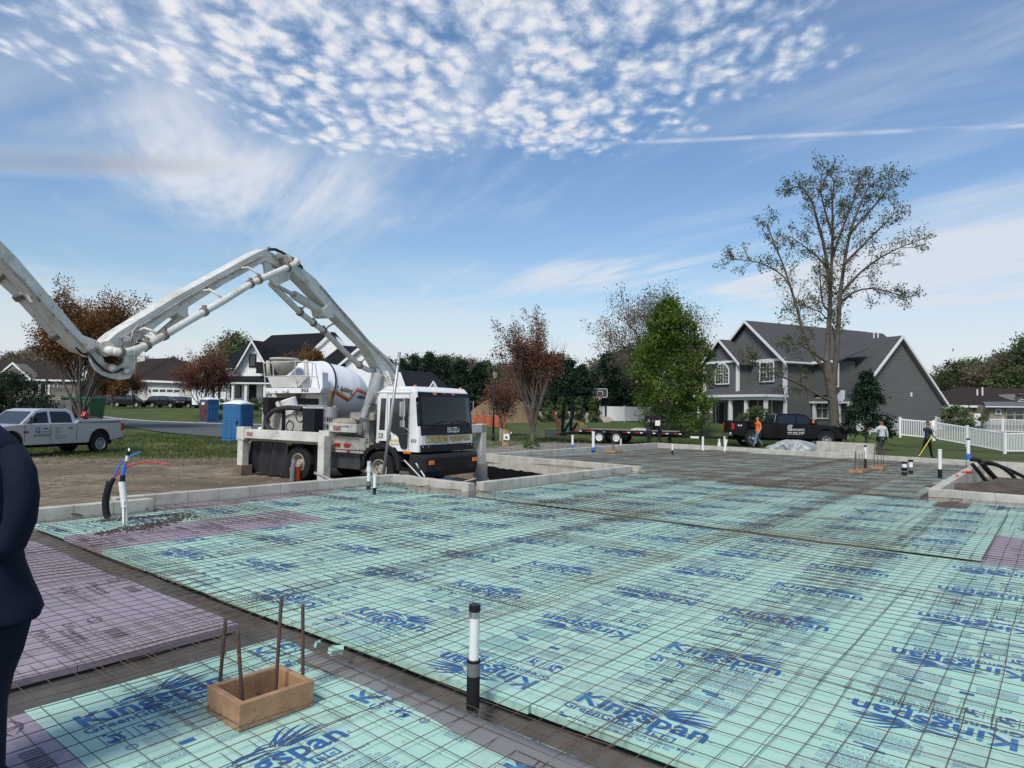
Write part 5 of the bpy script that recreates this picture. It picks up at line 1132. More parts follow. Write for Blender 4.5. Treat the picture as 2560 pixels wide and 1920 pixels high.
# entry under the garage roof: a dormer with arched window, a small gabled hood, posts
q = MB(); q.ext([hl(1.9, -.1, 3.0), hl(4.4, -.1, 3.0), hl(4.4, -.1, 6.1), hl(1.9, -.1, 6.1)], (0, -2.8, 0)); q.build('dormer_wall', sid, H)
q = MB(); q.ext([hl(1.2, -.45, 6.0), hl(5.0, -.45, 6.0), hl(5.0, 3.6, 7.4), hl(1.2, 3.6, 7.4)], (0, 0, -.12)); q.build('dormer_roof', shing, H); q = MB(); q.bb(1.15, 5.0, .45, .56, 5.82, 6.06); q.build('dormer_fascia', trimw, H)
hwin(2078, 900, 2098, 968, -.12, 2, 4, True)
q = MB(); q.bb(1.9, 2.1, .1, .2, 3.2, 5.95); q.build('dormer_corner', trimw, H)
for u in (2036, 2098): a = onY(u, 1040, -.3); q = MB(); q.bb(a.x-.12, a.x+.12, .2, .42, -.3, 2.45); q.build('entry_post', trimw, H)
q = MB(); q.ext([hl(.9, -1.0, 2.5), hl(4.2, -1.0, 2.5), hl(2.55, -1.0, 3.6)], (0, -1.2, 0)); 
q = MB(); q.ext([hl(.7, -.6, 2.45), hl(1.6, -.6, 2.45), hl(.7, -.6, 3.4)], (0, -.5, 0)); q.build('hood_end', trimw, H)
for y in (2.9, 3.6): pass
for k in (0, .55): q = MB(); q.tube([hl(8.2-4.2-k*.8, 8.0, 8.0), hl(8.2-4.2-k*.8, 8.0, 9.3)], .06, 8); q.build('vent_pipe', trimw, H)
# back porch roof at the right
q = MB(); q.ext([hl(1.0, 12.1, 2.95), hl(4.5, 12.1, 2.95), hl(4.5, 15.2, 2.35), hl(1.0, 15.2, 2.35)], (0, 0, -.1)); q.bb(.9, 4.5, -15.3, -15.15, 2.15, 2.38); q.bb(.9, 1.0, -15.2, -12.1, 2.1, 2.3); q.build('side_roof', trimw, H); q = MB(); q.bb(1.0, 1.35, -15.1, -14.75, -.6, 2.2); q.build('porch_post', trimw, H, bevel=.01)

# ---- generic px built parts
def P(u, v, D): return at(u, v, D)
def pprism(nm, m_, par, pts, D, th):
    q = MB(); q.ext([at(u, v, D) for u, v in pts], (0, th, 0)); return q.build(nm, m_, par, world=True)
def pface(nm, m_, par, pts, th=.15):      # roof sheet through explicit (u, v, D) corners
    q = MB(); q.ext([at(*p) for p in pts], (0, 0, -th)); return q.build(nm, m_, par, world=True)
def pwin(par, u0, v0, u1, v1, D, m_=None, fr=.09, frm=None, nx=1, nz=1):
    a, b = at(u0, v1, D), at(u1, v0, D); q = MB(); q.box(((a.x+b.x)/2, D-.03, (a.z+b.z)/2), (b.x-a.x, .06, b.z-a.z)); w_ = q.build('window', frm or trimw, par, world=True)
    q = MB(); q.box(((a.x+b.x)/2, D-.07, (a.z+b.z)/2), (b.x-a.x-2*fr, .03, b.z-a.z-2*fr))
    M_ = mloc(par).inverted(); q.v = [M_ @ x for x in q.v]; q.build('pane', m_ or dkg, w_)
    if nx > 1 or nz > 1:
        q = MB()
        for i in range(1, nx): x = a.x+(b.x-a.x)*i/nx; q.box((x, D-.09, (a.z+b.z)/2), (.05, .02, b.z-a.z-fr))
        for i in range(1, nz): z_ = a.z+(b.z-a.z)*i/nz; q.box(((a.x+b.x)/2, D-.09, z_), (b.x-a.x-fr, .02, .05))
        q.v = [M_ @ x for x in q.v]; q.build('sash_bar', frm or trimw, w_)
blkf = mat('black_frame', (.012, .012, .013), .5)
def base(u, D): p = at(u, 1000, D); return (p.x, D, terr(p.x, D))
# white farmhouse
WH = thing('white_farmhouse', 'white farmhouse with steep black roofs and columned porch behind the mixer', 'house', base(700, 80))
D = 80
pprism('wall', whs, WH, [(565, 1016), (565, 921), (590, 921), (629, 855), (669, 921), (690, 921), (690, 1016)], D+2.5, 5)
pprism('wall', whs, WH, [(480, 1012), (480, 952), (520, 912), (540, 903), (558, 940), (566, 948), (566, 1012)], D+3, 6)
pface('roof', shinb, WH, [(629, 850, D+1.8), (672, 926, D+1.8), (800, 926, D+3), (800, 870, D+9), (720, 862, D+9)])
pface('roof', shinb, WH, [(629, 850, D+1.8), (586, 923, D+1.8), (556, 921, D+2), (588, 884, D+6), (600, 868, D+8)])
pface('roof', shinb, WH, [(536, 901, D+2.5), (562, 942, D+2.5), (566, 905, D+3.2), (586, 903, D+7)])
for a, b in (((629, 849), (586, 924)), ((629, 849), (672, 924))):
    q = MB(); A_, B_ = at(*a, D+1.7), at(*b, D+1.7); q.ext([A_, B_, B_-Vector((0, 0, .32)), A_-Vector((0, 0, .38))], (0, .1, 0)); q.build('rake_board', trimw, WH, world=True)
for a, b in (((537, 901), (518, 914)), ((537, 901), (562, 943))):
    q = MB(); A_, B_ = at(*a, D+2.5), at(*b, D+2.5); q.ext([A_, B_, B_-Vector((0, 0, .25)), A_-Vector((0, 0, .3))], (0, .1, 0)); q.build('rake_board', trimw, WH, world=True)
q = MB(); A_, B_ = at(556, 921, D+1.9), at(592, 921, D+1.9); q.ext([A_, B_, B_-Vector((0, 0, .2)), A_-Vector((0, 0, .2))], (0, .15, 0)); A_, B_ = at(664, 921, D+1.9), at(760, 923, D+1.9); q.ext([A_, B_, B_-Vector((0, 0, .2)), A_-Vector((0, 0, .2))], (0, .15, 0)); q.build('eave_board', trimw, WH, world=True)
pwin(WH, 622, 886, 641, 918, D+2.45, frm=blkf, fr=.12); 
q = MB(); A_ = at(620, 884, D+2.4); B_ = at(645, 883, D+2.4); q.ext([A_, B_, B_+Vector((0, 0, .1)), A_+Vector((0, 0, .1))], (0, .06, 0)); q.build('window_head', trimw, WH, world=True)
pface('porch_roof', shinb, WH, [(540, 951, D-.4), (770, 953, D-.4), (760, 940, D+2.5), (555, 940, D+2.5)])
q = MB()
for z0, z1 in ((951, 954), (954.5, 959)):
    A_, B_, C_, D_ = at(541, z0, D-.35), at(770, z0+2, D-.35), at(770, z1+2, D-.35), at(541, z1, D-.35); q.ext([A_, B_, C_, D_], (0, .15, 0))
q.build('porch_beam', trimw, WH, world=True)
for u in (562, 581.5, 614, 661, 700, 742):
    q = MB(); A_ = at(u, 1014, D); q.bb(A_.x-.14, A_.x+.14, D-.14, D+.14, A_.z, at(u, 958, D).z); q.build('porch_post', trimw, WH, world=True)
q = MB(); A_ = at(560, 1013, D); B_ = at(760, 1016, D); q.bb(A_.x, B_.x, D-.3, D+2.6, A_.z-.5, A_.z); q.build('porch_floor', trimw, WH, world=True)
q = MB(); q.bb(at(621, 1012, D+2.4).x, at(639, 1012, D+2.4).x, D+2.40, D+2.5, A_.z, at(630, 963, D+2.4).z); q.build('door', blkf, WH, world=True)
pwin(WH, 588, 963, 604, 995, D+2.45, frm=blkf, fr=.08, nx=2); pwin(WH, 575, 962, 580, 994, D+2.45, frm=blkf); pwin(WH, 531, 963, 536, 996, D+2.95, frm=blkf); pwin(WH, 545, 963, 551, 996, D+2.95, frm=blkf); pwin(WH, 656, 962, 662, 998, D+2.45, frm=blkf)
q = MB()
for u0, u1 in ((563, 580), (616, 634), (641, 660)):
    A_, B_ = at(u0, 1009, D-.05), at(u1, 1009, D-.05)
    for zz in (.1, .85): q.bb(A_.x, B_.x, D-.08, D-.04, A_.z+zz-.03, A_.z+zz)
    x = A_.x
    while x < B_.x: q.bb(x, x+.02, D-.08, D-.05, A_.z+.1, A_.z+.85); x += .14
q.build('porch_rail', blkf, WH, world=True)
# rear wing, large roof and two gables toward the right
D = 88
pface('roof', shinb, WH, [(600, 900, D-3), (679, 838, D+3), (826, 831, D+5), (770, 905, D-3)])
pprism('wall', whs, WH, [(765, 1000), (770, 885), (826, 836), (880, 885), (885, 1000)], D-1.0, 4)
for a, b in (((826, 830), (762, 892)), ((826, 830), (870, 890))):
    q = MB(); A_, B_ = at(*a, D-1.4), at(*b, D-1.4); q.ext([A_, B_, B_-Vector((0, 0, .35)), A_-Vector((0, 0, .42))], (0, .12, 0)); q.build('rake_board', trimw, WH, world=True)
pface('roof', shinb, WH, [(826, 829, D-1.5), (874, 893, D-1.5), (890, 893, D+8), (838, 831, D+8)])
pface('roof', shinb, WH, [(800, 905, D-6), (853, 864, D-3.2), (905, 866, D-3.2), (850, 925, D-8)])
D = 82
pface('roof', shinb, WH, [(843, 912, D-1.2), (898, 867, D-1.2), (860, 864, D+8), (800, 903, D+8)])
pface('roof', shinb, WH, [(640, 905, D-0.2), (640, 930, D-1.5), (850, 935, D-1.5), (850, 905, D+1)])
pprism('wall', whs, WH, [(850, 1005), (850, 911), (898, 872), (948, 911), (948, 1005)], D-.8, 6)
for a, b in (((898, 866), (843, 913)), ((898, 866), (953, 913))):
    q = MB(); A_, B_ = at(*a, D-1.3), at(*b, D-1.3); q.ext([A_, B_, B_-Vector((0, 0, .35)), A_-Vector((0, 0, .42))], (0, .12, 0)); q.build('rake_board', trimw, WH, world=True)
# garage range with the low black roof right of the cab
pface('roof', shinb, WH, [(940, 975, 78), (1128, 973, 80), (1080, 931, 86), (1000, 926, 86)])
pprism('wall', whl, WH, [(940, 1010), (940, 972), (1122, 972), (1122, 1010)], 81, 4)
pprism('wall', whl, WH, [(1073, 969), (1083, 955), (1092, 969)], 79.2, 3)
for a, b in (((1083, 951), (1071, 970)), ((1083, 951), (1094, 970))):
    q = MB(); A_, B_ = at(*a, 79), at(*b, 79); q.ext([A_, B_, B_-Vector((0, 0, .25)), A_-Vector((0, 0, .3))], (0, .12, 0)); q.build('rake_board', trimw, WH, world=True)
# brown roofed house
BR_ = thing('brown_roof_house', 'cream sided house with dark brown hip roof and wide garage door behind parked cars', 'house', base(420, 104))
D = 104
pprism('wall', whl, BR_, [(300, 1005), (300, 950), (372, 950), (372, 1005)], D+1.5, 5); pprism('wall', whl, BR_, [(368, 1005), (368, 951), (500, 955), (500, 1005)], D, 5)
pface('roof', shinbr, BR_, [(336, 948, D-.6), (505, 955, D-.6), (478, 905, D+10), (421, 895, D+8), (374, 897, D+8)])
pface('roof', shinbr, BR_, [(280, 950, D+1), (380, 948, D+1), (376, 897, D+9), (330, 905, D+9)])
q = MB(); A_, B_ = at(336, 949, D-.65), at(505, 955.5, D-.65); q.ext([A_, B_, B_-Vector((0, 0, .3)), A_-Vector((0, 0, .3))], (0, .15, 0)); q.build('eave_board', trimw, BR_, world=True)
q = MB(); a, b = at(379, 1003, D-.05), at(452, 972, D-.05); q.bb(a.x, b.x, D-.08, D, a.z, b.z); gd = q.build('garage_door', trimw, BR_, world=True)
M_ = mloc(BR_).inverted()
for i in range(4): q = MB(); x0 = a.x+(b.x-a.x)*(i+.1)/4; x1 = a.x+(b.x-a.x)*(i+.9)/4; z1 = b.z-.15; q.bb(x0, x1, D-.11, D-.07, z1-.38, z1); q.v = [M_ @ x for x in q.v]; q.build('garage_window', dkg, gd)
for u in (374, 459): q = MB(); c = at(u, 977, D-.1); q.box(c, (.2, .15, .4)); q.build('wall_lamp', blkf, BR_, world=True, bevel=.03)
q = MB(); A_ = at(353, 900, D+9); q.box(A_, (1.6, .8, 1.0)); q.build('chimney', whl, BR_, world=True)
# taupe house far left
TP = thing('taupe_house', 'dark taupe house with arched porch at the far left behind the trees', 'house', base(90, 108)); D = 108
pprism('wall', taup, TP, [(-60, 992), (-60, 946), (195, 950), (195, 992)], D, 6)
pface('roof', shinbr, TP, [(-60, 948, D-.5), (200, 951, D-.5), (180, 905, D+9), (40, 900, D+9), (-60, 900, D+9)])
pprism('wall', taup, TP, [(-20, 950), (33, 908), (80, 950)], D-1, 3)
for a, b in (((31, 905), (-25, 952)), ((31, 905), (80, 950)), ((300, 895), (262, 950))):
    q = MB(); A_, B_ = at(*a, D-1.2), at(*b, D-1.2); q.ext([A_, B_, B_-Vector((0, 0, .3)), A_-Vector((0, 0, .36))], (0, .12, 0)); q.build('rake_board', trimw, TP, world=True) if a[0] < 200 else None
q = MB(); A_, B_ = at(20, 947, D-1.3), at(190, 950, D-1.3); q.ext([A_, B_, B_-Vector((0, 0, .25)), A_-Vector((0, 0, .25))], (0, .1, 0)); q.build('eave_board', trimw, TP, world=True)
for u0, u1 in ((83, 97), (101, 114)):
    r = (at(u1, 960, D).x-at(u0, 960, D).x)/2; c = at((u0+u1)/2, 964, D-.1); b_ = at(u0, 986, D).z
    for k, (rr_, m_, y) in enumerate(((r*1.12, trimw, D-.08), (r*.92, blkf, D-.12))):
        q = MB(); q.ext([(c.x-rr_, y, b_), (c.x+rr_, y, b_)]+[(c.x+rr_*math.cos(math.pi*i/10), y, c.z+rr_*math.sin(math.pi*i/10)) for i in range(11)], (0, .06, 0)); q.build('porch_arch' if k == 0 else 'arch_opening', m_, TP, world=True)
q = MB(); a, b = at(119, 987, D-.1), at(125, 961, D-.1); q.bb(a.x, b.x, D-.12, D, a.z, b.z); q.build('door', trimw, TP, world=True); pwin(TP, 134, 953, 146, 968, D-.05)
# beige house at the right edge
BH = thing('beige_house', 'low beige house with dark grey roof and screened porch at the right edge', 'house', base(2450, 72)); D = 72
pprism('wall', beig, BH, [(2330, 1064), (2330, 1010), (2457, 1012), (2457, 1066)], D, 5)
pface('roof', shinbr, BH, [(2320, 1013, D-.6), (2466, 1014, D-.6), (2640, 1014, D-1), (2640, 972, D+8), (2400, 968, D+8), (2330, 985, D+6)])
q = MB(); A_, B_ = at(2320, 1012, D-.7), at(2466, 1014, D-.7); q.ext([A_, B_, B_-Vector((0, 0, .22)), A_-Vector((0, 0, .22))], (0, .15, 0)); q.build('eave_board', trimw, BH, world=True)
olive = stripes('olive_siding', (.27, .25, .19), (.17, .155, .12), .3, .03, 0, .7, var=.08)
pprism('wall', olive, BH, [(2474, 1062), (2474, 1014), (2620, 1016), (2620, 1062)], D-2.5, 3)
pface('porch_roof', stripes('ribbed_metal', (.13, .125, .12), (.06, .058, .055), .4, .05, 0, .4, var=.05), BH, [(2464, 1016, D-3), (2640, 1016, D-3), (2640, 1004, D-.4), (2458, 1004, D-.4)])
q = MB(); A_, B_ = at(2464, 1015.5, D-3.05), at(2640, 1017, D-3.05); q.ext([A_, B_, B_-Vector((0, 0, .1)), A_-Vector((0, 0, .1))], (0, .1, 0)); q.build('eave_board', trimw, BH, world=True)
pwin(BH, 2488, 1022, 2502, 1036, D-2.55, frm=trimw)
for u0, u1 in ((2514, 2534), (2536, 2558), (2560, 2590)): pwin(BH, u0, 1018, u1, 1056, D-2.55, fr=.06, frm=mat('tan_frame', (.40, .37, .29), .6), nz=2)
pprism('dormer_wall', beig, BH, [(2546, 1004), (2546, 985), (2640, 985), (2640, 1004)], D+1, 3); pwin(BH, 2551, 988, 2562, 1000, D+.95, frm=trimw); pface('dormer_roof', shinbr, BH, [(2538, 986, D+.6), (2640, 986, D+.6), (2640, 980, D+5), (2548, 980, D+5)])
pwin(BH, 2386, 1021, 2396, 1038, D-.05)
for u, v in ((2443, 980), (2456, 975), (2433, 995)): q = MB(); A_ = at(u, v, D+4); q.tube([A_-Vector((0, 0, .9)), A_+Vector((0, 0, .3))], .08, 8); q.build('vent_pipe', trimw, BH, world=True)
q = MB(); a, b = at(2406, 1062, D-3.2), at(2436, 1031, D-3.2); q.bb(a.x, b.x, D-3.2, D-1.5, a.z-.2, b.z); SHD = q.build('garden_shed', olive, org=((a.x+b.x)/2, D-2.4, a.z)); tag(SHD, 'small olive board shed standing before the beige house', 'shed')
q = MB(); a, b = at(2436.5, 1060, D-3), at(2452, 1034, D-3); q.bb(a.x, b.x, D-3, D-2, a.z-.2, b.z); SHD = q.build('utility_box', trimw, org=((a.x+b.x)/2, D-2.5, a.z), bevel=.03); tag(SHD, 'white upright cabinet beside the olive shed', 'cabinet')

# ------------------------------------------------------------------ fences, lamp, hoop, mound
vin = mat('white_vinyl', (.76, .77, .76), .4)
def picket(label, pts, h, group='white vinyl fences', post=2.4, solid=False, gap=.10, pw=.04):
    """pts: world (x, y) corners"""
    x0, y0 = pts[0]; t = thing('picket_fence', label, 'fence', (x0, y0, terr(x0, y0)), 0, group)
    rails = MB(); pk = MB(); posts = []
    for (ax, ay), (bx, by) in zip(pts[:-1], pts[1:]):
        A_, B_ = Vector((ax, ay, terr(ax, ay))), Vector((bx, by, terr(bx, by))); L_ = (B_-A_).length; n = max(1, round(L_/post))
        ang = Matrix.Rotation(math.atan2(by-ay, bx-ax), 3, 'Z')
        for i in range(n+1): posts.append((A_.lerp(B_, i/n), ang))
        for hz, hh in ((.12, .06), (h-.10, .07)):
            rails.ext([A_+Vector((0, 0, hz))-ang @ Vector((0, .02, 0)), B_+Vector((0, 0, hz))-ang @ Vector((0, .02, 0)), B_+Vector((0, 0, hz+hh))-ang @ Vector((0, .02, 0)), A_+Vector((0, 0, hz+hh))-ang @ Vector((0, .02, 0))], ang @ Vector((0, .04, 0)))
        k = int(L_/(.15 if solid else gap))
        for i in range(k):
            c = A_.lerp(B_, (i+.5)/k); w_ = .145 if solid else pw
            pk.box(c+Vector((0, 0, h/2+.04)), (w_, .02, h-.12), ang)
    rails.build('rail', vin, t, world=True); pk.build('pickets', vin, t, world=True)
    for p, ang in posts:
        q = MB(); q.box(p+Vector((0, 0, h/2)), (.12, .12, h+.08), ang); q.ext([p+ang @ Vector((a, b, h/2+h/2+.04)) for a, b in ((-.075, -.075), (.075, -.075), (.075, .075), (-.075, .075))], (0, 0, .04)); q.build('post', vin, t, world=True)
    return t
def gp(u, v, z_): p = gz(u, v, z_); return (p.x, p.y)
fpts = []
for u, v, hpx in ((2142, 1082, 40), (2250, 1091, 46), (2335, 1100, 47), (2418, 1115, 49), (2512, 1134, 52)):
    d = 1.22*1700/hpx; p = at(u, v, d); fpts.append((p.x, p.y))
    CP.append((p.x, p.y, p.z))
picket('nearest white picket fence running behind the two walking men', fpts, 1.22, post=2.6)
p2 = [fpts[-1], (fpts[-1][0]+4.0, fpts[-1][1]+.6), (fpts[-1][0]+9, fpts[-1][1]+1.2)]; picket('white picket fence panel at the right edge, meeting the long fence at a post', p2, 1.22)
a, b = at(2340, 1062, 62), at(2600, 1066, 56); picket('distant white picket fence in front of the beige house', [(a.x, a.y), (b.x, b.y)], 1.2, post=3)
a, b, c = at(1499, 1048, 84), at(1512, 1046, 90), at(1574, 1046, 84); picket('white solid panel fence beside the basketball hoop', [(a.x, a.y), (a.x+3, a.y-.3), (c.x+4, c.y+2)], 1.9, solid=True)
rl = mat('pale_rail', (.50, .48, .42), .7, var=.3)
a, b = at(1425, 1030, 96), at(1500, 1032, 94); t = thing('rail_fence', 'pale split rail fence behind the row of small evergreens', 'fence', (a.x, a.y, terr(a.x, a.y)), 0)
q = MB()
for z_ in (.55, 1.05, 1.5): q.tube([Vector((a.x, a.y, terr(a.x, a.y)+z_)), Vector((b.x, b.y, terr(b.x, b.y)+z_))], .06, 6)
q.build('rail', rl, t, world=True)
for i in range(5): p = a.lerp(b, i/4); q = MB(); q.bb(p.x-.08, p.x+.08, p.y-.08, p.y+.08, terr(p.x, p.y)-.2, terr(p.x, p.y)+1.7); q.build('post', rl, t, world=True)
# lamp post
p = at(1233, 1094, 44); zt = terr(p.x, p.y); t = thing('street_lamp', 'dark slim street lamp post right of the truck', 'street lamp', (p.x, p.y, zt), 0)
lampblk = mat('lamp_black', (.02, .022, .024), .5); m = MB(); m.tube([(0, 0, 0), (.0, 0, 2), (.06, 0, 4.0)], [.075, .06, .045], 10); m.tube([(0, 0, 0), (0, 0, .5)], .1, 10); m.build('post', lampblk, t, smooth=True)
m = MB(); m.tube([(.06, 0, 4.0), (.06, 0, 4.06), (.06, 0, 4.5)], [.06, .13, .19], 6); m.build('lantern', mat('lantern_glass', (.25, .24, .2), .2), t); m = MB(); m.tube([(.06, 0, 4.5), (.06, 0, 4.56), (.06, 0, 4.75)], [.23, .22, .04], 6); m.tube([(.06, 0, 4.75), (.06, 0, 4.85)], .05, 6); m.build('lamp_cap', lampblk, t)
# temporary power post
p = at(1265, 1092, 38.5); zt = terr(p.x, p.y); t = thing('power_post', 'timber post with a white meter box beside the lamp post', 'utility post', (p.x, p.y, zt), 0)
m = MB(); m.bb(-.22, .02, -.05, .05, -.1, .92); m.bb(.04, .16, -.05, .05, -.1, .85); m.build('board', wood, t, bevel=.01); m = MB(); m.bb(-.14, .2, -.14, -.05, .32, .66); m.build('meter_box', trimw, t, bevel=.01); m = MB(); m.tube([(.02, -.15, .48), (.02, -.17, .48)], .06, 10); m.build('dial', lampblk, t); m = MB(); m.bb(-.36, -.26, -.04, .04, .25, 1.0); m.build('grey_box', galv, t)
m = MB(); m.tube([(.28, -.02, .68), (.28, -.02, .78)], .04, 8); m.build('knob', trimw, t)
# basketball hoop
p = at(1514, 1050, 84); zt = terr(p.x, p.y); t = thing('basketball_hoop', 'basketball hoop on a dark pole with a clear backboard', 'basketball hoop', (p.x, p.y, zt), 0)
m = MB(); m.bb(-.12, .12, -.1, .1, -.2, 2.9); m.ext([(-.1, -.1, 2.7), (.1, -.1, 2.7), (-.6, -.9, 3.3), (-.8, -.9, 3.3)], (0, .1, 0)); m.build('pole', lampblk, t)
cx = -.85; m = MB()
for a in ((-.9, .9, 3.95, 4.02), (-.9, .9, 2.93, 3.0), (-.9, -.83, 2.93, 4.02), (.83, .9, 2.93, 4.02), (-.36, .36, 3.66, 3.72), (-.36, -.3, 3.2, 3.7), (.3, .36, 3.2, 3.7)): m.bb(cx+a[0], cx+a[1], -.98, -.93, a[2], a[3])
m.build('backboard_frame', trimw, t); m = MB(); m.bb(cx-.88, cx+.88, -.95, -.94, 2.95, 4.0); m.build('backboard', mat('smoky_panel', (.05, .06, .06), .15), t)
m = MB(); rp = ring((cx, -1.3, 3.05), (0, 0, 1), .26, 14); m.tube(rp+[rp[0]], .03, 6); m.bb(cx-.2, cx+.2, -1.05, -.98, 2.98, 3.15); m.build('rim', redl, t)
m = MB()
for i in range(8): a0 = 2*math.pi*i/8; m.tube([(cx+.25*math.cos(a0), -1.3+.25*math.sin(a0), 3.02), (cx+.12*math.cos(a0+.3), -1.3+.12*math.sin(a0+.3), 2.6)], .02, 4)
m.build('net', trimw, t)
# spoil mound with orange fence, gravel, heaps
sand = mat('sandy_soil', (.19, .125, .07), .95, col2=(.13, .09, .05), vs=.35, bump=.6, bs=3)
c = at(1258, 1042, 78); c.z = terr(c.x, c.y)-.3; lump('soil_mound', 'large brown earth mound behind the orange barrier fence', 'dirt pile', c, 5.2, 3.6, 3.1, sand, 12, ns=.08, pw=2.6)
gp_ = mat('pale_gravel', (.40, .36, .30), .95, col2=(.28, .25, .2), vs=2, bump=1, bs=8)
c = at(1400, 1050, 80); c.z = terr(c.x, c.y)-.2; lump('gravel_heap', 'long pale gravel bank behind the small evergreens', 'gravel pile', c, 6.5, 3, 1.35, gp_, 3, ns=.2)
c = at(1480, 1050, 86); c.z = terr(c.x, c.y)-.2; lump('gravel_heap', 'lower pale gravel bank left of the white panel fence', 'gravel pile', c, 3.5, 2.2, .9, gp_, 5, ns=.2)
orf = mat('orange_mesh', (.50, .12, .05), .7, var=.4, vs=3)
a, b = at(1175, 1050, 70), at(1262, 1050, 69); t = thing('barrier_fence', 'sagging orange plastic barrier fence in front of the earth mound', 'fence', (a.x, a.y, terr(a.x, a.y)), 0)
q = MB(); n = 60; k = 9
for i in range(n+1):
    x, y = a.x+(b.x-a.x)*i/n, a.y+(b.y-a.y)*i/n+.15*math.sin(i*.5); top = 1.2-.25*abs(math.sin(i*math.pi/12))
    for j in range(k): z_ = .05+(top-.05)*j/(k-1); q.box((x, y, terr(x, y)+z_), ((b.x-a.x)/n*.98, .01, .065))
    q.box((x, y, terr(x, y)+top/2), (.045, .012, top))
q.build('net', orf, t, world=True)
for i in range(6): x, y = a.x+(b.x-a.x)*i/5, a.y+(b.y-a.y)*i/5; q = MB(); q.tube([(x, y, terr(x, y)-.2), (x, y, terr(x, y)+1.4)], .03, 5); q.build('post', lampblk, t, world=True)
# stones and rubble on the worn ground
st = mat('field_stone', (.30, .27, .22), .9, var=.5, vs=6)
q = MB(); r2 = random.Random(5)
for i in range(900):
    u = r2.uniform(1080, 1560) if i < 620 else r2.uniform(100, 560); v = r2.uniform(1098, 1128) if i < 620 else r2.uniform(1150, 1215); p = gz(u, v, -.33); s_ = r2.uniform(.02, .07)*(1 if i < 620 else .5)
    q.box((p.x, p.y, terr(p.x, p.y)+s_*.3), (s_*1.5, s_, s_*.7), Matrix.Rotation(r2.uniform(0, 6), 3, (r2.random()*.3, r2.random()*.3, 1)))
tag(q.build('scattered_stones', st), 'pale stones and clods scattered over the bare ground', 'stones', kind='stuff')
# ------------------------------------------------------------------ mixer truck behind the pump truck
MX = at(790, 1100, 26.5); MX.z = -.33
mixw = mat('mixer_white', (.76, .77, .78), .28, var=.05, vs=1, fleck=True, fs=10, ft=.74, fcol=(.45, .43, .4))
X = thing('concrete_mixer_truck', 'white concrete mixer truck with striped drum, parked behind the pump truck', 'truck', MX, 0)
A0, A1 = at(752, 960, 27.0), at(905, 992, 29.5)       # drum axis, rear (high) to front (low)
ax = (A1-A0); Ld = ax.length; ax.normalize(); side = ax.cross(Vector((0, 0, 1))).normalized(); upv = side.cross(ax).normalized()
prof = [(-.35, .62), (-.2, .80), (.2, .97), (.62, 1.07), (.66, 1.10), (.78, 1.10), (.82, 1.07), (1.5, 1.08), (1.9, 1.02), (2.3, .86), (2.6, .62), (2.75, .35)]
sc_ = Ld/2.75
def drad(s):
    for (a, ra), (b, rb) in zip(prof[:-1], prof[1:]):
        if a <= s <= b: return ra+(rb-ra)*(s-a)/(b-a)
    return prof[-1][1]
def dpt(s, th, off=0.0):     # th measured from the camera side, positive upward
    r = drad(s)+off; return A0+ax*(s*sc_)+side*(math.cos(th)*r)+upv*(math.sin(th)*r)
if side.y > 0: side = -side
ss = [-.35+3.1*i/60 for i in range(61)]
q = MB(); n = 56
for s in ss:
    for i in range(n): q.v.append(dpt(s, 2*math.pi*i/n))
q.f = [(a*n+i, a*n+(i+1) % n, (a+1)*n+(i+1) % n, (a+1)*n+i) for a in range(60) for i in range(n)]+[tuple(range(n)), tuple(range(60*n, 61*n))]; q.m = [0]*len(q.f)
drum = q.build('drum', mixw, X, world=True, smooth=True)
q = MB()
for i in range(n): q.ext([dpt(.70, 2*math.pi*i/n, .0), dpt(.70, 2*math.pi*(i+1)/n, 0), dpt(.70, 2*math.pi*(i+1)/n, .035), dpt(.70, 2*math.pi*i/n, .035)], ax*.05)
q.build('drum_ring', blkf, X, world=True)
dl = mat('drum_lettering', (.02, .02, .022), .5)
def band(pts, w, off, m_, nm):
    q = MB()
    P_ = []
    for (a, b), (c, d) in zip(pts[:-1], pts[1:]):
        for i in range(10): f = i/10; P_.append((a+(c-a)*f, b+(d-b)*f))
    P_.append(pts[-1])
    for s, th in P_: q.v += [dpt(s, th-w, off), dpt(s, th+w, off)]
    q.f = [(2*i, 2*i+2, 2*i+3, 2*i+1) for i in range(len(P_)-1)]; q.m = [0]*len(q.f)
    return q.build(nm, m_, X, world=True)
zig = [(.80, -.16), (1.42, -.36), (1.72, .10), (2.45, .03)]
band([(a, b-.035) for a, b in zig], .035, .012, mat('stripe_red', (.50, .045, .03), .4), 'drum_stripe'); band([(a, b+.025) for a, b in zig], .026, .013, mat('stripe_orange', (.66, .20, .05), .4), 'drum_stripe'); band([(a, b+.068) for a, b in zig], .018, .014, mat('stripe_yellow', (.52, .42, .10), .4), 'drum_stripe')
q = MB()   # the lettering hangs upside down on the turned drum
put_text(q, 'Supply', lambda x, y: dpt(1.50-x+(.0), .02-y*.98, .016), width=.56, h=.20, x0=0, y0=-.02, bold=.02)
put_text(q, '-', lambda x, y: dpt(.88-x, .10-y, .016), width=.08, x0=0, y0=0, bold=.02)
put_text(q, 'Construction', lambda x, y: dpt(2.78-x, -.06-y-.05, .016), width=1.0, h=.20, x0=0, y0=-.02, bold=.02)
q.build('drum_lettering', dl, X, world=True)
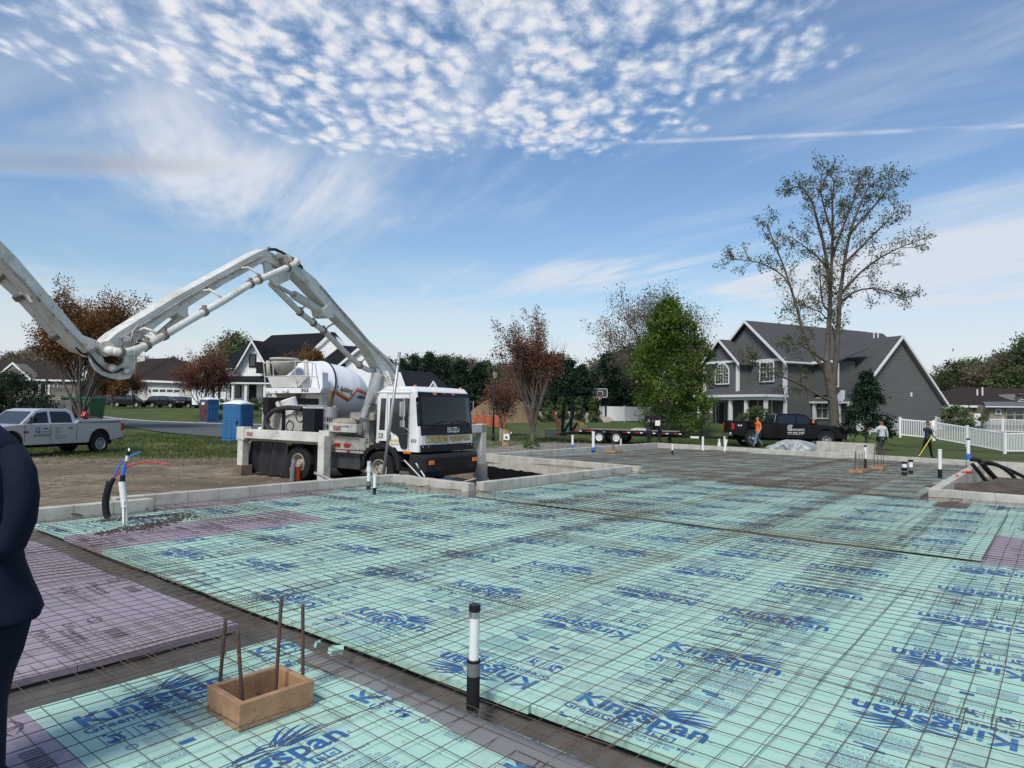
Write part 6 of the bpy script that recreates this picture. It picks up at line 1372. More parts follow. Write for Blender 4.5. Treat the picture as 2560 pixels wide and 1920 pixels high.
# hopper, collector, platform with rails
Dm = 25.6
def mp(nm, m_, pts, D_, th, bev=0): q = MB(); q.ext([at(u, v, D_) for u, v in pts], (0, th, 0)); return q.build(nm, m_, X, world=True, bevel=bev)
gr_ = mat('grimy_white_steel', (.52, .51, .47), .5, col2=(.36, .34, .30), vs=1.5, fleck=True, fs=8, ft=.6, fcol=(.17, .155, .13))
mp('platform', mixw, [(664, 970), (806, 970), (800, 982), (666, 983)], Dm-.6, 1.6)
mp('chute_hood', gr_, [(668, 942), (770, 940), (744, 969), (680, 969)], Dm, .9)
mp('platform_side', mixw, [(770, 940), (806, 930), (806, 970), (744, 969)], Dm+.2, .8)
q = MB(); n = 20; c0 = at(712, 900, Dm+.3); c1 = at(708, 938, Dm+.3); wd = at(744, 900, Dm).x-at(676, 900, Dm).x
for k, (f, r) in enumerate(((0, .5), (.35, .46), (.7, .30), (1, .12))):
    for i in range(n): a = 2*math.pi*i/n; q.v.append(c0.lerp(c1, f)+Vector((math.cos(a)*wd*r, math.sin(a)*.6*r*1.6, 0)))
q.f = [(k*n+i, k*n+(i+1) % n, (k+1)*n+(i+1) % n, (k+1)*n+i) for k in range(3) for i in range(n)]; q.m = [0]*len(q.f)
o = q.build('charge_hopper', mat('caked_steel', (.20, .18, .15), .8, col2=(.40, .38, .33), vs=2, bump=.4), X, world=True, smooth=True); sm = o.modifiers.new('s', 'SOLIDIFY'); sm.thickness = .05
q = MB(); rp = [c0+Vector((math.cos(2*math.pi*i/20)*wd*.5, math.sin(2*math.pi*i/20)*.48, .02)) for i in range(21)]; q.tube(rp, .05, 8); q.build('hopper_rim', gr_, X, world=True, smooth=True)
for u0, v0, u1, v1 in ((670, 902, 672, 940), (764, 900, 770, 968)): q = MB(); q.tube([at(u0, v0, Dm+.2), at(u1, v1, Dm+.2)], .085, 8); q.build('hopper_post', gr_, X, world=True, smooth=True)
q = MB(); D2 = Dm-.6
for pts in ([(659, 908), (740, 903), (770, 905), (788, 909), (793, 943), (798, 970)], [(663, 942), (740, 939), (775, 940), (795, 943)]): q.tube([at(u, v, D2) for u, v in pts], .022, 6)
for u0, v0, u1, v1 in ((659, 908, 664, 970), (682, 906, 684, 941), (738, 903, 738, 940), (738, 940, 744, 968), (781, 907, 780, 942), (780, 942, 776, 968), (765, 940, 765, 940)): q.tube([at(u0, v0, D2), at(u1, v1, D2+.01)], .02, 6)
q.build('guard_rail', gr_, X, world=True)
q = MB(); b_ = at(752, 979, D2-.02); put_text(q, '303', lambda x, y: b_+Vector((x, 0, y)), width=.27, h=.12, bold=.02); q.build('number_decal', dl, X, world=True)
q = MB()
for u, v in ((671, 980), (690, 979), (708, 979)): q.tube([at(u, v, D2-.01), at(u, v, D2-.05)], .02, 8)
q.build('bolt_head', under, X, world=True)
q = MB(); q.box(at(716, 977, D2-.06), (.10, .08, .10)); q.build('work_lamp', lampm, X, world=True, bevel=.01)
mp('collector', mat('tan_caked_chute', (.36, .29, .20), .85, col2=(.28, .22, .15), vs=2, bump=.4), [(680, 984), (740, 984), (728, 1010), (718, 1026), (704, 1026), (690, 1008)], Dm+.1, .7)
mp('rear_frame', mixw, [(764, 984), (808, 984), (806, 1030), (762, 1030)], Dm+.2, .4); mp('rear_opening', under, [(766, 1003), (785, 1003), (785, 1013), (766, 1013)], Dm+.15, .1)
mp('body_frame', gr_, [(800, 1012), (900, 1030), (900, 1060), (800, 1060)], 28.3, .5)
q = MB(); q.tube([at(676, 992, Dm-.4), at(712, 1022, Dm-.8)], .10, 10); q.build('chute_ram', gr_, X, world=True)
q = MB(); q.tube([at(818, 1020, 25.3), at(835, 1022, 25.0), at(842, 1026, 24.8)], [.10, .12, .09], 10); q.build('fold_chute', galv, X, world=True, smooth=True)
q = MB(); q.box(at(812, 1002, 25.8), (.17, .06, .32)); q.build('mirror', galv, X, world=True, bevel=.02)
mp('fender', mixw, [(636, 1082), (646, 1068), (684, 1068), (700, 1040), (706, 1082)], 24.6, .7, .03); mp('fender', mixw, [(640, 1098), (636, 1088), (664, 1104), (664, 1112)], 24.2, .4, .02)
q = MB(); q.tube([at(681, 1020, 24.5), at(681, 1090, 24.5)], .05, 8); q.build('rail_post', mixw, X, world=True)
c = at(647, 1110, 24.6); l = Vector((c.x, c.y, c.z))-MX
wheel(X, (l.x, l.y, .56), .56, .42, -1)
q = MB(); q.box(MX+Vector((.9, 1.2, .75)), (6.0, .9, .35)); q.box(MX+Vector((3.4, 1.6, 1.35)), (1.9, 2.2, 1.7)); q.build('chassis', under, X, world=True, bevel=.03)
for k in (-.2, .9, 3.6): wheel(X, (k, .3, .52), .52, .5, -1)
# timber rack standing by the mixer
p = at(690, 1080, 23.6); p.z = terr(p.x, p.y)
t = thing('timber_rack', 'raw timber stand with a boxed top, behind the outrigger beam', 'wooden stand', p, 0)
m = MB(); z1 = at(690, 1080, 23.6)
def tb_(u0, v0, u1, v1, D_=23.6, th=.08): a, b = at(u0, v1, D_), at(u1, v0, D_); m.bb(a.x-p.x, b.x-p.x, 0, th, a.z-p.z, b.z-p.z)
tb_(662, 1018, 668, 1180); tb_(662, 1016, 692, 1021); tb_(662, 1046, 692, 1050); tb_(687, 1018, 692, 1180, 23.9)
m.build('stud', wood, t); m = MB(); tb_(668, 1021, 688, 1046, 23.7, .03); m.build('panel', mat('old_plywood', (.22, .15, .09), .8, var=.3, vs=4), t)

# ------------------------------------------------------------------ pickups, cars
def loft(prof, ys, m, cx=0, zref=None):
    q = MB()
    for y, k in ys: q.v += [Vector((cx+(x-cx)*k, y, z)) for x, z in prof]
    kk = len(prof); q.f = [tuple(range(kk)), tuple(range((len(ys)-1)*kk, len(ys)*kk))]+[(s*kk+i, s*kk+(i+1) % kk, (s+1)*kk+(i+1) % kk, (s+1)*kk+i) for s in range(len(ys)-1) for i in range(kk)]; q.m = [0]*len(q.f); return q
def arch(cx, r, z0, n=9): return [(cx-r*math.cos(math.pi*i/(n-1)), z0+r*math.sin(math.pi*i/(n-1))) for i in range(n)]
def greenhouse(par, prof, W, zb, zt, wb, wt, m_, nm='cab'):
    q = MB(); wz = lambda z: wb+(wt-wb)*(z-zb)/(zt-zb)
    k = len(prof); q.v = [Vector((x, -wz(z)*W/2, z)) for x, z in prof]+[Vector((x, wz(z)*W/2, z)) for x, z in prof]
    q.f = [tuple(range(k)), tuple(range(k, 2*k))]+[(i, (i+1) % k, (i+1) % k+k, i+k) for i in range(k)]; q.m = [0]*len(q.f)
    q.build(nm, m_, par, bevel=.03); return wz
def sidewin(par, wz, W, pts, m_, off=.008):
    for s in (-1, 1):
        q = MB(); q.ext([(x, s*(wz(z)*W/2+off), z) for x, z in pts], (0, -s*.02, 0)); q.build('side_window', m_, par)
def crosswin(par, wz, W, a, b, m_, nm, ins=.1, off=.012):
    (x0, z0), (x1, z1) = a, b; d = Vector((x1-x0, z1-z0)); n = Vector((d.y, -d.x)).normalized()*off; n = n if True else n
    if (x0 > 0) != (n.x > 0): n = -n
    q = MB(); q.ext([(x0+n.x, -(wz(z0)*W/2-ins), z0+n.y), (x0+n.x, wz(z0)*W/2-ins, z0+n.y), (x1+n.x, wz(z1)*W/2-ins, z1+n.y), (x1+n.x, -(wz(z1)*W/2-ins), z1+n.y)], (-n.x*.8, 0, -n.y*.8)); q.build(nm, m_, par)
def pickup(name, label, loc, rz, paint, dark=False, rims=None, rake=0):
    T_ = thing(name, label, 'pickup truck', loc, rz); W = 2.0; zb = 1.30
    body = [(3.08, .50), (3.12, .95), (3.05, 1.10), (2.6, 1.22), (1.78, 1.30), (-.78, 1.34), (-.80, 1.42), (-3.05, 1.45), (-3.12, 1.35), (-3.14, .62)]+[(-1.30-1.22+p[0]*1+0, p[1]) for p in []]
    body = [(3.08, .50), (3.12, .95), (3.05, 1.10), (2.6, 1.24), (1.78, 1.32), (-.78, 1.36), (-.80, 1.42), (-3.02, 1.45), (-3.10, 1.38), (-3.14, .66)]+arch(-1.98, .53, .56)[::1]+[(-1.4, .50), (1.42, .50)]+arch(1.98, .53, .56)
    loft(body, [(-1.0, .985), (-.96, 1.0), (-.5, 1.005), (.5, 1.005), (.96, 1.0), (1.0, .985)], 0).build('body', paint, T_, bevel=.035)
    gp_r = [(1.62, 1.28), (.92, 1.86), (.62, 1.935), (-.50, 1.935), (-.72, 1.86), (-.86, 1.36), (-.86, 1.28)]
    wz = greenhouse(T_, gp_r, W, 1.28, 1.94, .95, .76, paint)
    wg = mat('tinted_window', (.012, .015, .020), .10, spec=.45)
    sidewin(T_, wz, W, [(1.28, 1.37), (.86, 1.78), (.42, 1.83), (.42, 1.37)], wg); sidewin(T_, wz, W, [(.30, 1.37), (.30, 1.83), (-.42, 1.83), (-.60, 1.70), (-.64, 1.37)], wg)
    crosswin(T_, wz, W, (1.56, 1.33), (.98, 1.82), mat('windshield_tint', (.04, .05, .06), .10, spec=.6), 'windshield'); crosswin(T_, wz, W, (-.84, 1.42), (-.73, 1.84), wg, 'rear_window', .15)
    q = MB(); q.bb(-2.98, -.90, -.80, .80, 1.30, 1.462); q.build('bed_liner', under, T_)
    q = MB(); q.bb(-3.04, -.86, -1.0, -.82, 1.30, 1.475); q.bb(-3.04, -.86, .82, 1.0, 1.30, 1.475); q.bb(-3.10, -3.0, -1.0, 1.0, 1.3, 1.475); q.build('bed_rail', paint, T_, bevel=.02)
    for x in (-1.98, 1.98):
        for s in (-1, 1): wheel(T_, (x, s*.86, .42), .42, .28, s, rimmat=rims or galv, hub=.62, spokes=0 if True else 6, dish=.25); 
        for s in (-1, 1):
            q = MB(); rr_ = .26
            for i in range(8):
                a = 2*math.pi*i/8; q.box((x+math.cos(a)*rr_*.55, s*(1.0-.05), .42+math.sin(a)*rr_*.55), (rr_*.9, .02, .045), Matrix.Rotation(-a, 3, 'Y'))
            q.build('wheel_spoke', rims or chrome, T_)
    q = MB()
    for x in (-1.98, 1.98): q.bb(x-.5, x+.5, -.94, .94, .56, 1.0)
    q.bb(-3.0, 3.0, -.5, .5, .36, .58); q.build('underbody', under, T_)
    for s in (-1, 1):
        q = MB(); q.bb(-3.16, -3.02, s*.97-.05, s*.97+.05, .98, 1.32); q.build('tail_lamp', redl, T_, bevel=.01)
        q = MB(); q.bb(2.88, 3.13, s*.82-.16, s*.82+.16, .92, 1.12); q.build('headlight', lampm, T_, bevel=.02)
        q = MB(); q.bb(1.18, 1.32, s*1.17-.12, s*1.17+.12, 1.38, 1.62); q.bb(1.22, 1.3, s*1.0-.1, s*1.0+.1, 1.36, 1.42); q.build('door_mirror', blkf, T_, bevel=.02)
        for x in (.48, -.62): q = MB(); q.bb(x, x+.2, s*1.005-.012, s*1.005+.012, 1.13, 1.17); q.build('door_handle', blkf, T_)
        q = MB()
        for x in (1.45, .36, -.80): q.bb(x-.006, x+.006, s*1.0-.006, s*1.0+.006, .62, 1.32)
        q.build('door_gap', blkf, T_)
    q = MB(); q.bb(-3.26, -3.10, -.95, .95, .58, .78); q.bb(3.05, 3.22, -.98, .98, .50, .74); q.build('bumper', chrome, T_, bevel=.03)
    q = MB(); q.bb(3.06, 3.15, -.62, .62, .78, 1.12); q.build('grille', blkf, T_, bevel=.02)
    return T_
silver = mat('silver_paint', (.50, .51, .53), .28, metal=.35); blackp = mat('black_paint', (.005, .0055, .0065), .16, spec=.35)
# silver truck: rear wheel and front wheel positions read off the photo
r0, f0 = gz(238, 1136, -.40), gz(30, 1150, -.40); d = Vector((f0-r0).xy).normalized(); rz = math.atan2(d.y, d.x)
rz = math.atan2(-.955, -.295)
nrm = Vector((-math.sin(rz), math.cos(rz), 0)); fw = Vector((math.cos(rz), math.sin(rz), 0))
RM = Vector((at(250, 1133, 30).x, 30, -.52))+fw*1.98-nrm*1.0
RAM = pickup('silver_pickup', 'silver crew cab pickup with door lettering, parked at the left on the grass', (RM.x, RM.y, -.52), rz, silver, rims=galv)
lm = mat('dark_lettering', (.05, .055, .07), .5); lb_ = mat('blue_lettering', (.07, .15, .30), .5)
sgn = 1   # the lettered side faces the slab (local +y)
def dside(x, z): return Vector((-x, 1.006, z))
q = MB(); put_text(q, 'G', lambda x, y: dside(x-1.02, y), h=.22, x0=0, y0=1.0-.02, bold=.03); q.build('door_lettering', lb_, RAM)
q = MB(); put_text(q, 'CONCRETE', lambda x, y: dside(x-.80, y), width=.42, x0=0, y0=1.0); put_text(q, '609-968-3445', lambda x, y: dside(x-1.10, y), width=.72, h=.085, x0=0, y0=.83, bold=.02)
q.add([dside(-1.08, .955), dside(-.30, .955), dside(-.30, .965), dside(-1.08, .965)], [(0, 1, 2, 3)])
for i, s in enumerate(('• Driveways', '• Patios', '• Sidewalks', '• Pavers', '• Concrete Cleaning', '• Stamped Concrete')): put_text(q, s, lambda x, y: dside(x-.20, y), h=.048, x0=0, y0=1.14-.085*i, bold=.01)
q.build('door_lettering', lm, RAM)
q = MB(); q.bb(1.30, 1.50, 1.0, 1.012, .98, 1.06); q.build('badge', mat('dark_red', (.15, .03, .03), .5), RAM)
M = mloc(RAM)
for i, (x, y, lb, rot) in enumerate(((-1.15, .2, 'red fuel can lying high in the bed of the silver pickup, nearest the cab', .4), (-1.65, .45, 'red fuel can leaning upright in the bed of the silver pickup', -.5))):
    p = M @ Vector((x, y, 1.52)); t = thing('fuel_can', lb, 'fuel can', p, rz); m = MB(); R_ = Matrix.Rotation(rot, 3, 'Y')
    m.box((0, 0, .14), (.26, .20, .26), R_); m.build('body', mat('red_can', (.42, .02, .025), .4), t, bevel=.03); m = MB(); m.tube([R_ @ Vector((-.08, 0, .30)), R_ @ Vector((-.06, 0, .37)), R_ @ Vector((.06, 0, .37)), R_ @ Vector((.08, 0, .30))], .02, 6); m.build('handle', MATS['red_can'], t)
p = M @ Vector((-2.1, .3, 1.5)); m = MB(); m.tube([(-.5, 0, 0), (.6, .1, .16)], .03, 6); o = m.build('tool_handle', wood); o.location = p; o.rotation_euler = (0, 0, rz); tag(o, 'wooden tool handle sticking out of the silver pickup bed', 'tool')
# black pickup, facing right
r0 = gz(1858, 1117, -.27); f0 = gz(2077, 1119, -.27); fw = Vector((1, -.04, 0)).normalized(); rz = math.atan2(fw.y, fw.x)
FD = pickup('black_pickup', 'black crew cab pickup with lettered door, parked in front of the grey house', (at(1950, 1100, 42).x+.25, 42.0, -.26), rz, blackp, rims=chrome)
FD.scale = (1.10, 1.0, 1.05)
wl = mat('white_lettering', (.55, .57, .60), .4)
def ds(x, z): return Vector((x, -1.006, z))
q = MB()
for R0_, R1_ in ((.165, .14), (.115, .09)):
    for i in range(22):
        a0, a1 = .6+5.2*i/22, .6+5.2*(i+1)/22; q.add([ds(.02+math.cos(a)*r_, 1.13+math.sin(a)*r_) for a, r_ in ((a0, R0_), (a1, R0_), (a1, R1_), (a0, R1_))], [(0, 1, 2, 3)])
put_text(q, 'G', ds, h=.14, x0=-.04, y0=1.06, bold=.02); put_text(q, 'ONCRETE', ds, width=.60, x0=.18, y0=.98, bold=.02); put_text(q, 'LLC', ds, h=.045, x0=.68, y0=.90, bold=.01)
q.add([ds(-.15, .955), ds(.62, .955), ds(.62, .968), ds(-.15, .968)], [(0, 1, 2, 3)])
put_text(q, '609-968-3445', ds, width=.92, h=.09, x0=-.15, y0=.80, bold=.02); put_text(q, 'gconcretellc@gmail.com', ds, width=.80, x0=-.10, y0=.73); put_text(q, '4x4', ds, h=.12, x0=-2.85, y0=1.16, bold=.03); q.build('door_lettering', wl, FD)
q = MB(); q.bb(1.1, 1.2, -1.3, -1.25, 1.42, 1.58); q.build('mirror_lamp', amber, FD); q = MB(); q.bb(2.86, 3.14, -.98, -.9, .93, 1.0); q.build('side_marker', amber, FD)
def suv(name, label, u, v, D_, rz, paint, grp=None, flip=False):
    p = at(u, v, D_); t = thing(name, label, 'car', (p.x, p.y, terr(p.x, p.y)), rz, grp); W = 1.9
    body = [(2.35, .45), (2.42, .80), (2.25, .98), (1.3, 1.08), (-2.25, 1.12), (-2.38, 1.0), (-2.40, .5)]+arch(-1.42, .42, .38)+arch(1.42, .42, .38)
    loft(body, [(-.95, .97), (-.88, 1.0), (.88, 1.0), (.95, .97)], 0).build('body', paint, t, bevel=.04)
    wz = greenhouse(t, [(1.25, 1.05), (.55, 1.62), (.1, 1.72), (-1.7, 1.68), (-2.1, 1.5), (-2.28, 1.1)], W, 1.05, 1.72, .96, .74, paint, 'cabin')
    sidewin(t, wz, W, [(1.0, 1.14), (.5, 1.56), (-.3, 1.62), (-.3, 1.14)], dkg); sidewin(t, wz, W, [(-.4, 1.14), (-.4, 1.62), (-1.7, 1.58), (-1.95, 1.3), (-1.9, 1.14)], dkg)
    crosswin(t, wz, W, (1.2, 1.12), (.62, 1.6), dkg, 'windshield'); crosswin(t, wz, W, (-2.24, 1.2), (-2.02, 1.55), dkg, 'rear_window')
    for x in (-1.42, 1.42):
        for s in (-1, 1): wheel(t, (x, s*.84, .36), .36, .22, s, rimmat=galv, hub=.66, dish=.1)
    for s in (-1, 1):
        q = MB(); q.bb(2.2, 2.42, s*.7-.18, s*.7+.18, .78, .92); q.build('headlight', lampm, t, bevel=.02); q = MB(); q.bb(-2.42, -2.28, s*.75-.16, s*.75+.16, .9, 1.1); q.build('tail_lamp', redl, t, bevel=.02)
    q = MB(); q.bb(-2.2, 2.2, -.6, .6, .28, .5); q.bb(-1.8, -1.05, -.85, .85, .4, .75); q.bb(1.05, 1.8, -.85, .85, .4, .75); q.build('underbody', under, t); return t
suv('parked_suv', 'black SUV parked nearest the brown roofed garage door', 413, 1018, 99, R(-8), blackp, 'cars on the far drive')
suv('parked_suv', 'black SUV parked behind and right of the other, before the garage', 462, 1012, 103, R(-14), blackp, 'cars on the far drive')
suv('parked_suv', 'dark car parked far left behind the rust-leaved tree', 326, 1018, 98, R(-2), blackp, 'cars on the far drive')
suv('parked_suv', 'dark car mostly hidden by the tree trunk at the far left', 268, 1014, 101, R(-4), mat('dark_blue_paint', (.015, .02, .03), .2), 'cars on the far drive')
# flatbed trailer
a, b = at(1440, 1085, 45.0), at(1705, 1090, 42.2); d = (b-a); L_ = d.xy.length; rz = math.atan2(d.y, d.x); zt = -.33
F = thing('flatbed_trailer', 'black flatbed trailer with beaver tail and raised ramps, hitched to the black pickup', 'trailer', (a.x, a.y, zt), rz)
tr_ = mat('trailer_black', (.012, .013, .015), .5, var=.3, vs=3); dkw = mat('trailer_planks', (.24, .21, .175), .85, var=.4, vs=3)
m = MB(); m.ext([(-.75, -1.2, .55), (.9, -1.2, .86), (L_, -1.2, .86), (L_, -1.2, .68), (.9, -1.2, .68), (-.75, -1.2, .40)], (0, 2.4, 0)); m.bb(.5, L_, -1.05, 1.05, .52, .68); m.bb(L_, L_+1.5, -.5, -.35, .5, .66); m.bb(L_, L_+1.5, .35, .5, .5, .66); m.bb(L_+1.4, L_+2.5, -.1, .1, .5, .64); m.build('frame', tr_, F, bevel=.01)
m = MB(); m.ext([(-.7, -1.1, .57), (.9, -1.1, .88), (L_-.1, -1.1, .88), (L_-.1, -1.1, .865), (.9, -1.1, .865), (-.7, -1.1, .555)], (0, 2.2, 0)); m.build('deck', dkw, F)
m = MB()
for i in range(9): x = .3+i*(L_-.6)/8; m.bb(x, x+.28, -1.215, -1.20, .72, .78)
m.build('red_marking', redl, F); m = MB()
for i in range(9): x = .62+i*(L_-.6)/8; m.bb(x, x+.16, -1.215, -1.20, .72, .78)
m.build('white_marking', trimw, F)
for x in (1.95, 3.05):
    wheel(F, (x, -1.12, .39), .39, .24, -1, rimmat=trimw, hub=.58, dish=.2); wheel(F, (x, 1.12, .39), .39, .24, 1, rimmat=trimw, hub=.58, dish=.2)
m = MB(); m.bb(1.4, 3.6, -1.28, -1.0, .80, .84); m.build('mudguard', tr_, F)
for y in (-.9, .75):
    m = MB(); m.ext([(-.75, y, .5), (-.63, y, .5), (-.52, y, 2.6), (-.66, y, 2.6)], (0, .28, 0)); m.ext([(-.7, y, .55), (-.5, y, .55), (.05, y, 1.5), (.25, y, 2.3), (.13, y, 2.3), (-.1, y, 1.5)], (0, .1, 0)); m.build('ramp', tr_, F, bevel=.01)
m = MB(); m.bb(L_+.6, L_+1.1, -.56, -.5, .50, .62); m.build('plate', trimw, F); m = MB(); m.bb(L_-.7, L_-.5, -.9, -.7, .1, .5); m.tube([(L_+1.2, -.2, .2), (L_+1.2, -.2, 1.25)], .04, 8); m.tube([(L_+.1, -.9, .86), (L_+.1, -.9, 1.35)], .06, 6); m.build('jack', tr_, F)
orp = mat('orange_steel', (.55, .12, .04), .5)
p = at(1388, 1072, 45.6); t = thing('orange_ramp', 'leaning orange steel ramp behind the tail of the trailer', 'ramp', (p.x, p.y, -.33), 0)
m = MB(); A_ = at(1396, 1078, 45.6)-Vector((p.x, p.y, -.33)); B_ = at(1380, 1026, 45.6)-Vector((p.x, p.y, -.33))
for k in (0, .14, .28): m.tube([A_+Vector((k, 0, 0)), B_+Vector((k*.4, 0, 0))], .035, 6)
m.build('ramp', orp, t); m = MB(); m.box(at(1402, 1086, 45.6)-Vector((p.x, p.y, -.33)), (.7, .5, .2)); m.build('foot', orp, t)
m = MB(); 
for (u0, v0, u1, v1) in ((1425, 1040, 1460, 1070), (1445, 1052, 1466, 1068), (1458, 1056, 1450, 1072)): m.tube([at(u0, v0, 44.6)-at(1450, 1070, 44.6), at(u1, v1, 44.6)-at(1450, 1070, 44.6)], .03, 5)
o = m.build('boom_jack', mat('yellow_rust', (.36, .24, .08), .6)); o.location = at(1450, 1070, 44.6); tag(o, 'rusty yellow lever frame resting on the trailer tail', 'tool')
p = at(1600, 1073, 43.4); lump('tarp_heap', 'folded grey tarp heap lying on the trailer deck', 'tarp', Vector((p.x, p.y, .53)), .55, .4, .16, film if False else dirtyw, 8)
# green boxes on the lawn
gb = mat('green_enamel', (.035, .12, .06), .5); p = at(1400, 1080, 50); m = MB(); m.bb(-.5, .5, -.4, .4, 0, .7); o = m.build('transformer_box', mat('grey_green_enamel', (.07, .10, .07), .5), bevel=.03); o.location = (p.x-.6, p.y, terr(p.x, p.y)); tag(o, 'low grey-green utility box on the lawn behind the trailer', 'utility box')
p = at(1412, 1072, 52); m = MB(); m.bb(-.3, .3, -.3, .3, 0, .75); o = m.build('transformer_box', gb, bevel=.03); o.location = (p.x, p.y, terr(p.x, p.y)); tag(o, 'small green utility box right of the larger grey-green one', 'utility box')
# green dumpster and trash trailer behind the silver truck
p = at(172, 1050, 58); zt = terr(p.x, p.y); t = thing('dumpster', 'green steel dumpster behind the silver pickup', 'dumpster', (p.x, p.y, zt), R(5)); gd2 = mat('green_steel', (.02, .15, .065), .5, var=.3, vs=1)
m = MB(); m.ext([(-2.6, -1.2, .15), (2.2, -1.2, .15), (2.4, -1.2, 2.0), (-2.6, -1.2, 2.0)], (0, 2.4, 0)); m.build('body', gd2, t, bevel=.03); m = MB()
for i in range(7): m.bb(-2.5+.78*i, -2.4+.78*i, -1.28, -1.2, .2, 2.0)
m.bb(-2.65, 2.45, -1.3, -1.18, 1.9, 2.05); m.build('rib', gd2, t)
p = at(128, 1040, 56.5); t = thing('debris_trailer', 'low trailer piled with grey scrap in front of the dumpster', 'trailer', (p.x, p.y, terr(p.x, p.y)), R(3)); m = MB(); m.bb(-2.2, 2.2, -1, 1, .6, 1.75); m.build('box', mat('scrap_grey', (.16, .15, .14), .8, col2=(.06, .06, .06), vs=1.2), t, bevel=.02)
m = MB(); m.bb(-.1, .9, -.3, .3, 1.75, 2.0); m.bb(-1.5, -1.4, -.9, -.8, 1.7, 2.35); m.bb(-.7, -.6, -.9, -.8, 1.7, 2.2); m.build('scrap', mat('cardboard', (.30, .24, .18), .8), t)
for s in (-1, 1): wheel(t, (.3, s*1.05, .4), .4, .2, s)
# portable toilets
ptb = mat('toilet_blue', (.025, .13, .30), .5, var=.12, vs=2); ptr = mat('toilet_brown', (.10, .042, .035), .55, var=.15, vs=2); ptroof = mat('toilet_roof', (.72, .74, .76), .4)
def potty(label, u, v, D_, rz, front, sidem, zt=None, sign=False):
    p = at(u, v, D_); z0 = terr(p.x, p.y) if zt is None else zt; t = thing('portable_toilet', label, 'portable toilet', (p.x, p.y, z0), rz, 'portable toilets'); a = .58
    m = MB(); m.bb(-a, a, -a, a, .12, 2.05); m.build('cabin', sidem, t, bevel=.02)
    m = MB(); m.bb(-a-.03, a+.03, -a-.03, a+.03, 0, .14); m.build('skid', sidem, t, bevel=.02)
    m = MB(); m.bb(-a+.03, a-.03, -a-.025, -a+.01, .16, 1.98); dr = m.build('door', front, t, bevel=.015)
    m = MB()
    for x in (-.36, .30): m.ext([(x-.03, -a-.045, .3), (x+.07, -a-.045, .3), (x+.07, -a-.045, 1.25), (x-.03, -a-.045, 1.2)], (0, .03, 0))
    m.bb(-a+.05, a-.05, -a-.04, -a, 1.34, 1.39); m.bb(-.06, .06, -a-.045, -a, .2, 1.3); m.build('door_rib', front, dr, bevel=.01)
    m = MB()
    for k in range(3): m.bb(-a+.07, -.04, -a-.035, -a, 1.78+.07*k, 1.81+.07*k); m.bb(.04, a-.07, -a-.035, -a, 1.78+.07*k, 1.81+.07*k); m.bb(a-.01, a+.03, -a+.1, a-.1, 1.78+.07*k, 1.81+.07*k)
    m.build('vent_louvre', sidem, t)
    m = MB()
    for y in (-.3, .3): m.bb(a-.01, a+.035, y-.2, y-.14, .25, 1.3); m.bb(a-.01, a+.035, y+.14, y+.2, .25, 1.3)
    m.bb(a-.01, a+.03, -a+.05, a-.05, 1.34, 1.39); m.build('side_rib', sidem, t)
    q = MB(); n = 8
    for j in range(n+1):
        for i in range(n+1):
            x, y = -1+2*i/n, -1+2*j/n; q.v.append(Vector((x*(a+.05), y*(a+.05), 2.05+.20*(1-abs(x)**2.2)*(1-abs(y)**2.2)+.06)))
    q.f = [(j*(n+1)+i, j*(n+1)+i+1, (j+1)*(n+1)+i+1, (j+1)*(n+1)+i) for j in range(n) for i in range(n)]; q.m = [0]*len(q.f)
    o = q.build('roof', ptroof, t, smooth=True); s = o.modifiers.new('s', 'SOLIDIFY'); s.thickness = .07
    if sign:
        m = MB(); m.tube([(0, -a-.05, 1.72), (0, -a-.03, 1.72)], .16, 16); m.v = [Vector((p_.x*1.5, p_.y, 1.72+(p_.z-1.72)*.8)) for p_ in m.v]; m.build('sign', ptroof, dr)
    m = MB(); m.bb(.34, .42, -a-.07, -a-.02, .95, 1.15); m.build('latch', blkf, dr)
potty('larger bright blue portable toilet standing on the near grass', 594, 1085, 38.4, R(-14), ptb, ptb)
potty('brown and blue portable toilet farther off beside the red tree', 522, 1050, 61.5, R(-32), ptr, ptb, sign=True)
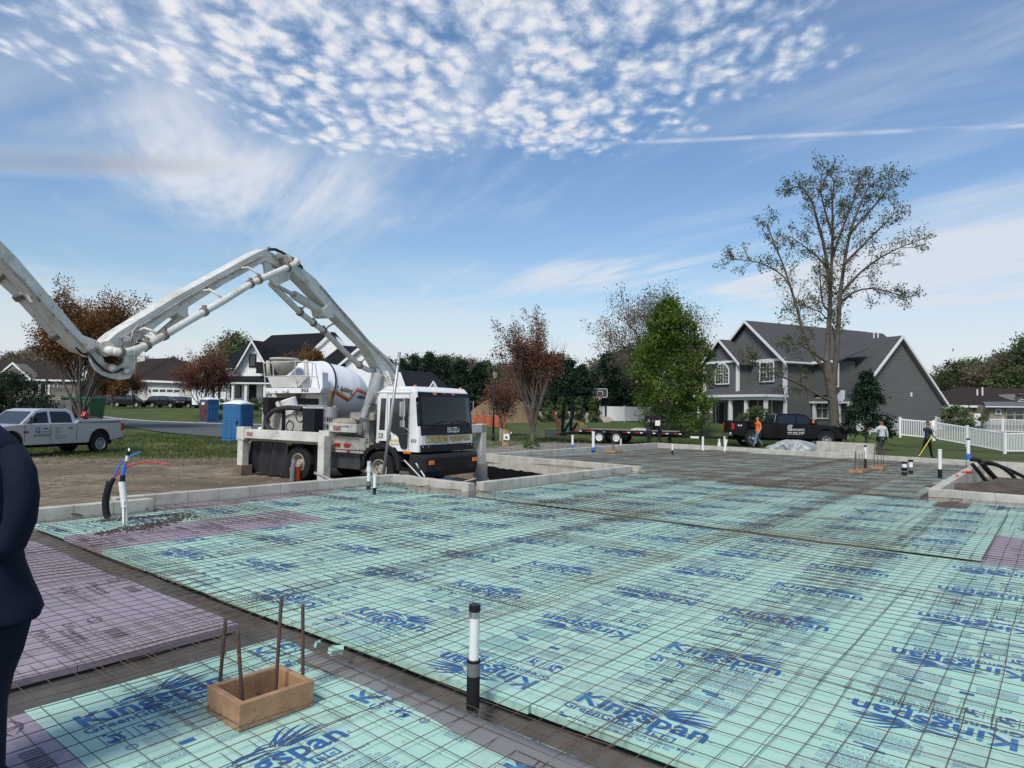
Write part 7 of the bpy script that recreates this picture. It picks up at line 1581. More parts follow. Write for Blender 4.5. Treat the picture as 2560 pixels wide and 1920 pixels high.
# ------------------------------------------------------------------ people
skin = mat('skin', (.42, .22, .15), .55); skin2 = mat('skin_tan', (.25, .13, .08), .55); hairm = mat('dark_hair', (.012, .010, .009), .7); hairg = mat('grey_brown_hair', (.10, .085, .07), .7)
def cloth(n, c): return mat(n, c, .85, var=.25, vs=7, bump=.5, bs=9)
shoe = mat('boot', (.03, .026, .022), .7)
def bump_(a, b, t): return a+(b-a)*t
def person(label, loc, rz, pose, top, legs, sk, hair=hairm, sleeves='long', h=1.76, cap=None, bulk=1.0, extra=None):
    t = thing('person', label, 'person', loc, rz); s = h/1.76
    V = []; E = []; RR = []; BM = []
    def v(p, r): V.append(Vector(p)*s); RR.append(r*s); return len(V)-1
    def e(a, b, m): E.append((a, b)); BM.append(m)
    # materials: 0 skin 1 top 2 legs 3 boots
    B = bulk
    pel = v((0, 0, .95), .145*B); wst = v((0, .0, 1.10), .135*B); che = v((0, .0+pose.get('lean', 0)*.6, 1.30), .155*B); up = v((0, pose.get('lean', 0), 1.42), .12*B); nk = v((0, pose.get('lean', 0)+.01, 1.51), .058); hb0 = v((0, pose.get('lean', 0)+.03, 1.58), .075); hd = v((0, pose.get('lean', 0)+.035, 1.66), .098); ht = v((0, pose.get('lean', 0)+.02, 1.72), .085)
    e(pel, wst, 1); e(wst, che, 1); e(che, up, 1); e(up, nk, 0); e(nk, hb0, 0); e(hb0, hd, 0); e(hd, ht, 0)
    for sd, nm in ((-1, 'L'), (1, 'R')):
        hp = v((sd*.095, 0, .90), .10*B); kn = v(pose['knee'+nm], .062*B); an = v(pose['ankle'+nm], .042); 
        ak = Vector(pose['ankle'+nm]); td = Vector(pose.get('toe'+nm, (ak.x+sd*.02, ak.y+.17, ak.z-.06)))
        mid = (Vector((sd*.095, 0, .90))+Vector(pose['knee'+nm]))/2; mv_ = v(mid, .085*B); e(pel, hp, 2); e(hp, mv_, 2); e(mv_, kn, 2); cf = v((Vector(pose['knee'+nm])*.62+ak*.38)+Vector((0, -.015, 0)), .058*B); e(kn, cf, 2); e(cf, an, 2)
        ft_ = v(td, .038); e(an, ft_, 3)
        sh = v((sd*.175*B, pose.get('lean', 0), 1.405), .072*B); ek = Vector(pose['elbow'+nm]); wk = Vector(pose['wrist'+nm]); el = v(ek, .047*B); wr = v(wk, .030)
        e(up, sh, 1); m1 = v((Vector((sd*.175*B, pose.get('lean', 0), 1.405))+ek)/2, .053*B); e(sh, m1, 1); e(m1, el, 1 if sleeves == 'long' else 0); fm = v(ek*.6+wk*.4, .044*B); e(el, fm, 1 if sleeves == 'long' else 0); e(fm, wr, 1 if sleeves == 'long' else 0)
        hdir = Vector(pose.get('hand'+nm, tuple((wk-ek).normalized()))).normalized(); pm = v(wk+hdir*.045, .034); e(wr, pm, 0)
        sidev = hdir.cross(Vector((0, 1, .2))).normalized()
        if sidev.length < .1: sidev = Vector((1, 0, 0))
        nrmv = sidev.cross(hdir).normalized()
        for i, ln in enumerate((.070, .080, .076, .060)):
            o0 = wk+hdir*.075+sidev*(i-1.5)*.021; k1 = v(o0, .011); e(pm, k1, 0); k2 = v(o0+hdir*ln*.55+nrmv*.008, .0092); e(k1, k2, 0); k3 = v(o0+hdir*ln*.85+nrmv*.035, .008); e(k2, k3, 0)
        o0 = wk+hdir*.03-sidev*.032; k1 = v(o0, .013); e(pm, k1, 0); k2 = v(o0+hdir*.04-sidev*.022+nrmv*.01, .010); e(k1, k2, 0)
    me = bpy.data.meshes.new('body'); me.from_pydata([tuple(x) for x in V], E, []); o = bpy.data.objects.new('body', me); COL.objects.link(o)
    sk_ = o.modifiers.new('skin', 'SKIN'); 
    for i, d_ in enumerate(me.skin_vertices[0].data): d_.radius = (RR[i], RR[i]*(.78 if i in (0, 1, 2, 3) else 1)); d_.use_root = (i == 0)
    ss_ = o.modifiers.new('sub', 'SUBSURF'); ss_.levels = 2; ss_.render_levels = 2
    dg = bpy.context.evaluated_depsgraph_get(); dg.update(); nm_ = bpy.data.meshes.new_from_object(o.evaluated_get(dg)); bpy.data.objects.remove(o)
    nm_.materials.clear()
    for q_ in (sk, top, legs, shoe): nm_.materials.append(q_)
    seg = [(V[a], V[b]) for a, b in E]; Va = np.array([tuple(a) for a, b in seg]); Vb = np.array([tuple(b) for a, b in seg]); rad = np.array([(RR[a]+RR[b])/2 for a, b in E]); d_ = Vb-Va; dd = (d_*d_).sum(1)+1e-9
    for pl_ in nm_.polygons:
        c = np.array(pl_.center); tt = np.clip(((c-Va)*d_).sum(1)/dd, 0, 1); dist = np.linalg.norm(c-(Va+d_*tt[:, None]), axis=1)-rad*.9
        pl_.material_index = BM[int(dist.argmin())]; pl_.use_smooth = True
        if sleeves == 'short' and pl_.material_index == 0 and c[2] > 1.22*s and abs(c[0]) < .30*s and c[2] < 1.47*s: pl_.material_index = 1
        if c[2] > .96*s and pl_.material_index == 2 and abs(c[0]) < .2*s: pl_.material_index = 1
        if c[2] > 1.50*s and pl_.material_index == 1 and abs(c[0]) < .08*s: pl_.material_index = 0
    nm_.name = 'body'; bo = link('body', nm_, t)
    hc = Vector((0, pose.get('lean', 0)+.02, 1.685))*s
    q = MB(); n = 12
    for j in range(7):
        f = j/6*1.25; 
        for i in range(n): a = 2*math.pi*i/n; fr_ = 1 if math.sin(a) < .25 or f < .75 else .80; q.v.append(hc+Vector((math.sin(f)*math.cos(a)*.099*fr_, math.sin(f)*math.sin(a)*.112*fr_-.004, math.cos(f)*.112+.0))*s)
    q.f = [(j*n+i, j*n+(i+1) % n, (j+1)*n+(i+1) % n, (j+1)*n+i) for j in range(6) for i in range(n)]; q.m = [0]*len(q.f); q.build('hair' if not cap else 'cap', cap or hair, t, smooth=True)
    fy = pose.get('lean', 0)+.035
    q = MB(); q.ext([Vector((-.012, fy+.088, 1.645))*s, Vector((.012, fy+.088, 1.645))*s, Vector((.004, fy+.085, 1.69))*s, Vector((-.004, fy+.085, 1.69))*s], Vector((0, .022, -.004))*s); q.build('nose', sk, t, bevel=.003)
    for sd in (-1, 1):
        q = MB(); q.tube([Vector((sd*.034, fy+.080, 1.69))*s, Vector((sd*.034, fy+.090, 1.69))*s], .011, 8); q.build('eye', mat('eye_dark', (.03, .02, .015), .3), t)
        q = MB(); q.tube([Vector((sd*.088, fy-.01, 1.66))*s, Vector((sd*.104, fy-.02, 1.67))*s], [.028, .02], 8); q.build('ear', sk, t, smooth=True)
    q = MB(); q.box(Vector((0, fy+.089, 1.617))*s, (.044, .008, .008)); q.build('mouth', mat('lip', (.25, .09, .07), .5), t)
    return t
def std(**k):
    p = dict(kneeL=(-.10, .03, .50), kneeR=(.10, .03, .50), ankleL=(-.10, -.02, .09), ankleR=(.10, -.02, .09), elbowL=(-.25, -.03, 1.13), elbowR=(.25, -.03, 1.13), wristL=(-.27, .06, .88), wristR=(.27, .06, .88)); p.update(k); return p
walk = dict(kneeL=(-.09, .18, .52), ankleL=(-.09, .30, .10), toeL=(-.10, .48, .06), kneeR=(.09, -.04, .50), ankleR=(.09, -.34, .14), toeR=(.10, -.20, .045))
def gpt(u, D_): p = at(u, 1040, D_); return (p.x, p.y, terr(p.x, p.y)+.01)
jean = cloth('blue_jeans', (.13, .21, .29)); 
person('man in orange T-shirt and blue jeans walking past the black pickup', gpt(1895, 40.2), R(90+8), std(**walk, elbowL=(-.25, -.06, 1.13), wristL=(-.26, .08, .90), elbowR=(.25, -.10, 1.14), wristR=(.26, -.04, .89)), cloth('orange_shirt', (.85, .17, .02)), jean, skin, hairg, 'short', 1.78, bulk=1.15)
WS_ = person('man in pale grey long-sleeved shirt with a tool belt, seen from behind', gpt(2205, 33.6), R(12), std(kneeL=(-.11, .05, .50), ankleL=(-.10, .02, .09), kneeR=(.10, .14, .51), ankleR=(.11, -.02, .10), elbowL=(-.34, .06, 1.20), wristL=(-.47, .26, 1.22), elbowR=(.28, -.02, 1.13), wristR=(.32, .02, .88)), cloth('pale_grey_shirt', (.52, .53, .55)), cloth('olive_trousers', (.055, .058, .045)), skin2, hairm, 'long', 1.80, bulk=1.12)
q = MB(); rp = [Vector((math.cos(2*math.pi*i/24)*.185, math.sin(2*math.pi*i/24)*.15, 1.0)) for i in range(25)]; q.tube(rp, .026, 6); q.box((-.22, .0, .90), (.12, .16, .2)); q.box((.2, -.06, .93), (.07, .1, .12)); q.build('tool_belt', blkf, WS_, bevel=.01)
person('man in navy T-shirt and black trousers striding by the white fence', gpt(2318, 32.6), R(-90+4), std(kneeL=(-.09, -.12, .50), ankleL=(-.09, -.36, .13), toeL=(-.1, -.22, .05), kneeR=(.09, .10, .52), ankleR=(.09, .18, .10), toeR=(.1, .36, .06), elbowL=(-.24, .16, 1.18), wristL=(-.20, .36, 1.38), elbowR=(.22, .10, 1.12), wristR=(.18, .26, 1.02)), cloth('navy_shirt', (.018, .03, .06)), cloth('black_trousers', (.010, .010, .012)), skin2, hairm, 'short', 1.78)
p = at(2332, 1072, 32.6); m = MB(); A_, B_ = at(2335, 1082, 32.4), at(2297, 1141, 31.9); m.tube([(0, 0, 0), B_-A_], .022, 8); o = m.build('yellow_pole', mat('yellow_pole', (.55, .50, .06), .5)); o.location = A_; tag(o, 'yellow-green rod held slanting down by the man in navy', 'pole')
m = MB(); A_, B_ = at(2333, 1081, 32.2), at(2333, 1052, 32.2); m.tube([(0, 0, 0), (B_-A_)*.5, B_-A_], [.05, .075, .055], 10); o = m.build('plastic_jug', pvc, smooth=True); o.location = A_; tag(o, 'white cylinder held up by the man in navy', 'container')
grey_c = cloth('charcoal_jacket', (.06, .065, .07)); navy_c = cloth('navy_jacket', (.014, .026, .08)); dkt = cloth('dark_trousers', (.025, .025, .03))
c1_ = person('camera operator in charcoal jacket with arms raised, left of the pair by the trailer', gpt(1622, 39.6), R(-60), std(elbowL=(-.22, .18, 1.34), wristL=(-.15, .26, 1.62), elbowR=(.22, .18, 1.34), wristR=(.15, .26, 1.62)), grey_c, dkt, skin, hairg, 'long', 1.72, cap=cloth('dark_cap', (.03, .03, .035)), bulk=1.15)
c2_ = person('crew member in navy jacket and cap, right of the pair by the trailer', gpt(1650, 39.2), R(75), std(elbowL=(-.22, .16, 1.22), wristL=(-.10, .34, 1.40), elbowR=(.22, .16, 1.22), wristR=(.10, .34, 1.44)), navy_c, dkt, skin, hairm, 'long', 1.74, cap=cloth('navy_cap', (.012, .02, .05)), bulk=1.2)
p = at(1630, 1048, 39.0); t = thing('video_camera', 'black shoulder camera rig held up between the two crew members', 'camera', p, R(-20))
m = MB(); m.bb(-.4, .25, -.09, .09, -.02, .22); m.build('body', blkf, t, bevel=.02); m = MB(); m.tube([(.25, 0, .1), (.5, 0, .1)], [.08, .1], 12); m.bb(.48, .56, -.16, .16, -.02, .22); m.build('lens', blkf, t); m = MB(); m.tube([(-.6, 0, .28), (.4, 0, .30)], .03, 6); m.tube([(-.3, 0, .2), (-.35, 0, .32)], .02, 6); m.tube([(.3, 0, .2), (.3, 0, .32)], .02, 6); m.build('rail', blkf, t)
p = at(1644, 1058, 38.7); m = MB(); m.bb(-.14, .14, -.05, .05, -.15, .15); o = m.build('light_panel', mat('reflector_white', (.75, .70, .58), .4), bevel=.02); o.location = p; tag(o, 'small white reflector panel held by the crew member in navy', 'light panel')
# navy suited figure at the left edge, seen from behind
navy_f = mat('dark_navy_cloth', (.006, .011, .026), .85, var=.3, vs=4, bump=.7, bs=5)
p = at(-50, 1500, 2.95); FP = person('person in dark navy work clothes with bent arms, cropped by the left edge', (p.x-.15, p.y, 0.06), R(4), std(elbowR=(.20, .02, 1.18), wristR=(.10, .22, 1.05), elbowL=(-.30, -.08, 1.13), wristL=(-.16, .18, 1.02), kneeR=(.13, .02, .5), ankleR=(.15, -.02, .09), kneeL=(-.13, .02, .5), ankleL=(-.15, -.02, .09)), navy_f, navy_f, skin, hairg, 'long', 1.84, bulk=1.12)
def coat(nm, m_, prof, ry0, par=FP, yoff=0):
    q = MB(); n = 28; c = par.location
    for j, (u, v) in enumerate(prof):
        p_ = at(u, v, 2.95); rx = p_.x-c.x; z_ = p_.z-c.z
        for i in range(n):
            a = 2*math.pi*i/n; f = 1+.018*math.sin(3*a+j*1.1)+.012*math.sin(7*a-j*.8); q.v.append(Vector((math.cos(a)*rx*f, yoff+math.sin(a)*(ry0+.25*(rx-.25))*f, z_)))
    q.f = [(j*n+i, j*n+(i+1) % n, (j+1)*n+(i+1) % n, (j+1)*n+i) for j in range(len(prof)-1) for i in range(n)]+[tuple(range(n))[::-1]]; q.m = [0]*len(q.f)
    o = q.build(nm, m_, par, smooth=True); o.rotation_euler = (0, 0, -par.rotation_euler[2]); return o
coat('jacket', navy_f, [(-40, 1055), (-8, 1078), (20, 1100), (40, 1130), (52, 1170), (56, 1220), (54, 1280), (46, 1330), (40, 1375), (46, 1410), (62, 1460), (80, 1505), (90, 1530), (84, 1546)], .20)
coat('trousers', navy_f, [(66, 1520), (56, 1570), (40, 1640), (18, 1700), (-2, 1780), (-8, 1900), (-10, 2050)], .19)
q = MB(); P_ = [at(30, 1128, 2.90), at(50, 1180, 2.86), at(56, 1240, 2.84), at(50, 1300, 2.84), at(30, 1356, 2.86), at(5, 1385, 2.88)]; q.tube(P_, [.05, .060, .062, .060, .055, .045], 16); q.build('sleeve', navy_f, FP, world=True, smooth=True)
# ------------------------------------------------------------------ trees
bark = mat('grey_bark', (.12, .10, .08), .9, col2=(.065, .052, .042), vs=3, bump=.7, bs=14); twig = mat('dark_twig', (.085, .062, .05), .9)
def leafm(n, c, c2=None, tr=.35):
    if n in MATS: return MATS[n]
    m = bpy.data.materials.new(n); m.use_nodes = True; t = m.node_tree; nn = t.nodes; l = t.links; b = nn['Principled BSDF']; b.inputs['Roughness'].default_value = .6; b.inputs['Specular IOR Level'].default_value = .2
    at_ = nn.new('ShaderNodeAttribute'); at_.attribute_name = 'tone'
    x = nn.new('ShaderNodeMix'); x.data_type = 'RGBA'; l.new(at_.outputs['Fac'], x.inputs[0]); x.inputs[6].default_value = (*c, 1); x.inputs[7].default_value = (*(c2 or tuple(q*1.6 for q in c)), 1); l.new(x.outputs[2], b.inputs['Base Color'])
    td = nn.new('ShaderNodeBsdfTranslucent'); l.new(x.outputs[2], td.inputs['Color']); ms = nn.new('ShaderNodeMixShader'); ms.inputs[0].default_value = tr; l.new(b.outputs[0], ms.inputs[1]); l.new(td.outputs[0], ms.inputs[2]); l.new(ms.outputs[0], nn['Material Output'].inputs['Surface'])
    MATS[n] = m; return m
def leaves(C, size, m, seed=0, jit=.35, tone_sc=.8):
    """one small folded leaf per centre"""
    rg = np.random.default_rng(seed); C = np.asarray(C, float); n = len(C)
    a = rg.normal(size=(n, 3)); a /= np.linalg.norm(a, axis=1)[:, None]; b = np.cross(a, rg.normal(size=(n, 3))); b /= np.linalg.norm(b, axis=1)[:, None]
    s = size*(1+jit*rg.uniform(-1, 1, (n, 1))); w = s*rg.uniform(.35, .6, (n, 1)); c3 = np.cross(a, b)
    V = np.stack([C-a*s, C+b*w+c3*s*.15, C+a*s, C-b*w+c3*s*.15], 1).reshape(-1, 3)
    me = bpy.data.meshes.new('crown'); me.vertices.add(4*n); me.vertices.foreach_set('co', V.ravel()); me.loops.add(4*n); me.loops.foreach_set('vertex_index', np.arange(4*n, dtype=np.int32))
    me.polygons.add(n); me.polygons.foreach_set('loop_start', np.arange(0, 4*n, 4, dtype=np.int32)); me.update(calc_edges=True)
    tone = np.clip(.5+.5*np.sin(C[:, 0]*tone_sc*2.1+seed)*np.cos(C[:, 2]*tone_sc*1.7+C[:, 1]*tone_sc)+rg.normal(0, .22, n), 0, 1)
    at_ = me.attributes.new('tone', 'FLOAT', 'POINT'); at_.data.foreach_set('value', np.repeat(tone, 4).astype(np.float32)); me.materials.append(m); return me
def grow(mb, tips, rg, p, d, L_, r, depth, spread, ups, kids, segs=4, ratio=.66, start=.3):
    pts = [p.copy()]; dd = d.normalized()
    for i in range(segs):
        dd = (dd+Vector((rg.gauss(0, .10), rg.gauss(0, .10), rg.gauss(0, .08)+ups))).normalized(); pts.append(pts[-1]+dd*(L_/segs))
    rs = [r*(1-.62*i/segs) for i in range(segs+1)]
    mb.tube(pts, rs, 8 if r > .12 else (5 if r > .03 else 3), False)
    if depth <= 1:
        for i in range(1, segs+1): tips.append((pts[i], depth))
    if depth == 0: return
    n = kids[min(depth, len(kids)-1)]
    for k in range(n):
        f = start+(1-start)*(k+rg.random()*.8)/n; i = min(int(f*segs), segs-1); q = pts[i].lerp(pts[i+1], f*segs-i)
        ang = 2.4*k+rg.uniform(-.6, .6); a = dd.orthogonal().normalized(); b = dd.cross(a); o = a*math.cos(ang)+b*math.sin(ang)
        sp = spread*rg.uniform(.7, 1.25); nd_ = (dd*math.cos(sp)+o*math.sin(sp)).normalized()
        grow(mb, tips, rg, q, nd_, L_*ratio*rg.uniform(.75, 1.15)*(1-.25*f), rs[i]*.55, depth-1, spread, ups, kids, segs if depth > 2 else 3, ratio, .2)
def mktree(name, label, cat, base_, H, seed, leaf, lsize, per, spread=.6, ups=.06, kids=(0, 4, 5, 7), r0=None, trunk=.25, group=None, jitter=.22, leaders=5, depth=3, thin=1.0, tz=None, bm=None, llen=None, lfilter=None, rz=0):
    rg = random.Random(seed); b = Vector(base_); t = thing(name, label, cat, b, rz, group)
    r0 = r0 or H*.016; mb = MB(); tips = []
    th = H*trunk; pts = [Vector((0, 0, -.2)), Vector((rg.gauss(0, .05), 0, th*.5)), Vector((rg.gauss(0, .1), rg.gauss(0, .1), th))]; mb.tube(pts, [r0*1.25, r0, r0*.85], 10, False)
    for k in range(leaders):
        a = 2*math.pi*k/leaders+rg.uniform(-.4, .4); tl = spread*(.25 if k == 0 else rg.uniform(.55, 1.0)); d_ = Vector((math.cos(a)*math.sin(tl), math.sin(a)*math.sin(tl), math.cos(tl)))
        st_ = pts[-1]*(1-.35*rg.random()*(k > 0)); grow(mb, tips, rg, st_, d_, (llen or H*.60)*rg.uniform(.85, 1.1)*(1 if k == 0 else .85), r0*.6, depth, spread, ups, kids)
    mb.build('trunk', bm or bark, t, smooth=True)
    nr = np.random.default_rng(seed); C = []
    for p_, dp in tips:
        if rg.random() > thin: continue
        if lfilter and not lfilter(p_): continue
        n = per if dp == 0 else max(1, per//2); C.append(np.array(tuple(p_))+nr.normal(0, jitter, (n, 3)))
    if C:
        me = leaves(np.concatenate(C), lsize, leaf, seed); link('crown', me, t)
    return t
def mass(name, label, cat, base_, H, rx, seed, leaf, lsize, n, group=None, shape='round', z0=.12, bmat=None, gap=.35, ry=None):
    """dense crown: leaves gathered in clumps through the crown's volume, with a trunk and a few limbs"""
    rg = np.random.default_rng(seed); r2 = random.Random(seed); t = thing(name, label, cat, base_, r2.uniform(0, 6), group); ry = ry or rx
    q = MB(); q.tube([(0, 0, -.2), (0, 0, H*.45), (0, 0, H*.9)], [H*.022, H*.015, .02], 7, False)
    K_ = max(14, int(n/70)); CC = []
    while len(CC) < K_:
        z = rg.uniform(0, 1); a = rg.uniform(0, 2*math.pi); 
        if shape == 'cone': R_ = (1-z)**.75*.98+.04
        elif shape == 'egg': R_ = (math.sin(math.pi*min(1, (z*.92+.08))**.75))**.7
        elif shape == 'column': R_ = min(1, (1-z)*3)**.6*min(1, .5+z*2)
        else: R_ = math.sqrt(max(0, 1-(2*z-1)**2))
        rad = R_*math.sqrt(rg.uniform(.12, 1)); lob = 1+.20*math.sin(3*a+seed)+.12*math.sin(7*a+z*9+seed)
        CC.append((math.cos(a)*rad*rx*lob, math.sin(a)*rad*ry*lob, H*(z0+(1-z0)*z)))
    CC = np.array(CC); 
    for c in CC[:min(K_, 26)]: q.tube([(0, 0, max(.1, c[2]*.62)), (c[0]*.5, c[1]*.5, c[2]*.9), tuple(c)], [.05*H/6, .03*H/6, .01], 4, False)
    q.build('trunk', bmat or bark, t)
    idx = rg.integers(0, K_, n); sc = gap*rx*(.55+.5*rg.random(K_))[idx][:, None]; off = rg.normal(size=(n, 3)); off[:, 2] *= .75
    P_ = CC[idx]+off*sc*.55
    if shape == 'cone': P_[:, 2] -= .25*np.hypot(P_[:, 0], P_[:, 1])*.4
    P_ = P_[P_[:, 2] > .05]
    link('crown', leaves(P_, lsize, leaf, seed, tone_sc=2.2/rx), t); return t
def gb(u, D_): p = at(u, 1040, D_); return (p.x, p.y, terr(p.x, p.y))
rustl = leafm('rust_leaves', (.12, .06, .022), (.25, .13, .05)); redl_ = leafm('red_leaves', (.13, .055, .035), (.25, .12, .075)); young = leafm('young_green_leaves', (.06, .07, .025), (.13, .14, .05)); peargreen = leafm('pear_leaves', (.038, .075, .012), (.13, .20, .035))
dkgreen = leafm('evergreen_leaves', (.010, .026, .014), (.026, .055, .026), .15); olivel = leafm('olive_leaves', (.06, .075, .028), (.13, .15, .06)); brownl = leafm('brown_buds', (.13, .105, .07), (.22, .185, .125)); midg = leafm('mid_green_leaves', (.06, .095, .03), (.13, .18, .065))
# rust-leaved tree left, behind the silver truck
mktree('maple_tree', 'tall rust-leaved young maple behind the boom elbow at the left', 'tree', gb(202, 46), 11.0, 3, rustl, .080, 10, spread=.40, ups=.13, kids=(0, 4, 6, 7), trunk=.08, leaders=9, jitter=.16, r0=.15, llen=6.2, lfilter=lambda p: p.z > 4.4+.4*math.sin(p.x*3), thin=.9)
mktree('maple_tree', 'small red-leaved maple beside the brown toilet', 'tree', gb(500, 64), 6.9, 8, redl_, .075, 7, spread=.60, ups=.07, kids=(0, 4, 5, 6), trunk=.16, leaders=7, jitter=.18, r0=.10, llen=3.9, lfilter=lambda p: p.z > 2.6)
mktree('maple_tree', 'little bare reddish tree in front of the brown roofed garage', 'tree', gb(333, 90), 5.0, 21, redl_, .08, 4, spread=.55, kids=(0, 3, 5, 5), trunk=.15, leaders=6, r0=.07, llen=3.0)
mktree('maple_tree', 'upright red-budded maple between the lamp post and the evergreens', 'tree', gb(1335, 42.5), 8.6, 17, redl_, .065, 7, spread=.31, ups=.15, kids=(0, 4, 5, 6), trunk=.08, leaders=9, jitter=.12, r0=.13, llen=4.9, lfilter=lambda p: p.z > 3.2 and (p.x < .6 or p.z < 5.5), thin=.75)
mktree('maple_tree', 'low dark red shrubby tree behind the lamp post', 'tree', gb(1258, 50), 4.6, 27, redl_, .07, 2, spread=.55, kids=(0, 4, 5, 6), trunk=.12, leaders=6, r0=.07, llen=3.0)
mktree('maple_tree', 'orange-brown tree rising behind the mixer hopper in front of the farmhouse', 'tree', gb(757, 70), 7.6, 31, rustl, .10, 14, spread=.5, kids=(0, 4, 5, 6), trunk=.3, leaders=6, r0=.10, llen=3.6)
mktree('maple_tree', 'brown leafy tree under the boom joint, left of the pale garage', 'tree', gb(280, 86), 5.5, 33, rustl, .12, 10, spread=.7, kids=(0, 4, 5, 5), trunk=.15, leaders=6, r0=.08, llen=3.2)
# the great tree before the grey house: main limbs follow the photograph, the twigs are grown
HT = thing('hardwood_tree', 'tall many-stemmed hardwood tree with sparse spring leaves before the grey house', 'tree', gb(2085, 47), 0)
rg = random.Random(77); mb = MB(); tips = []; b0 = HT.location
Dh = 47
limbs = [([(2085, 1062, 0), (2082, 1000, 0), (2072, 940, 0), (2066, 905, 0)], .36, .29),
 ([(2066, 905, 0), (2070, 850, .3), (2074, 780, .5), (2076, 720, .6), (2080, 640, .4), (2082, 560, .2), (2080, 500, 0), (2086, 450, -.2)], .21, .04),
 ([(2080, 990, 0), (2090, 900, -.4), (2095, 820, -.6), (2100, 740, -.9), (2110, 660, -1.2), (2125, 580, -1.5), (2150, 510, -1.6), (2175, 460, -1.7)], .23, .04),
 ([(2070, 925, 0), (2045, 905, .3), (2025, 870, .5), (2005, 820, .6), (1990, 760, .8), (1975, 715, .9), (1958, 660, 1), (1935, 610, 1.1), (1918, 560, 1.2)], .16, .035),
 ([(1975, 715, .9), (1955, 685, 1.1), (1905, 658, 1.3), (1860, 650, 1.5), (1825, 648, 1.6)], .08, .02),
 ([(2076, 720, .6), (2062, 620, .9), (2045, 560, 1.1), (2030, 500, 1.2), (2005, 465, 1.4), (1975, 470, 1.5)], .14, .03),
 ([(2078, 690, .6), (2050, 645, 1.4), (2010, 615, 1.8), (1975, 590, 2)], .10, .02),
 ([(2100, 740, -.9), (2140, 690, -1.4), (2190, 650, -1.8), (2245, 620, -2.1), (2300, 600, -2.4)], .12, .02),
 ([(2098, 760, -.7), (2140, 725, -.2), (2190, 720, .3), (2240, 735, .6), (2268, 745, .8)], .09, .02),
 ([(2110, 660, -1.2), (2150, 620, -2), (2200, 570, -2.6), (2240, 530, -3)], .11, .02),
 ([(2082, 640, .4), (2110, 560, .9), (2135, 500, 1.3), (2150, 440, 1.5)], .11, .02),
 ([(2074, 780, .5), (2055, 760, 1.6), (2050, 700, 2.2), (2048, 640, 2.6)], .11, .02),
 ([(2085, 600, 0), (2060, 520, -1), (2050, 470, -1.6), (2055, 430, -2)], .09, .02),
 ([(2120, 590, -1.4), (2180, 520, -1), (2215, 480, -.6), (2230, 450, -.5)], .09, .02),
 ([(2066, 905, 0), (2030, 880, -.8), (2000, 860, -1.2), (1975, 862, -1.4)], .10, .02),
 ([(2083, 1005, 0), (2050, 990, -.5), (2000, 960, -1.0), (1950, 940, -1.5), (1905, 925, -1.8), (1880, 905, -2)], .12, .02),
 ([(2090, 860, -.5), (2080, 810, 1.5), (2040, 770, 2.4), (1985, 770, 3)], .08, .02)]
for li, (pl_, ra, rb) in enumerate(limbs):
    P_ = [at(u, v, Dh+dd)-b0 for u, v, dd in pl_]
    for _ in range(1):
        q_ = [P_[0]]
        for a, b in zip(P_[:-1], P_[1:]): q_ += [a*.75+b*.25, a*.25+b*.75]
        P_ = q_+[P_[-1]]
    n = len(P_); mb.tube(P_, [ra+(rb-ra)*(i/(n-1))**.8 for i in range(n)], 9 if ra > .15 else 6, False)
    if li == 0: continue
    tot = sum((b-a).length for a, b in zip(P_[:-1], P_[1:])); nb = int(tot*2.6)
    for k in range(nb):
        f = .25+.75*(k+rg.random())/nb; i = min(int(f*(n-1)), n-2); p_ = P_[i].lerp(P_[i+1], f*(n-1)-i); dd = (P_[i+1]-P_[i]).normalized()
        if p_.z < 4.6 and li not in (15,): 
            if rg.random() < .75: continue
        a_ = dd.orthogonal().normalized(); b_ = dd.cross(a_); ang = 2.4*k+rg.uniform(-.5, .5); sp = rg.uniform(.5, 1.0); nd_ = dd*math.cos(sp)+(a_*math.cos(ang)+b_*math.sin(ang))*math.sin(sp)
        grow(mb, tips, rg, p_, nd_, rg.uniform(.8, 1.55)*(1.1-.45*f), .028, 2, .55, .05, (0, 4, 5), 3)
mb.build('trunk', bark, HT, smooth=True)
nr = np.random.default_rng(5); C = [np.array(tuple(p_))+nr.normal(0, .13, (1, 3)) for p_, dp in tips if rg.random() < (.72 if dp == 0 else .35)]; link('crown', leaves(np.concatenate(C), .082, young, 4), HT)
# green pear tree
mass('pear_tree', 'full bright green pear tree left of the grey house', 'tree', gb(1672, 54), 10.6, 3.1, 41, peargreen, .115, 24000, shape='egg', z0=.05, gap=.24)
mktree('hardwood_tree', 'broad brown-budded tree behind the green pear tree', 'tree', gb(1632, 78), 13.8, 55, brownl, .12, 4, spread=.62, ups=.03, kids=(0, 5, 6, 7), trunk=.25, leaders=7, jitter=.3, r0=.25, llen=8.6)
# young evergreen before the gable, dark evergreen at far left
mass('evergreen_tree', 'young dark evergreen tree before the big grey gable', 'tree', gb(2166, 40.5), 4.3, 1.35, 61, dkgreen, .085, 9000, shape='cone', z0=.22, gap=.26)
mass('evergreen_tree', 'dark spreading evergreen at the far left edge behind the silver truck', 'tree', gb(25, 46), 3.6, 2.3, 62, dkgreen, .09, 10000, shape='round', z0=.05, gap=.30)
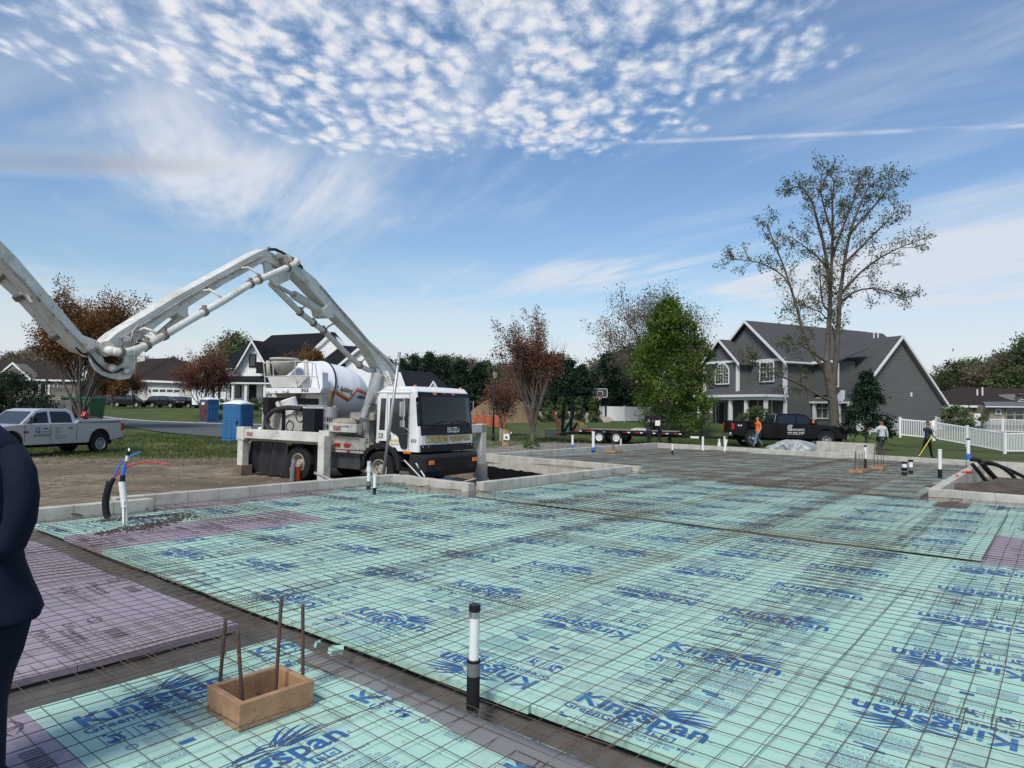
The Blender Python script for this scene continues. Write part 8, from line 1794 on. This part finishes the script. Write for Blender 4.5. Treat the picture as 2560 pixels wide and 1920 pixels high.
# row of evergreens beyond the lawn
EV = [(1000, 95, 7.4, 2.6), (1030, 92, 7.8, 3.0), (1072, 90, 8.2, 3.0), (1108, 96, 8.0, 3.2), (1150, 92, 7.5, 3.2), (1195, 90, 7.2, 3.0), (1395, 84, 7.9, 2.8), (1425, 86, 7.6, 2.7), (1453, 83, 6.8, 2.6), (1518, 90, 8.6, 3.4), (1480, 96, 6.6, 2.6), (1548, 94, 6.8, 2.6), (965, 100, 7.7, 2.8)]
names = ['spiky dark evergreen just right of the truck cab roof', 'dark evergreen rising over the black garage roof', 'tall dark evergreen in the row right of the cab', 'broad dark evergreen near the middle of the left row', 'dark evergreen left of the earth mound', 'dark evergreen directly behind the lamp post', 'dark evergreen right behind the upright maple', 'pointed dark evergreen left of the basketball hoop', 'lower dark evergreen above the gravel bank', 'wide dark evergreen behind the basketball hoop', 'small dark evergreen left behind the hoop', 'dark evergreen between hoop and pear tree', 'dark evergreen hidden behind the leaning pole']
proto = [mass('evergreen_tree', 'x', 'tree', (0, 0, 0), 9.5, 3.0, 70+i, dkgreen, .17, 7500, group='row of tall evergreens beyond the lawn', shape='cone', z0=.02, gap=.27) for i in range(3)]
for i, ((u, D_, h, rx), nm) in enumerate(zip(EV, names)):
    o = proto[i] if i < 3 else copy_tree(proto[i % 3]); o.location = gb(u, D_); o.scale = (rx/3.0, rx/3.0, h/9.5); o.rotation_euler = (0, 0, rnd.uniform(0, 6)); o['label'] = nm
pr = mass('arborvitae', 'x', 'shrub', (0, 0, 0), 2.6, .95, 90, midg, .09, 3000, group='small arborvitae along the gravel bank', shape='cone', z0=.02, gap=.3)
for i, (u, nm) in enumerate(((1335, 'small cone-shaped evergreen left of the four by the gravel'), (1370, 'second small evergreen along the gravel bank'), (1404, 'third small evergreen, just behind the trailer ramps'), (1447, 'small evergreen left of the rail fence post'), (1484, 'small evergreen nearest the white panel fence'), (1256, 'small evergreen in front of the earth mound'))):
    o = pr if i == 0 else copy_tree(pr); o.location = gb(u, 77); o['label'] = nm; o.scale = (1, 1, rnd.uniform(.85, 1.05)); o.rotation_euler = (0, 0, i)
# distant tree line: a handful of crowns re-used at many places, each tree its own object
kinds = [mktree('background_tree', 'x', 'tree', (0, 0, 0), 12, 101, brownl, .20, 9, spread=.8, ups=.03, kids=(0, 4, 5, 5), trunk=.2, leaders=6, jitter=.45, llen=6.5, group='trees of the distant tree line'),
         mass('background_tree', 'x', 'tree', (0, 0, 0), 12, 4.6, 102, olivel, .24, 6500, group='trees of the distant tree line', shape='round', z0=.15, gap=.32),
         mass('background_tree', 'x', 'tree', (0, 0, 0), 12, 4.8, 103, brownl, .24, 6000, group='trees of the distant tree line', shape='round', z0=.12, gap=.34),
         mass('background_tree', 'x', 'tree', (0, 0, 0), 12, 4.4, 104, midg, .22, 6000, group='trees of the distant tree line', shape='egg', z0=.15, gap=.34)]
used = [False]*4
desc = ['bare brown-budded', 'olive green', 'brownish leafing', 'fresh green']
spots = [(-30, 150, 10.8, 0, 'at the far left edge'), (20, 140, 9.9, 1, 'over the taupe house roof'), (60, 135, 11.2, 0, 'left of the rust-leaved maple'), (95, 145, 11.7, 2, 'behind the rust-leaved maple'), (135, 150, 9.9, 1, 'behind the maple trunk'), (250, 150, 9.0, 1, 'under the boom joint'), (290, 150, 9.9, 2, 'left of the brown roof'), (365, 160, 12.2, 0, 'over the brown roof ridge'), (330, 170, 10.8, 0, 'behind the chimney'), (430, 150, 10.3, 1, 'right of the brown roof peak'), (465, 150, 9.9, 0, 'behind the small red maple'), (585, 125, 14.0, 3, 'beside the farmhouse gable'), (560, 130, 11.7, 1, 'left of the farmhouse gable'), (610, 135, 12.6, 3, 'behind the farmhouse gable'), (520, 140, 9.9, 2, 'between the two houses'),
         (1045, 130, 11.1, 0, 'over the black garage roof'), (1100, 140, 11.1, 2, 'behind the evergreen row, left part'), (1140, 135, 11.1, 1, 'behind the evergreen row right of the cab'), (1180, 140, 10.7, 2, 'above the barrier fence'), (1215, 130, 10.2, 1, 'behind the lamp post top'), (1260, 135, 9.8, 2, 'behind the earth mound'), (1300, 130, 9.8, 0, 'left behind the upright maple'), (1350, 135, 9.8, 2, 'behind the upright maple'), (1400, 130, 8.6, 2, 'right behind the upright maple'), (1450, 120, 7.8, 0, 'left of the hoop, far off'), (1490, 115, 9.0, 2, 'behind the hoop, bare and brown'), (1530, 105, 9.8, 2, 'right of the hoop, brown'), (1570, 100, 10.3, 2, 'left of the pear tree, brown'), (1600, 96, 9.5, 1, 'touching the pear tree on its left'), (1760, 110, 13.1, 0, 'between the pear tree and the grey gable'), (1730, 120, 11.7, 2, 'behind the pear tree on its right'),
         (2345, 118, 7.6, 2, 'behind the grey gable foot'), (2375, 112, 9.4, 1, 'left over the beige roof'), (2405, 116, 10.1, 3, 'over the beige roof, greenish'), (2440, 118, 10.4, 3, 'centre over the beige roof'), (2475, 112, 8.6, 2, 'right over the beige roof'), (2500, 108, 10.8, 1, 'tall one near the right edge'), (2530, 104, 12.6, 0, 'tall bare one near the right edge'), (2560, 100, 13.0, 3, 'tall green one at the right edge'), (2590, 102, 12.2, 2, 'at the very right edge'), (2465, 108, 9.0, 0, 'between the beige roof vents'), (2520, 110, 8.6, 2, 'low behind the tall right trees')]
for i, (u, D_, h, k, wh) in enumerate(spots):
    o = kinds[k] if not used[k] else copy_tree(kinds[k]); used[k] = True; o.location = gb(u, D_); s = h/12; o.scale = (s, s, s*rnd.uniform(.95, 1.05)); o.rotation_euler = (0, 0, rnd.uniform(0, 6)); o['label'] = f'{desc[k]} far tree {wh}'
# far wood closing the horizon
rg_ = np.random.default_rng(9); C = []
for i in range(520):
    a = rg_.uniform(-54, 54); d_ = rg_.uniform(165, 230); h = rg_.uniform(6, 11.5); x, y = d_*math.tan(R(a))*.9, d_
    C.append(np.array([x, y, 1.5])+rg_.normal(size=(90, 3))*np.array([3.2, 2, h*.30])+np.array([0, 0, h*.45]))
o = link('far_wood', leaves(np.concatenate(C), .55, brownl, 2, tone_sc=.1)); tag(o, 'low brown-green wood along the horizon', 'woodland', kind='stuff')
# shrubs by the houses
shp = mass('shrub', 'x', 'shrub', (0, 0, 0), 1.1, .8, 120, midg, .08, 1400, group='garden shrubs', shape='round', z0=.02, gap=.35)
for i, (u, D_, s, nm) in enumerate(((558, 77, 1.0, 'round green shrub left of the farmhouse porch steps'), (642, 77, 1.1, 'round green shrub right of the farmhouse porch steps'), (2395, 60, 1.9, 'big green shrub before the beige house wall'), (1743, 62, 1.0, 'small dark shrub at the end of the grey porch'), (1900, 57, 1.6, 'pale green shrub in front of the grey porch windows'), (1868, 58, 1.1, 'small leafy shrub before the grey porch post'))):
    o = shp if i == 0 else copy_tree(shp); o.location = gb(u, D_); o.scale = (s, s, s); o['label'] = nm
# weeds and rough grass
def tufts(name, label, pts, h0, h1, m, seed):
    rg = np.random.default_rng(seed); n = len(pts); P_ = np.array(pts); a = rg.uniform(0, 2*math.pi, n); h = rg.uniform(h0, h1, n); w = .012+.012*rg.random(n); d = np.stack([np.cos(a), np.sin(a), np.zeros(n)], 1); ln = rg.normal(0, .35, (n, 3)); ln[:, 2] = 1
    V = np.stack([P_-d*w[:, None], P_+d*w[:, None], P_+ln*h[:, None]], 1).reshape(-1, 3); me = bpy.data.meshes.new(name); me.vertices.add(3*n); me.vertices.foreach_set('co', V.ravel()); me.loops.add(3*n); me.loops.foreach_set('vertex_index', np.arange(3*n, dtype=np.int32)); me.polygons.add(n); me.polygons.foreach_set('loop_start', np.arange(0, 3*n, 3, dtype=np.int32)); me.update(calc_edges=True)
    at_ = me.attributes.new('tone', 'FLOAT', 'POINT'); at_.data.foreach_set('value', np.repeat(rg.random(n), 3).astype(np.float32)); me.materials.append(m); tag(link(name, me), label, 'grass', kind='stuff')
gl_ = leafm('grass_blades', (.035, .065, .012), (.12, .15, .045), .3); gd_ = leafm('dry_grass_blades', (.10, .11, .04), (.30, .26, .14), .3)
def inroad(x, y): 
    for i in range(len(near)-1):
        (x0, y0), (x1, y1) = near[i], near[i+1]
        if x0 <= x <= x1: return y > y0+(y1-y0)*(x-x0)/(x1-x0)
    return False
r3 = random.Random(2); pts = []; pts2 = []
while len(pts) < 26000:
    y = r3.uniform(25.5, 44); x = r3.uniform(-.80*y, -.05*y)
    if inroad(x, y): continue
    f = sstep(y, 25.5, 31)
    if r3.random() > f: continue
    if math.sin(x*.9+y*.7)*math.sin(x*.4-y*1.1) < -.3 and r3.random() < .8: continue
    pts.append((x, y, terr(x, y)-.01))
tufts('rough_grass', 'rough spring grass between the bare earth and the road', pts, .06, .19, gl_, 1)
for _ in range(9000):
    y = r3.uniform(22.5, 40); x = r3.uniform(-.80*y, -.12*y)
    if not inroad(x, y): pts2.append((x, y, terr(x, y)-.01))
tufts('dry_grass', 'thin dry grass scattered over the bare earth', pts2, .03, .11, gd_, 2)
pts = []
while len(pts) < 9000:
    y = r3.uniform(43, 50); x = r3.uniform(-4, 22); pts.append((x, y, terr(x, y)-.01))
tufts('verge_grass', 'rough grass under and behind the trailer', pts, .05, .22, gl_, 3)
p = at(1325, 1116, 36); mass('weed', 'small leafy weed growing on the bare gravel', 'weed', (p.x, p.y, terr(p.x, p.y)), .5, .5, 130, peargreen, .05, 500, shape='round', z0=.02)
